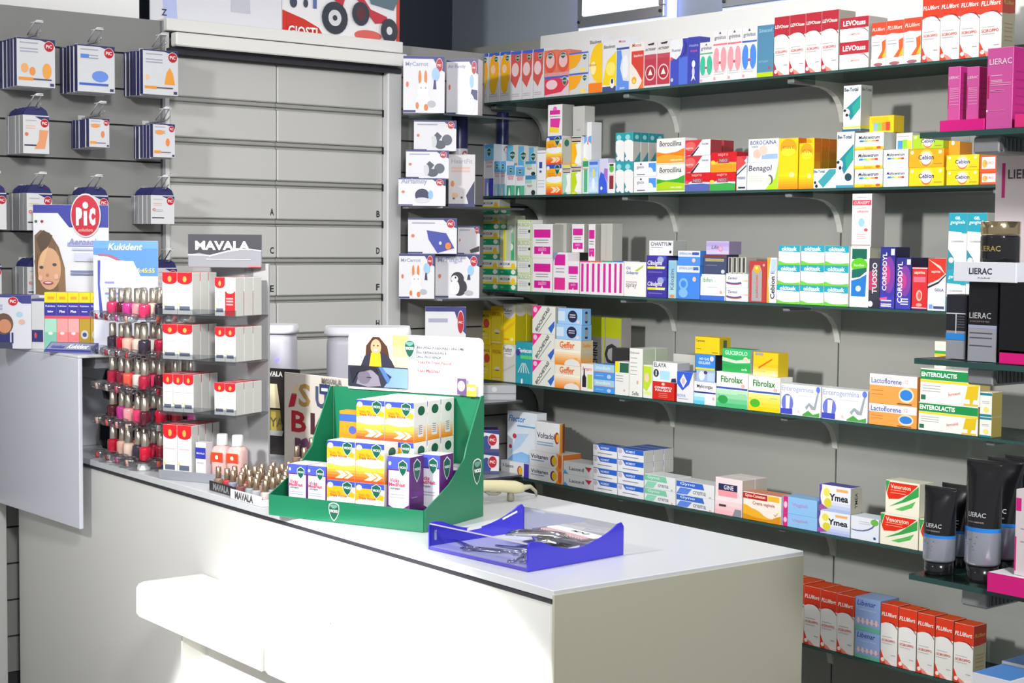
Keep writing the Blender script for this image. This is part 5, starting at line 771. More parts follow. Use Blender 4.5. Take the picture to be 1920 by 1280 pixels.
# navy and white box left of the card
def CB_(xl, xr, yt, yb, D, d, label, rz, name='health_box', z=PT, dy=0, cat='box', group=None, start=None):
    p, w, h = span(xl, xr, yb, yt, z, rz)
    if start is not None: p = start; w = spanw(Vector((p.x, p.y, z)), xr, rz)
    o = carton(w-.0008, h, d, D).build(name, None, (p.x, p.y, z+.0003), rz); tag(o, label, cat, group); return Vector((p.x+math.cos(rz)*w, p.y+math.sin(rz)*w, z))
hb = dict(base='#d4d6e0', tc='#34387c', lc='#c0c2c8', f=[('p', '#3c4088', [(0, .96), (0, 1), (1, 1), (1, .84), (.8, .84), (.6, .95)]), ('r', '#2c2f6c', 0, .12, .55, .36), ('e', '#6a5040', .42, .46, .2, .20), ('e', '#c88a68', .44, .42, .14, .13), ('r', '#2c2f6c', .58, .10, .62, .3), ('e', '#a8c8d8', .75, .64, .07, .05), ('e', '#d8b0a0', .8, .5, .07, .05), ('r', '#42465c', .1, .0, .6, .12)]+pic(.62, .88, .1, .8)+[('l', '#a8acd0', .08, .4, [.8, .74], .02)])
nx_ = CB_(-30, 60, 553, 653, hb, .07, 'white and navy carton with child picture at the far left edge', RZ)
nx_ = CB_(61, 84, 555, 645, dict(base='#c8cace', tc='#34387c', f=[('r', '#2c2f6c', 0, .14, .9, .38), ('e', '#c84858', .3, .27, .1, .06), ('r', '#34387c', 0, .95, 1, 1)]), .06, 'narrow white and navy carton beside the coloured cosmetic boxes', RZ, start=nx_)
KC = [('#a8d8c4', '#7cc4ac'), ('#f0a0a0', '#ec8484'), ('#f0a8a8', '#ec7c80'), ('#b8982c', '#a88c20'), ('#c0a030', '#b09428'), ('#d8c060', '#c0a840')]
xs = [84, 107, 128, 149, 170, 190, 209]
for i in range(6):
    c1, c2 = KC[i]
    D = dict(base=c1, tc='#e8d818', f=[('r', '#ecd816', 0, .82, 1, 1), ('l', '#e8a020', .25, .8, [.9], .025), ('r', '#34309c', 0, .59, 1, .82), T('#e8e8f4', 'Kukident', .5, .76, .8, b=.03), T('#f4f4fa', ['Sailor', 'Plus', 'Plus', 'Neutro', 'Plus', 'Plus'][i], .5, .665, .5, b=.05), ('r', '#d85060', 0, .54, 1, .59), ('r', c2, 0, 0, 1, .3)]+([('e', '#c8c8c8', .5, .26, .34, .08), ('e', '#3a4a78', .5, .26, .2, .04)] if i > 2 else [('e', '#f4dede', .5, .28, .2, .025)]))
    nx_ = CB_(xs[i], xs[i+1], 546, 650, D, .05, f'tall yellow and violet banded adhesive box with {["mint", "salmon", "pink", "mustard", "ochre", "sand"][i]} body', RZ, group='row of yellow and violet banded boxes', start=nx_)
# leaning light blue sign card
p, w, h = span(176, 297, 656, 452, PT, math.radians(-40))
stand_card('counter_card', 'display card', 'light blue and white card with large italic word and yellow digits', w, h, p, math.radians(-40), [
    ('p', '#5c94e0', [(0, 1), (1, 1), (1, .68), (.62, .68), (.45, .80), (.2, .86), (0, .87)]), ('r', '#6ca4ea', 0, .93, 1, 1), ('p', '#b06a74', [(.08, .86), (.25, .855), (.45, .79), (.58, .68), (.61, .68), (.48, .81), (.26, .875), (.08, .88)]), T('#e2ecf8', 'Kukident', .5, .945, .52, sh=.25, b=.04), ('p', '#4a50b8', [(.07, .82), (.11, .82), (.10, .6), (.15, .3), (.10, .3), (.07, .6)]),
    T('#e0d470', '15:45:55', .80, .73, .3, b=.06), ('l', '#9098cc', .18, .5, [.62, .52], .008), ('l', '#b0b6d8', .22, .45, [.57, .48], .006), T('#6a74bc', 'Kukident', .33, .40, .22)], '#dfe3f2')
# silver-blue counter tray of tubes
p, w, h = span(80, 188, 656, 640, PT, RZ); p = atz(82, 657, PT)
p = atz(82, 660, PT)
t = empty('leaflet_tray', (p.x, p.y, PT), math.radians(-58), 'shiny blue and silver tilted strip with italic word on plinth edge', 'display strip')
w = .155
m = M(); pts = [(0, 0), (0, .004), (.036, .028), (.04, .028), (.04, 0)]
m.prism(pts, 0, w, mat('#8a90e0', .15, .75), lambda a, b, x: (x, a, b)); m.build('strip', t)
m = M(); s_ = .024/.036
mpq = lambda a, b, l: (a, b*.83-.0002*l, .004+b*.83*s_+.0005*l)
m.geo([mpq(a, b, 0.5) for a, b in ((.004, .003), (w-.004, .003), (w-.004, .04), (.004, .04))], [(0, 1, 2, 3)], mat('#c4c8ec', .2, .6))
m.geo([mpq(a, b, 1) for a, b in ((.004, .003), (w-.004, .003), (w-.004, .008), (.004, .008))], [(0, 1, 2, 3)], mat('#3c40a8', .2, .3))
m.text('Kukident', w*.66, .023, w*.42, mat('#f4f6fc'), mpq, 2, h=.02, shear=.25, bold=.04); m.text('Kukident', w*.24, .020, w*.28, mat('#5058b8'), mpq, 2, h=.014, shear=.25, bold=.03); m.build('printed_face', t)
# ================================================================ NAIL POLISH TOWER
def bottle(name, h, w, body, capc, capm=.85, cap_r=None, label='', grp=None, glass=False):
    e = empty(name, (0, 0, 0), 0, label, 'nail polish bottle', grp); r = w/2
    m = M(); m.lathe([(r*.85, 0), (r, .002), (r, h*.42), (r*.9, h*.47), (r*.5, h*.5)], mat(body, .12, 0, 0, 0, .5), 12, sq=4); m.build('polish_body', e)
    m = M(); c = cap_r or r*.62; m.lathe([(c, h*.5), (c*1.02, h*.52), (c*.95, h*.97), (c*.7, h)], mat(capc, .22, capm), 12); m.build('cap', e); return e
TC = ['#c81838', '#e89aa0', '#b02040', '#e8b8a8', '#d83868', '#8c1c30', '#e0c8b8', '#5a1a2a', '#e05a48', '#3a3040', '#c83a90', '#d8d0cc']
TW = Vector((2.004, 4.205, CZ)); ta = CA
tw = empty('polish_tower', (TW.x, TW.y, CZ), ta, 'clear plastic nail polish tower on white feet at far end of counter', 'display stand')
TWW, TWD, TS = .185, .27, .096
for q in range(5):
    z = .022+q*TS
    m = M(); m.box(-.005, TWW+.005, -TWD, .0, z, z+.004, ACR, .001)
    for i in range(4):   # scalloped front lip with sample nails
        for (xx, yy, dx_, dy_) in ((-.006, -.034-.066*i, 0, 1), (.028+.048*i, -TWD-.002, 1, 0)):
            m.lathe([(.004, -.014), (.020, -.010), (.026, .0), (.024, .010), (.018, .012)], ACR, 12, (xx+(.0 if dx_ else -.014), yy-(.014 if dx_ else 0), z+.004), caps=False)
    m.build('clear_tier', tw)
    m = M()
    for i in range(8):
        c = TC[(i*5+q*3) % len(TC)]
        if i < 4: x0, y0 = -.032, -.044-.066*i; m.loft([[(x0+.004*math.cos(t)*1, y0+.007*math.sin(t), z-.006) for t in [j*.785 for j in range(8)]], [(x0-.002+.003*math.cos(t), y0+.006*math.sin(t), z+.010) for t in [j*.785 for j in range(8)]]], mat(c, .15))
        else: x0, y0 = .03+.048*(i-4), -TWD-.034; m.loft([[(x0+.007*math.cos(t), y0+.003*math.sin(t), z-.006) for t in [j*.785 for j in range(8)]], [(x0+.006*math.cos(t), y0-.002+.003*math.sin(t), z+.010) for t in [j*.785 for j in range(8)]]], mat(c, .15))
    m.build('sample_nails', tw)
for (x, y) in ((.018, -.03), (.018, -.235), (TWW-.02, -.235), (TWW-.02, -.03)):
    m = M(); m.lathe([(.017, .0003), (.018, .004), (.014, .022)], mat('#e2e2e2', .35), 14, (x, y, 0)); m.build('foot', tw)
m = M(); m.box(TWW/2-.006, TWW/2+.006, -TWD/2-.006, -TWD/2+.006, .026, .022+4*TS+.06, ACR, .001); m.build('centre_post', tw)
fc = Vector((2.035, 4.10, CZ+.022+4*TS+.118)); nrm = ((Vector((0, 0, CAMZ))-fc).normalized()+(Vector((-0.8, 2.6, 2.87))-fc).normalized()).normalized()  # added reflector flap, tilted to mirror a lamp as a white glare
uu = nrm.cross(Vector((0, 0, 1))).normalized(); vv = nrm.cross(uu).normalized(); fl_ = clear('glare_mirror', '#e8eaf0', .30, .10)
m = M(); R_ = Matrix.Translation(-Vector((TW.x, TW.y, CZ))); Q = []
for (a, b) in ((-.036, -.036), (.010, -.036), (.040, .018), (.040, .034), (-.036, .034)):
    Q.append(fc-uu*a+vv*b)
inv = Matrix.Rotation(-ta, 4, 'Z')
A_ = [inv @ (R_ @ q) for q in Q]; B_ = [inv @ (R_ @ (q-nrm*.003)) for q in Q]
m.face(A_, fl_); m.face(B_[::-1], fl_)
for i in range(5): m.face([A_[i], B_[i], B_[(i+1) % 5], A_[(i+1) % 5]], fl_)
m.build('added_glare_flap', tw)
TIER = ['bottom', 'second', 'middle', 'fourth', 'top']
protos = {}
cosA, sinA = math.cos(ta), math.sin(ta)
for q in range(5):
    z = CZ+.022+q*TS+.0045; n = 0
    for rI in range(5):
        for cI in range(4):
            lx, ly = .022+cI*.046+(.005 if rI % 2 else 0), -.028-rI*.052
            if abs(lx-TWW/2) < .022 and abs(ly+TWD/2) < .022: continue
            c = TC[(q*7+rI*3+cI*5) % len(TC)]; wx, wy = TW.x+lx*cosA-ly*sinA, TW.y+lx*sinA+ly*cosA
            lab = f'silver-capped polish bottle, {TIER[q]} tower tier, {OR[cI]} across, {OR[4-rI]} row from near side'
            if c not in protos: e = protos[c] = bottle('nail_polish_bottle', .074, .030, c, '#c9c0b2', .8, .0105, lab, 'polish bottles in the clear tower'); e.location = (wx, wy, z)
            else: e = copytree(protos[c], (wx, wy, z), None, lab)
            e.rotation_euler = (0, 0, random.uniform(-.3, .3))
# ================================================================ SHELVED COSMETICS STAND
SR = math.radians(-66); sx, sy = math.cos(SR), math.sin(SR)
SP = atz(303, 897, CZ); SP.z = CZ
def sl(x, y, z): return Vector((SP.x+x*sx-y*sy, SP.y+x*sy+y*sx, z))
st = empty('cosmetics_stand', (SP.x, SP.y, CZ), SR, 'clear shelved cosmetics stand with dark header on the counter', 'display stand')
SWD, SDP = .237, .128
LZ = [.012, .176, .312, .428]
m = M(); m.box(-.004, SWD, 0, SDP+.02, .0003, .011, mat('#8c8f98', .35), .002); m.box(-.006, SWD+.002, -.004, 0, .0003, .024, mat('#8f929b', .3)); m.build('base_tray', st)
m = M(); m.box(-.004, SWD, SDP+.012, SDP+.02, .0115, .560, mat('#a6a6a8', .4), .001); m.build('back_panel', st)
for z in LZ[1:]:
    m = M(); m.box(-.004, SWD, .0, SDP+.0115, z-.0035, z, ACR); m.box(-.006, SWD+.001, -.004, -.001, z-.008, z+.016, ACR); m.build('clear_shelf', st)
hd = M(); hw, hh = .192, .086; hd.box(0, hw, 0, .006, 0, hh, mat('#8b8d94', .3), .0015)
hd.ops([('p', '#32333b', [(0, .38), (.15, .44), (.3, .36), (.55, .50), (.8, .56), (1, .52), (1, 1), (0, 1)]), ('p', '#d8d8dc', [(0, .36), (.2, .36), (.3, .33), (.55, .48), (.8, .55), (1, .50), (1, .53), (.8, .58), (.55, .52), (.3, .375), (0, .40)]), ('l', '#b4b6bc', .25, .85, [.25], .015), T('#e6e6e2', 'MAVALA', .47, .66, .74, b=.07), ('r', '#d86a70', .82, .02, .99, .06)], hw, hh, lambda a, b, l: (a, -.0004*l, b))
ho = hd.build('header_sign', st, (.052, .046, .549), math.radians(24))
m = M(); m.box(.17, .19, SDP+.0, SDP+.0115, .432, .575, ACR); m.build('header_support', st)
def mav(w, side='#d2d2ce', solid=False, inv=False):
    f = [('r', '#cc1c28', 0, .80, 1, 1), ('e', '#cc1c28', .5, .80, .48, .085), ('e', '#c8a050', .5, .84, .13, .07), ('l', '#e0b0b0', .15, .85, [.52], .01), ('r', '#5c6478', .15, .10, .85, .20), ('p', '#e8c040', [(.08, .2), (.2, .2), (.14, .28)])]
    if inv: f = [('r', '#cf2028', .0, 0, 1, .64), ('e', '#e8e6e4', .5, .70, .48, .12), ('e', '#b8b8bc', .5, .84, .12, .07), ('l', '#e8a0a0', .12, .8, [.45, .38, .3], .02)]
    return dict(base='#e6e4e2', tc='#c03440', sc=side, f=f)
cn = 0
# (level, x, count across, files deep, width, height, depth, inverted index)
for lv, groups in {3: [(.002, 2, 3, .047, .108, .033, None), (.168, 2, 3, .031, .098, .037, 1)], 2: [(.002, 2, 3, .047, .090, .033, None), (.168, 2, 3, .031, .088, .037, None)], 1: [(.002, 3, 3, .032, .098, .033, None), (.166, 2, 3, .032, .082, .037, None)], 0: [(.002, 2, 4, .045, .130, .0285, None)]}.items():
    for gi, (x0, nx, nd, w_, h_, d_, iv) in enumerate(groups):
        for c_ in range(nx):
            src = None
            for f_ in range(nd):
                loc = sl(x0+c_*(w_+.001), .004+f_*(d_+.002), CZ+LZ[lv]+.0004)
                lab = f'white red-topped carton, {["bottom", "second", "third", "top"][lv]} stand level, {["left", "right"][gi]} group, {OR[c_]} across, {OR[f_]} deep'
                if c_ == iv: lab = f'red cosmetics carton with white top, top stand level, {OR[f_]} deep'
                if src is None: src = o = carton(w_, h_, d_, mav(w_, inv=(c_ == iv))).build('cosmetics_box', None, loc, SR)
                else: o = src.copy(); COL.objects.link(o); o.location = loc
                tag(o, lab, 'box', 'red-topped cosmetics cartons in the stand')
# bottles with white caps on the base of the stand
for i, (x, y) in enumerate(((.160, .045), (.208, .045))):
    P_ = sl(x, y, CZ+.0125); e = empty('remover_bottle', P_, SR, f'pink remover bottle with white cap behind small bottles, {["left", "right"][i]} one', 'bottle')
    m = M(); m.lathe([(.021, 0), (.023, .003), (.023, .068), (.018, .078), (.011, .081)], mat('#e0b8b4', .2), 16, sq=4); m.build('bottle_body', e)
    m = M(); m.box(-.018, .018, -.0245, -.0238, .040, .064, mat('#e04420')); m.text('e', 0, .052, .010, mat('#f4e8e0'), lambda a, b, l: (a, -.0249, b), bold=.04); m.build('label', e)
    m = M(); m.lathe([(.014, .0812), (.0145, .083), (.0140, .108), (.012, .110)], mat('#eceaea', .35), 16); m.build('cap', e)
P_ = sl(.100, .012, CZ+.0125); o = carton(.032, .088, .030, dict(base='#e0e0e4', f=[('r', '#2f38a8', 0, .52, 1, .85), T('#dfe2f4', 'MAVALA', .5, .68, .8), ('l', '#8a8c98', .15, .8, [.4], .01)])).build('cosmetics_box', None, P_, SR); tag(o, 'small white carton with blue label on the stand base', 'box')
# ================================================================ POSTER CARDS ON THE COUNTER
p, w, h = span(461, 562, 835, 686, CZ, math.radians(-66)); p = Vector((2.43, 4.08, CZ)); q = atx(458, 700, 2.43)
rz = math.radians(-68)
def card_at(xl, xr, yt, X, rz, *a, **k):
    P0 = atx(xl, yt, X); base = Vector((P0.x, P0.y, CZ+.0003)); d = Vector((math.cos(rz), math.sin(rz), 0)); lo, hi = 0, 1.5
    for _ in range(40):
        mid = (lo+hi)/2; q = base+d*mid; q.z = P0.z; q -= Vector((0, 0, CAMZ))
        if 960+FPX*q.dot(RT)/q.dot(FW) < xr: lo = mid
        else: hi = mid
    return base, lo, P0.z-CZ
b_, w, h = card_at(457, 562, 687, 2.42, rz)
stand_card('counter_card', 'display card', 'tall black card with gold-capped nail polish bottle picture', w, h, b_, rz, [
    T('#e8e8e6', 'MAVALA', .51, .935, .38, b=.07), ('l', '#9a9a9c', .42, .6, [.905], .004), ('p', '#cbbf9c', [(.40, .82), (.60, .82), (.66, .54), (.40, .54)]), ('p', '#e8dcb8', [(.48, .82), (.56, .82), (.58, .54), (.47, .54)]), ('p', '#8c7c3c', [(.40, .52), (.66, .52), (.70, .28), (.42, .28)]), ('p', '#b8a44c', [(.5, .50), (.58, .50), (.60, .28), (.5, .28)]), ('r', '#1a1612', .40, .52, .66, .54), ('p', '#b0b0b4', [(.40, .28), (.72, .28), (.70, .22), (.44, .22)]), T('#5c5138', 'JOYA', .5, .36, .45)], '#2b2928')
b_, w, h = card_at(533, 652, 697, 2.345, math.radians(-86))
LC = [('S', '#a8854c', .33, .78, .19, .24), ('B', '#a82030', .24, .50, .24, .22), ('L', '#4a2c34', .53, .50, .20, .22), ('M', '#5c3a54', .38, .22, .40, .22), ('U', '#4a5270', .60, .78, .18, .22), ('I', '#c8a890', .80, .48, .10, .22), ('E', '#c0a888', .80, .22, .16, .2)]
sp = [('t', c, s, u, v, ww, {'h': hh, 'b': .05}) for s, c, u, v, ww, hh in LC]
sp += [('p', '#b02434', [(.08, .64), (.18, .66), (.22, .78), (.13, .78)]), ('p', '#d8c49c', [(.14, .79), (.21, .79), (.25, .88), (.19, .89)]), ('p', '#2f3c68', [(.58, .82), (.74, .82), (.74, .92), (.58, .92)]), ('p', '#dfe2ea', [(.61, .85), (.71, .85), (.71, .88), (.61, .88)]), ('p', '#dcc898', [(.75, .85), (.90, .84), (.90, .89), (.75, .89)]), ('p', '#5a3038', [(.50, .44), (.60, .40), (.68, .52), (.58, .57)]), ('p', '#dcc898', [(.60, .57), (.66, .55), (.73, .66), (.68, .68)]), ('p', '#6a3c5c', [(.30, .32), (.38, .35), (.52, .20), (.44, .18)]), T('#6a6664', 'MAVALA', .77, .955, .30, b=.03)]
stand_card('counter_card', 'display card', 'tall cream card with scattered large letters and lacquer bottle pictures', w, h, b_, math.radians(-86), sp, '#cfc8bf')
# ================================================================ TRAY OF MINIATURE BOTTLES
def CT_(x, y, z=0): return Vector((CO.x+x*math.cos(CA)-y*math.sin(CA), CO.y+x*math.sin(CA)+y*math.cos(CA), CZ+z))
def tray(name, x0, x1, y0, y1, label, col, word):
    e = empty(name, CT_(x0, y0, .0003), CA, label, 'tray')
    W, Dp = x1-x0, y1-y0; m = M(); m.box(0, W, 0, Dp, 0, .003, mat(col, .3)); m.build('tray_floor', e)
    m = M(); m.box(-.002, 0, 0, Dp, 0, .024, mat(col, .3), .0005)
    m.text(word, Dp*.45, .012, min(.10, Dp*.6), mat('#8c8c90' if col < '#8' else '#55565c'), lambda a, b, l: (-.0024, Dp-a, b), bold=.05); m.build('front_lip', e)
    m = M(); m.box(0, W, -.002, 0, 0, .016, mat(col, .3)); m.build('side_lip', e); m = M(); m.box(0, W, Dp, Dp+.002, 0, .016, mat(col, .3)); m.build('side_lip', e); return e
tray('bottle_tray', .022, .26, 1.255, 1.395, 'black tray of miniature nail polish bottles with silver lettering', '#26262a', 'MAVALA')
tray('bottle_tray', .004, .26, 1.095, 1.248, 'white tray of miniature nail polish bottles next to green display', '#ececee', 'MAVALA')
MB = ['#8a7464', '#c8c0bc', '#8c8fa4', '#5f6a54', '#7c4a4c', '#b8a494', '#a8a8b0', '#b83a44', '#3f7a5c', '#d0a898', '#5a4a58', '#94a0a4']
pr = {}
for tI, (yA, ny, xo) in enumerate(((1.380, 4, .038), (1.232, 4, .022))):
    for rI in range(6):
        for cI in range(ny):
            lx, ly = xo+rI*.0385+(.004 if cI % 2 else 0), yA-cI*.0385-(.012 if rI % 2 else 0)
            zz = .0035 if rI < 3 else .0035
            c = MB[(rI*5+cI*7+tI*4) % len(MB)]; P_ = CT_(lx, ly, zz)
            lab = f'miniature polish bottle, {["black", "white"][tI]} tray, {OR[cI]} from left in {OR[rI]} row from front'
            if c not in pr: e = pr[c] = bottle('mini_polish_bottle', .056, .021, c, '#a8927c', .75, .0072, lab, 'miniature polish bottles on the counter'); e.location = P_
            else: e = copytree(pr[c], P_, None, lab)
# stepped riser with further miniature bottles behind the trays
e = empty('bottle_riser', CT_(.272, 1.10, .0003), CA, 'grey stepped riser of miniature nail polish bottles behind the trays', 'display stand')
for i in range(2):
    m = M(); m.box(i*.045, .09, 0, .36, i*.0301, .030+i*.018, mat('#4a4a50', .4), .001); m.build('step', e)
for rI in range(2):
    for cI in range(9):
        P_ = CT_(.272+.022+rI*.045, 1.10+.340-cI*.0395, .0308+rI*.018); c = MB[(rI*3+cI*5) % len(MB)]
        copytree(pr.get(c) or list(pr.values())[0], P_, None, f'miniature polish bottle on the grey riser, {OR[cI]} from left, {["front", "rear"][rI]} step')
# ================================================================ WHITE DESK MACHINES
def machine(loc, w, d, h, rz, label, led=False):
    e = empty('desk_printer' if led else 'desk_monitor', loc, rz, label, 'printer' if led else 'monitor')
    m = M()
    def rr(x0, x1, y0, y1, r, z, n=6):
        o = []
        for cx, cy, a0 in ((x1-r, y1-r, 0), (x0+r, y1-r, 90), (x0+r, y0+r, 180), (x1-r, y0+r, 270)):
            o += [(cx+r*math.cos(math.radians(a0+90*t/n)), cy+r*math.sin(math.radians(a0+90*t/n)), z) for t in range(n+1)]
        return o
    m.loft([rr(.01, w-.01, .01, d-.01, .03, 0), rr(0, w, 0, d, .035, .02), rr(0, w, 0, d, .035, h*.86), rr(.004, w-.004, .004, d, .035, h*.93)], mat('#c9c9d4', .35)); hs_ = m.build('housing', e)
    m = M(); m.loft([rr(-.006, w+.006, -.006, d, .04, h*.931), rr(-.008, w+.008, -.008, d, .042, h*.95), rr(-.004, w+.004, .0, d, .04, h)], mat('#eeeef6', .3)); m.build('lid', e)
    if led:
        for i, (c, z) in enumerate((('#5a50ff', h*.72), ('#f05a50', h*.62))):
            m = M(); m.lathe([(.006, 0), (.005, .003)], mat(c, .3, 0, 5.0 if i == 0 else 2.0), 12); o = m.build('status_light', hs_, (w*.62, -.0005, z)); o.rotation_euler = (math.pi/2, 0, 0)
    return e
def onray(px, Y): q = aty(px, 800, Y); return q.x
X1 = onray(478, 4.22); machine((X1+.02, 4.24, CZ+.0003), .10, .13, 1.314-CZ, math.radians(-45), 'white rounded printer with blue and red lights behind the stand', True)
X2 = onray(588, 3.99); machine((X2+.03, 3.97, CZ+.0003), .24, .14, 1.318-CZ, math.radians(-35), 'white rounded monitor back with bright lid behind cream card')
# black equipment of unknown kind glimpsed behind the tower
e = empty('black_apparatus', (2.165, 4.40, CZ+.0003), math.radians(-50), 'glossy black equipment glimpsed between plinth and polish tower', 'apparatus')
m = M(); m.loft([[(.07*math.cos(t*.3927)*k, .03*math.sin(t*.3927)*k, z) for t in range(16)] for k, z in ((.9, 0), (1.15, .03), (1.1, .08), (.7, .11))], mat('#1c1c26', .12)); m.build('black_base', e)
m = M(); m.loft([[(.06*math.cos(t*.3927)*k, .03*math.sin(t*.3927)*k, z) for t in range(16)] for k, z in ((.5, .111), (.5, .14), (1, .15), (1.15, .19), (.9, .235))], mat('#22222e', .12)); m.build('black_head', e)
# ================================================================ GREEN COUNTER DISPLAY
VP = atz(506, 965, CZ); VP.z = CZ+.0004; q_ = atz(795, 998, CZ); VR = math.atan2(q_.y-VP.y, q_.x-VP.x); VW = math.hypot(q_.x-VP.x, q_.y-VP.y); VD = .246
vcx, vcy = math.cos(VR), math.sin(VR)
def vl(x, y, z): return Vector((VP.x+x*vcx-y*vcy, VP.y+x*vcy+y*vcx, VP.z+z))
GR = mat('#1f7a56', .3); GR2 = mat('#1a6848', .35)
vd = empty('cardboard_display', VP, VR, 'green cardboard counter display with tall back card, full of boxes', 'display stand')
def shield(m, cx, cz, r, mp, k=1.25):
    A = [(0, -1), (.38, -.72), (.72, -.2), (.86, .35), (.78, .78), (.4, .95), (0, 1), (-.4, .95), (-.78, .78), (-.86, .35), (-.72, -.2), (-.38, -.72)]
    m.geo([mp(cx+a*r*1.14, cz+b*r*k*1.12, 1) for a, b in A], [tuple(range(12))], mat('#dfe8e4')); m.geo([mp(cx+a*r, cz+b*r*k, 2) for a, b in A], [tuple(range(12))], mat('#155844'))
    m.geo([mp(cx+a*r*.8, cz+b*r*k*.25+r*k*.62, 3) for a, b in A], [tuple(range(12))], mat('#6aa090')); m.text('VICKS', cx, cz+r*.12, r*1.45, mat('#f4f8f6'), mp, 4, h=r*.42, bold=.06)
m = M(); m.box(0, VW, 0, VD, 0, .003, GR2); m.build('display_floor', vd)
m = M(); m.box(0, VW, -.003, 0, 0, .047, GR, .0005); fl2 = m.build('front_lip', vd); m = M(); shield(m, VW*.435, .0235, .0150, lambda a, b, l: (a, -.003-.0004*l, b)); m.build('shield_badge', fl2)
for x, nm in ((0, 'left_side'), (VW, 'right_side')):
    m = M(); pts = [(0, 0), (VD, 0), (VD, .275), (VD-.012, .275), (VD-.075, .165), (VD-.085, .14), (.10, .092), (0, .047)]
    m.prism(pts, x-(.003 if x == 0 else 0), x+(.003 if x else 0), GR, lambda a, b, d: (d, a, b))
    sd_ = m.build(nm, vd)
    if x: m = M(); shield(m, VD-.030, .105, .020, lambda a, b, l: (x+.003+.0004*l, a, b), 1.35); m.build('shield_badge', sd_)
m = M(); m.box(.0, VW, VD, VD+.004, 0, .275, GR, .0005); m.build('back_panel', vd)
hx0, hx1, hz0, hz1 = .045, VW+.001, .272, .405
m = M(); hw, hh = hx1-hx0, hz1-hz0; r = .012
m.prism([(0, 0), (hw, 0), (hw, hh-r), (hw-r*.3, hh-r*.3), (hw-r, hh), (r, hh), (r*.3, hh-r*.3), (0, hh-r)], 0, .004, mat('#e2e5ec', .3), lambda a, b, d: (hx0+a, VD-.004+d, hz0+b))
SKN, HR = '#d8a07c', '#4a2c20'
m.ops([('r', '#e8dcb8', .005, .42, .46, .985), ('g', '#e6d4a4', '#e2c070', .34, .42, .46, .985, 3), ('p', HR, [(.13, .45), (.14, .78), (.19, .94), (.24, .94), (.30, .78), (.33, .45)]), ('e', SKN, .215, .76, .04, .14), ('p', '#2c2c40', [(.10, .42), (.13, .60), (.18, .66), (.28, .66), (.33, .55), (.36, .42)]), ('p', '#e0b020', [(.165, .42), (.18, .66), (.25, .66), (.26, .42)]), ('e', '#f4ecea', .215, .71, .016, .02), ('e', '#5a3a30', .20, .79, .006, .012), ('e', '#5a3a30', .232, .79, .006, .012),
     ('r', '#2c3040', .005, .05, .46, .42), ('p', '#7c9cc8', [(.24, .41), (.46, .40), (.46, .06), (.28, .06), (.34, .25)]), ('p', '#4c70b0', [(.24, .41), (.27, .41), (.33, .2), (.31, .12)]), ('p', '#8a8494', [(.07, .10), (.10, .33), (.18, .38), (.24, .25), (.26, .08), (.16, .05)]), ('e', '#6e6878', .13, .22, .05, .12), ('e', '#3c3848', .12, .33, .02, .012), ('e', '#3c3848', .17, .22, .02, .01), ('p', '#20222e', [(.02, .38), (.10, .42), (.22, .41), (.24, .30), (.18, .36), (.08, .30), (.04, .1)]),
     T('#3c3e48', 'AIUTANO A RIDURRE I SINTOMI', .70, .80, .34, b=.03), T('#3c3e48', 'DEL RAFFREDDORE E', .64, .715, .22, b=.03), T('#3c3e48', "DELL'INFLUENZA", .62, .64, .18, b=.03), T('#c03c38', 'Vicks Flu Tripla Azione', .66, .54, .25, b=.03), T('#b0a8a8', 'PER IL GIORNO', .60, .48, .13), T('#c03c38', 'Vicks MediNait', .62, .40, .17, b=.03), T('#b0a8a8', 'PER LA NOTTE', .60, .34, .12),
     ('r', '#6a4c80', .83, .02, .895, .30), ('e', '#e0dce6', .86, .17, .026, .09), ('r', '#f0c83c', .90, .0, .965, .21), ('r', '#e8e4d8', .905, .10, .96, .16)], hw, hh, lambda a, b, l: (hx0+a, VD-.004-.0003*l, hz0+b))
shield(m, hx0+hw*.485, hz0+hh*.76, .0155, lambda a, b, l: (a, VD-.0045-.0003*(l+30), b), 1.25)
m.build('header_card', vd)
BW, BD_, BH = .0755, .0550, .0875
def vbox(x, y, z, w, d, h, D, label, grp, src=None):
    loc = vl(x, y, z+.0004)
    if src: o = src.copy(); COL.objects.link(o); o.location = loc
    else: o = carton(w, h, d, D).build('medicine_box', None, loc, VR)
    return tag(o, label, 'box', grp)
LAY = ['bottom', 'middle', 'top']; first = None; lay = {}
for L in range(3):
    z = .0035+L*(BH+.0008)
    pos = ([(.150, .012), (.2275, .012)] if L < 2 else []) + [(x, y) for x in (.1885, .266) for y in ((.0700, .1270, .1840) if L == 2 or True else ())]
    for i, (x, y) in enumerate(pos):
        nm = f'orange sachet box in the green display, {LAY[L]} layer, ' + (f'{"left" if x < .2 else "right"} one at the front' if y < .05 else f'{"left" if x < .2 else "right"} column, {OR[[.07, .127, .184].index(y)]} deep')
        o = vbox(x, y, z, BW, BD_, BH, D_TA, nm, 'orange sachet boxes in the green display', first); first = first or o
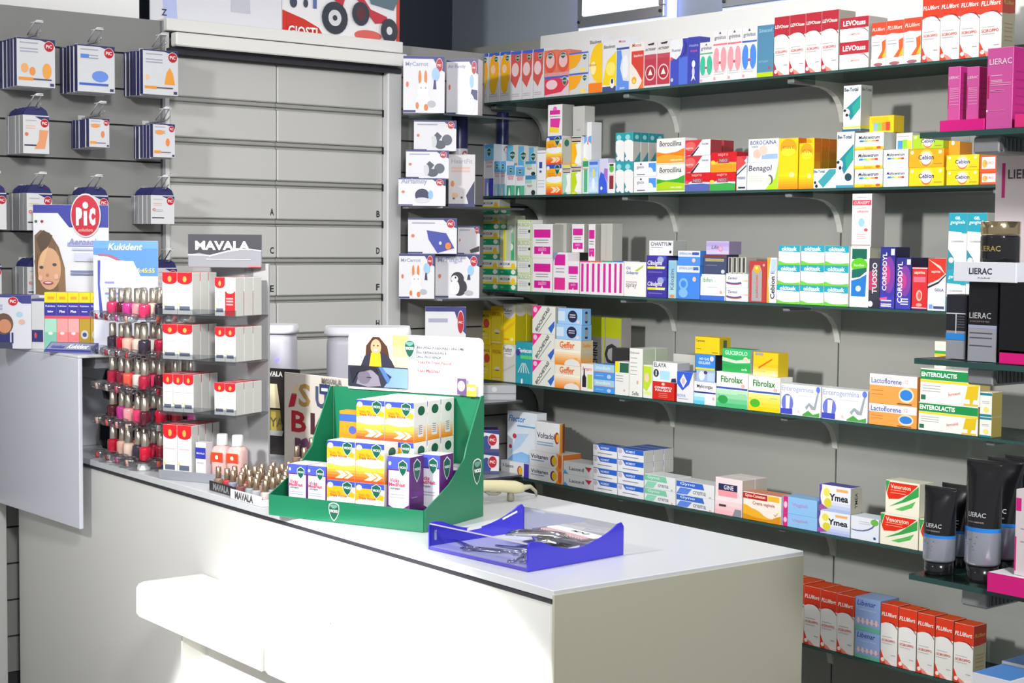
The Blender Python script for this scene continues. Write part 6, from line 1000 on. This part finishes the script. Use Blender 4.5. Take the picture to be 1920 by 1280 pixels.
def vmed(h): return dict(base='#6a2a80', sc='#5c2470', tc='#dcdce4', f=[('p', '#dfe0ea', [(.06, .30), (.5, .22), (.96, .32), (.96, .80), (.06, .80)]), ('r', '#4a5ac4', 0, .82, 1, 1), ('g', '#5c2470', '#8a5ab0', 0, 0, 1, .2, 4), T('#c83c60', 'Vicks', .32, .66, .44, b=.05), T('#c83c60', 'MediNait', .44, .60, .72, b=.05), T('#4a4a68', 'sciroppo', .36, .54, .45), ('l', '#b0b4c8', .1, .8, [.46, .42], .006), ('e', '#e0d8f0', .12, .90, .06, .03)]+vicks(.70, .84, .2, .55),
    s=[('r', '#2c1c34', 0, 0, 1, .16), ('g', '#3c1a48', '#6a2a84', 0, .16, 1, .5, 4)]+vicks(.5, .80, .26, .6)+[('l', '#b080c0', .1, .5, [.42], .006)])
a = vbox(.3115, .012, .0035, .058, .056, .152, vmed(1), 'tall purple syrup box at the right front of the green display', 'purple syrup boxes in the display')
vbox(.3475, .0775, .0035, .058, .064, .152, None, 'tall purple syrup box behind the front right one in display', 'purple syrup boxes in the display', a)
low = dict(base='#3c2148', tc='#c8c4d0', sc='#38203f', f=[('r', '#4a2458', 0, 0, 1, 1)], s=[('r', '#241828', 0, 0, 1, .4)]+vicks(.5, .7, .3, .8))
vbox(.347, .1425, .0035, .058, .048, .112, low, 'low dark purple box at the right rear of the green display', 'dark low boxes')
vbox(.347, .1920, .0035, .058, .048, .112, low, 'low dark purple box in the far right rear corner of display', 'dark low boxes')
b = vbox(.042, .012, .0035, .052, .064, .115, vmed(.8), 'short purple and white syrup box, left one at display front left', 'short purple boxes')
vbox(.0955, .012, .0035, .052, .064, .115, None, 'short purple and white syrup box, right one at display front left', 'short purple boxes', b)
e = vbox(.135, .0800, .0035, .052, .03, .235, dict(base='#f0901c', f=[('g', '#f0a02c', '#ee8a18', 0, 0, 1, .8, 3), T('#d04820', 'Vicks', .5, .66, .8, rot=.5, b=.03), ('r', '#3a62c0', 0, .9, 1, .97), ('e', '#4a5cb0', .7, .82, .2, .04)]), 'upright orange leaflet box left of the top sachet boxes', None)
# ================================================================ BLUE TRAY WITH INSTRUMENTS
TP = atz(988, 1072, CZ); tq = atz(805, 1030, CZ); TR = math.atan2(tq.y-TP.y, tq.x-TP.x)-math.pi/2
TRW, TRD = math.hypot(tq.x-TP.x, tq.y-TP.y), .262
tr = empty('instrument_tray', (TP.x, TP.y, CZ+.0004), TR, 'blue and clear plastic tray of manicure instruments on the counter', 'tray')
BL = mat('#3c35c8', .18, 0, 0, 0, .4)
def plate(y0, y1, nm):
    m = M(); pts = [(0, 0), (TRD, 0), (TRD, .058), (TRD-.006, .066), (TRD-.016, .064)]
    pts += [(TRD*(1-t)+.0*t-.016*(1-t)+.016*t, .030+.032*(abs(2*t-1)**1.8)) for t in [j/12 for j in range(1, 12)]] + [(.014, .056), (.005, .055), (0, .048)]
    m.prism(pts, y0, y1, BL, lambda a, b, d: (a, d, b)); 
    yy = -.0004 if nm == 'end_plate' and y0 <= 0 else y0-.0004
    s2 = [(.012, .018, .018, .038, 0), (.100, .140, .026, .032, 0)]
    for x0, x1, z0, z1, _ in s2: m.face([(x0, yy, z0), (x1, yy, z0+(.002 if x1-x0 > .02 else 0)), (x1, yy, z1+(.002 if x1-x0 > .02 else 0)), (x0, yy, z1)], '#d8d8e4')
    m.face([(TRD-.062, yy, .038), (TRD-.020, yy, .050), (TRD-.022, yy, .054), (TRD-.064, yy, .042)], '#f0f0f6'); return m.build('end_plate', tr)
plate(-.003, .001, 'end_plate'); plate(TRW-.001, TRW+.003, 'end_plate')
m = M(); m.box(.002, TRD-.002, .001, TRW-.001, .004, .007, mat('#cfd1dd', .25)); m.box(.0, .006, .001, TRW-.001, 0, .006, mat('#4a44a8', .2)); m.build('tray_bottom', tr)
m = M(); m.box(.0, .002, .001, TRW-.001, .0065, .052, clear('tray_front', '#e2e3f6', .0)); m.box(-.0005, .0025, .001, TRW-.001, .0515, .0535, mat('#b8b4b4', .3)); m.build('clear_front', tr)
m = M(); m.box(TRD-.002, TRD, .001, TRW-.001, .0065, .060, ACR); m.build('clear_back', tr)
def TL_(x, y, z): return Vector((TP.x+x*math.cos(TR)-y*math.sin(TR), TP.y+x*math.sin(TR)+y*math.cos(TR), CZ+.0004+z))
ST = mat('#c8c8cc', .18, .9)
def scissors(x, y, rz, lab):
    e = empty('manicure_scissors', TL_(x, y, .0074), TR+rz, lab, 'scissors', 'steel instruments in the blue tray')
    for s_ in (-1, 1):
        m = M(); m.tube([(.075, -.001*s_, .003+.001*s_), (.045, 0, .003), (0, .006*s_, .003), (-.018, .009*s_, .003)], [.0008, .0028, .0022, .002], ST, 6); m.build('blade', e)
        m = M(); m.tube([(-.026+.010*math.cos(t*.5236), .012*s_+.008*math.sin(t*.5236), .003) for t in range(13)], .0018, ST, 6, False); m.build('finger_ring', e)
def tweezers(x, y, rz, z, lab, L=.095):
    e = empty('tweezers', TL_(x, y, z), TR+rz, lab, 'tweezers', 'steel instruments in the blue tray')
    for s_ in (-1, 1):
        m = M(); m.loft([[(px, s_*o+q1*wd, zz+q2*.0012) for q1, q2 in ((-1, -1), (1, -1), (1, 1), (-1, 1))] for px, o, wd, zz in ((0, .0004, .002, .002), (L*.5, .004, .0035, .003), (L*.9, .002, .0015, .003), (L, .0006, .0006, .003))], ST); m.build('arm', e)
scissors(.045, .22, 1.2, 'steel scissors lying left in the clear front of the blue tray')
scissors(.075, .13, 1.9, 'steel scissors lying in the middle of the blue tray')
scissors(.040, .06, .6, 'steel scissors close to the near blue end plate')
tweezers(.028, .225, -1.25, .0074, 'steel tweezers along the tray front, left')
tweezers(.10, .20, -1.35, .0074, 'steel tweezers left behind the scissors')
def bag(x, y, rz, z, w, d, lab, c='#d8dadf'):
    e = empty('instrument_packet', TL_(x, y, z), TR+rz, lab, 'packet', 'clear packets in the blue tray')
    m = M(); n = 6
    ring = lambda x_, t_: [(x_, d*(j/n-.5), .001+t_*math.sin(math.pi*j/n)+.0006) for j in range(n+1)]+[(x_, d*(j/n-.5), 0) for j in range(n, -1, -1)]
    m.loft([ring(0, .001), ring(w*.2, .009), ring(w*.7, .008), ring(w, .001)], clear('packet_film', '#e4e6ea', .22, .12)); m.build('film', e)
    m = M(); m.tube([(w*.08, 0, .006), (w*.9, .0, .004)], [.0022, .0012], mat(c, .2, .7), 6); m.box(w*.1, w*.5, -d*.4, d*.4, .0012, .0022, mat('#e6e6ea', .5)); m.build('instrument', e)
bag(.115, .03, 1.3, .0074, .14, .05, 'clear packet with steel file leaning near tray end', '#b8a8a8')
bag(.150, .10, .9, .0190, .13, .05, 'clear packet lying on top in the tray middle', '#c8a078')
bag(.190, .05, 1.5, .0074, .15, .05, 'clear packet along the back of the tray', '#a88888')
bag(.135, .20, -1.0, .0300, .13, .055, 'clear packet on top of the pile at the left', '#9a8a88')
e = empty('instrument_packet', TL_(.215, .03, .0300), TR+math.radians(82), 'flat clear packet with ribbed pink instrument and dark hand writing', 'packet', 'clear packets in the blue tray')
m = M(); m.box(0, .17, -.035, .035, 0, .002, clear('packet_film2', '#eceef2', .16, .1)); m.box(.005, .165, -.030, .0, .0021, .0035, mat('#e8e4ea', .5)); m.build('film', e)
m = M()
for j in range(16): m.box(.012+j*.009, .016+j*.009, .006, .026, .0022, .0045, mat('#d8b4bc', .3))
m.build('ribbed_strip', e)
m = M(); m.text('DCM', .07, -.015, .05, mat('#3a3a44'), lambda a, b, l: (a, b, .0040), h=.012, shear=.3); m.build('handwriting', e)
# ================================================================ BARCODE SCANNER
sA, sB = atz(868, 948, CZ), atz(990, 936, CZ)
sr = math.atan2(sB.y-sA.y, sB.x-sA.x); sc = empty('barcode_scanner', (sA.x, sA.y, CZ+.0004), sr, 'cream hand-held barcode scanner lying on the counter behind display', 'barcode scanner')
CR = mat('#d9d0a8', .4)
def ering(cx, cy, cz, ry, rz, tilt=0, n=14): return [(cx+rz*math.sin(2*math.pi*j/n)*math.sin(tilt), cy+ry*math.cos(2*math.pi*j/n), cz+rz*math.sin(2*math.pi*j/n)*math.cos(tilt)) for j in range(n)]
m = M(); m.loft([ering(-.032, 0, .030, .030, .024, .5), ering(-.010, 0, .036, .031, .025, .4), ering(.020, 0, .043, .026, .020, .2), ering(.060, 0, .043, .017, .014), ering(.110, 0, .038, .0165, .015), ering(.150, 0, .032, .0165, .016), ering(.168, 0, .029, .013, .012), ering(.173, 0, .028, .006, .005)], CR); sb_ = m.build('scanner_body', sc)
m = M(); m.loft([ering(-.040, 0, .016, .029, .012, .5), ering(-.030, 0, .020, .031, .015, .5), ering(-.004, 0, .018, .029, .016, .3), ering(.012, 0, .014, .020, .0128, .2)], mat('#4a4a48', .4)); m.build('window_bumper', sc)
m = M(); m.tube([(.060, 0, .031), (.075, 0, .022), (.095, 0, .020), (.105, 0, .024)], .004, mat('#9a9888', .4), 8); m.lathe([(.007, 0), (.009, .003), (.008, .022)], mat('#8a8878', .5), 10, (.135, 0, .0)); m.build('trigger', sb_)
m = M(); m.tube([(.170, 0, .029), (.195, .004, .030), (.215, .010, .016), (.222, .016, .004)], [.008, .005, .004, .003], mat('#b4b098', .5), 8); m.build('cable', sc); m = M(); m.tube([(.01, .015, .055), (-.005, .035, .085), (-.012, .05, .115), (.0, .058, .13), (.014, .05, .11), (.022, .03, .075), (.026, .018, .054)], .0030, mat('#b8b6a0', .4), 8); m.build('cable_loop', sc)
# ================================================================ NEAR GLASS SHELVES AT THE RIGHT EDGE
LX = 2.03
LS = {1: 1.744, 2: 1.406, 3: 1.077, 4: .742}
LSY = 1.493
LN = ['upper', 'middle', 'lower', 'lowest']
for k, z in LS.items():
    m = M(); m.box(LX, LX+.30, .85, LSY+(0 if k < 4 else -.02), z-.0085, z-.0002, clear('near_glass', '#a8bcb6', .10), 0, ms={'front': mat('#2e4f4c', .2), 'back': mat('#2e4f4c', .2), 'left': mat('#2e4f4c', .2)})
    tag(m.build('glass_shelf'), f'{LN[k-1]} dark-edged glass shelf jutting in at the right edge of the picture', 'shelf')
for k, z in LS.items():
    m = M()
    m.box(LX+.012, LX+.10, LSY-.13, LSY-.085, z-.034, z-.0088, mat('#8a8c8e', .4), .003)
    for j in range(8): m.box(LX+.014+j*.010, LX+.019+j*.010, LSY-.132, LSY-.128, z-.030, z-.012, mat('#55575a', .5))
    m.box(LX+.10, LX+.30, LSY-.118, LSY-.10, z-.028, z-.0088, mat('#d8d8d2', .4), .003)
    tag(m.build('shelf_clamp'), f'ribbed grey clamp under the {LN[k-1]} near glass shelf', 'bracket', 'ribbed clamps of the near shelves')
m = M(); m.box(LX+.26, LX+.298, 1.20, 1.24, .0005, 1.9, mat('#e6e6e2', .4), .003)
for z in LS.values(): pass
up = tag(m.build('shelf_upright', None, (.045, 0, 0)), 'white upright post carrying the near glass shelves', 'post')
def N(k, xl, xr, yt, yb, D, label, d=.06, dx=.02, name='cosmetics_box', cat='box', z=None, group=None):
    X = LX+dx; ya = atx(xl, (yt+yb)/2, X).y; yb_ = atx(xr, (yt+yb)/2, X).y; z0 = (LS[k] if z is None else z)+.0004; h = atx((xl+xr)/2, yt, X).z-z0
    o = carton(ya-yb_-.001, h, d, D).build(name, None, (X, ya, z0), -math.pi/2); tag(o, label, cat, group); return o, z0+h, (X, ya, yb_)
PK = lambda: dict(base='#d458a4', sc='#b01878', tc='#e07ab8', f=[('r', '#c01874', .02, .22, .09, .66), ('l', '#e8a0c8', .18, .9, [.60, .57, .54, .50, .46, .42, .36, .30], .006), T('#f0d0e0', 'LIERAC', .52, .80, .84)], s=[('l', '#9a1468', .1, .9, [.2, .3, .4, .5, .6, .7], .01)])
o, zt, g = N(1, 1762, 1846, 224, 243, dict(base='#e8108c', tc='#d01080', f=[('r', '#e01488', 0, 0, 1, 1)]), 'hot pink tray under two slim pink cartons, upper near shelf', d=.075, dx=.012, name='pink_tray', cat='tray')
S_ = lambda i, a, b: N(1, a, b, 125, 222, PK(), f'slim pink cosmetics carton on the pink tray, {["left", "right"][i]} one', d=.022, dx=.032, z=zt, group='slim pink cartons')
S_(0, 1777, 1801); S_(1, 1812, 1836)
bigp = PK(); bigp['f'] = [('r', '#c01450', .04, .38, .10, .66), ('e', '#f8e8f0', .04, .23, .03, .015), ('l', '#ecb0d0', .16, .6, [.66, .60, .585], .005), ('l', '#ecb0d0', .16, .95, [.565, .54], .004), ('l', '#e49cc4', .16, .7, [.48, .46, .23], .003), T('#f4d4e4', 'LIERAC', .53, .83, .86)]
N(1, 1850, 1900, 89, 238, bigp, 'large pink cosmetics carton with white capitals, upper near shelf', d=.075, dx=.012)
N(1, 1902, 1960, 213, 236, dict(base='#e83080', tc='#f05a98'), 'pink tray at the extreme right of the upper near shelf', d=.06, dx=.005, name='pink_tray', cat='tray')
# middle near shelf
dk = dict(base='#9a9ca4', sc='#4a4c58', tc='#2a2a30', f=[('r', '#23242c', 0, .44, 1, 1), ('r', '#d8dade', 0, .70, 1, .715), ('r', '#d8dade', .48, .30, .53, .70), ('r', '#2f8ce0', 0, .30, 1, .40), ('l', '#5a5c66', .56, .95, [.66, .62, .58, .54, .50], .006)])
N(2, 1774, 1812, 552, 669, dk, 'grey and black men cosmetics carton with blue stripe, middle near shelf', d=.035, dx=.03)
bk = dict(base='#16161c', sc='#101016', tc='#16161c', f=[('r', '#a0a0aa', .02, 0, 1, .46), ('r', '#a8acc8', .02, .42, 1, .46), T('#c8c8cc', 'LIERAC', .42, .58, .74, h=.075, b=.01), T('#8a7a78', 'HOMME', .42, .505, .66, h=.022), ('l', '#55565e', .08, .85, [.36, .30, .20], .006)])
o, zt, g = N(2, 1815, 1871, 529, 673, bk, 'black and grey cosmetics carton with silver capitals, middle near shelf', d=.085, dx=.02)
N(2, 1873, 1940, 657, 676, dict(base='#e01480', tc='#f04898'), 'pink tray at the right end of the middle near shelf', d=.05, dx=.012, name='pink_tray', cat='tray')
N(2, 1874, 1950, 529, 656, dict(base='#111116'), 'black carton on the pink tray at the right end', d=.05, dx=.012, z=LS[2]+.0155)
zt2 = zt+.0006
X = LX+.008; ya, yb2 = atx(1788, 510, X).y, atx(1905, 510, X).y; zh = atx(1845, 491, X).z
e = empty('name_tray', (X, ya, zt2), -math.pi/2, 'white name tray with dark capitals resting on the black cartons', 'tray'); w = ya-yb2
m = M(); m.box(0, w, 0, .003, 0, zh-zt2, mat('#e8eaf4', .35), .0006); m.text('LIERAC', w*.44, (zh-zt2)*.54, w*.37, mat('#3a3c44'), lambda a, b, l: (a, -.0004, b)); m.text('PARIS', w*.5, (zh-zt2)*.2, w*.2, mat('#8a8a94'), lambda a, b, l: (a, -.0004, b), h=.002); m.build('front_lip', e)
m = M(); m.box(0, w, .0032, .09, 0, .003, mat('#e4e6ee', .4)); m.box(w-.003, w, .003, .09, .0031, zh-zt2, mat('#dfe0ea', .35)); m.build('tray_floor', e)
# jar with gold cap on the tray
def jar(px, r, y0, y1, yc, X, z0, gold, body, lab):
    q = atx(px, 500, X); e = empty('cosmetics_jar', (X+.005, q.y, z0), -math.pi/2, lab, 'jar'); hb, hc = atx(px, yc, X).z-z0, atx(px, y0, X).z-z0
    m = M(); m.lathe([(r*.9, 0), (r, .004), (r, hb-.003), (r*.97, hb)], mat(body, .1, 0, 0, 0, .6), 28)
    def mp(a, b, l): return ((r+.0005)*math.sin(a/r), -(r+.0005)*math.cos(a/r), b)
    m.text('LIERAC', r*.0, hb*.70, r*1.2, mat('#c8b068', .3, .6), mp, 1); m.geo([mp(a, b, 1) for a, b in ((-r*.75, hb*.1), (-r*.35, hb*.1), (-r*.35, hb*.48), (-r*.75, hb*.48))], [(0, 1, 2, 3)], mat('#6a6c60', .3)); m.build('jar_body', e)
    m = M(); m.lathe([(r*.98, hb+.0003), (r, hb+.002), (r, hc-.001), (r*.96, hc)], mat(gold, .12, .95), 28); m.build('jar_cap', e); return e
jar(1871, .0285, 415, 500, 441, LX+.045, zt2+.0034, '#d8c49a', '#1c1c20', 'black cream jar with mirror gold cap on the white name tray')
qa, qb = atx(1866, 360, LX+.14).y, atx(1990, 360, LX+.14).y; zq = atx(1890, 286, LX+.14).z
m = carton(qa-qb, zq-LS[2]-.0006, .03, dict(base='#e6d8dc', f=[('r', '#d0207c', .10, .78, .15, .95), T('#4a4450', 'LIERAC', .47, .895, .55)])); tag(m.build('cosmetics_box', None, (LX+.14, qa, LS[2]+.0004), -math.pi/2), 'tall pale pink carton with crimson bar standing behind the jar', 'box')
# lower near shelf: tubes
def tubeobj(px, yb, yt, X, r, lab, k=3, txt=True):
    q = atx(px, (yb+yt)/2, X); z0 = LS[k]+.0005; H = atx(px, yt, X).z-z0
    e = empty('cream_tube', (X, q.y, z0), -math.pi/2, lab, 'cream tube', 'black and silver cream tubes'); n = 24
    def ring(rx, ry, z): return [(rx*math.cos(2*math.pi*j/n), ry*math.sin(2*math.pi*j/n), z) for j in range(n)]
    m = M(); hc = H*.145; m.loft([ring(r*.86, r*.86, 0), ring(r*.88, r*.88, .002), ring(r*.90, r*.90, hc)], mat('#18181c', .15, 0, 0, 0, .5)); m.build('tube_cap', e)
    S2 = mat('#b4b8c6', .22, .55); BL2 = mat('#2a86e0', .25); K2 = mat('#17171b', .2, 0, 0, 0, .5)
    zs = [(hc+.0003, .96, .96, S2), (hc+.004, 1.0, 1.0, S2), (H*.42, 1.06, .82, BL2), (H*.455, 1.07, .80, K2), (H*.62, 1.10, .62, K2), (H*.78, 1.14, .42, K2), (H*.90, 1.17, .2, K2), (H*.955, 1.19, .05, K2), (H, 1.19, .04, K2)]
    m = M(); m.loft([ring(r*a, r*b, z) for z, a, b, _ in zs], S2, True, True, [t[3] for t in zs[:-1]])
    def mp(a, b, l):
        i = max(j for j in range(len(zs)) if zs[j][0] <= b); j2 = min(i+1, len(zs)-1); t = (b-zs[i][0])/max(1e-6, zs[j2][0]-zs[i][0]) if j2 > i else 0
        rx = r*(zs[i][1]*(1-t)+zs[j2][1]*t); ry = r*(zs[i][2]*(1-t)+zs[j2][2]*t); return (a, -ry*math.sqrt(max(0, 1-(a/rx)**2))-.0006, b)
    if txt:
        m.text('LIERAC', .0, H*.56, r*1.12, mat('#d0d0d4'), mp, 1, bold=.01); m.text('HOMME', .0, H*.50, r*1.0, mat('#9a8a8a'), mp, 1, h=.0022)
        for j, ww in enumerate((.9, .5, .8, .7, .75)): m.geo([mp(a, b, 1) for a, b in ((-r*.7, H*(.385-j*.027)), (-r*.7+r*ww, H*(.385-j*.027)), (-r*.7+r*ww, H*(.379-j*.027)), (-r*.7, H*(.379-j*.027)))], [(0, 1, 2, 3)], mat('#6a6e7c'))
    m.build('tube_body', e); return e
tubeobj(1762, 1070, 912, LX+.042, .0245, 'shorter black and silver cream tube in front, lower near shelf')
tubeobj(1794, 1070, 907, LX+.105, .0245, 'shorter black and silver cream tube behind the front short one')
tubeobj(1844, 1092, 862, LX+.040, .0265, 'tall black and silver cream tube in front, lower near shelf')
tubeobj(1882, 1085, 858, LX+.110, .0265, 'tall black and silver cream tube second behind the front one')
tubeobj(1914, 1080, 855, LX+.175, .0265, 'tall black and silver cream tube furthest back at picture edge')
o, zt, g = N(3, 1851, 1930, 1079, 1108, dict(base='#e01480', tc='#e6e2e6', f=[('r', '#e01484', 0, 0, 1, 1)]), 'flat hot pink and white tray at the lower near shelf edge', d=.055, dx=-.012, name='pink_tray', cat='tray')
N(3, 1903, 1960, 920, 1075, dict(base='#e2d6da', f=[('r', '#d81c84', .02, .75, .2, .9), ('r', '#d81c84', .0, .05, .06, .45), ('l', '#b8a8b0', .2, .9, [.55, .4], .006)]), 'white and pink carton on the flat tray at the picture edge', d=.035, dx=.0, z=zt)
# lowest near shelf
bw = dict(base='#e4e4ec', tc='#4a90e0', f=[('r', '#e8e8f0', 0, 0, 1, 1)])
N(4, 1822, 1895, 1268, 1330, bw, 'white box with bright blue top, lower right corner, front', d=.08, dx=.01)
N(4, 1877, 1960, 1247, 1330, bw, 'white box with bright blue top, lower right corner, behind', d=.08, dx=.10)
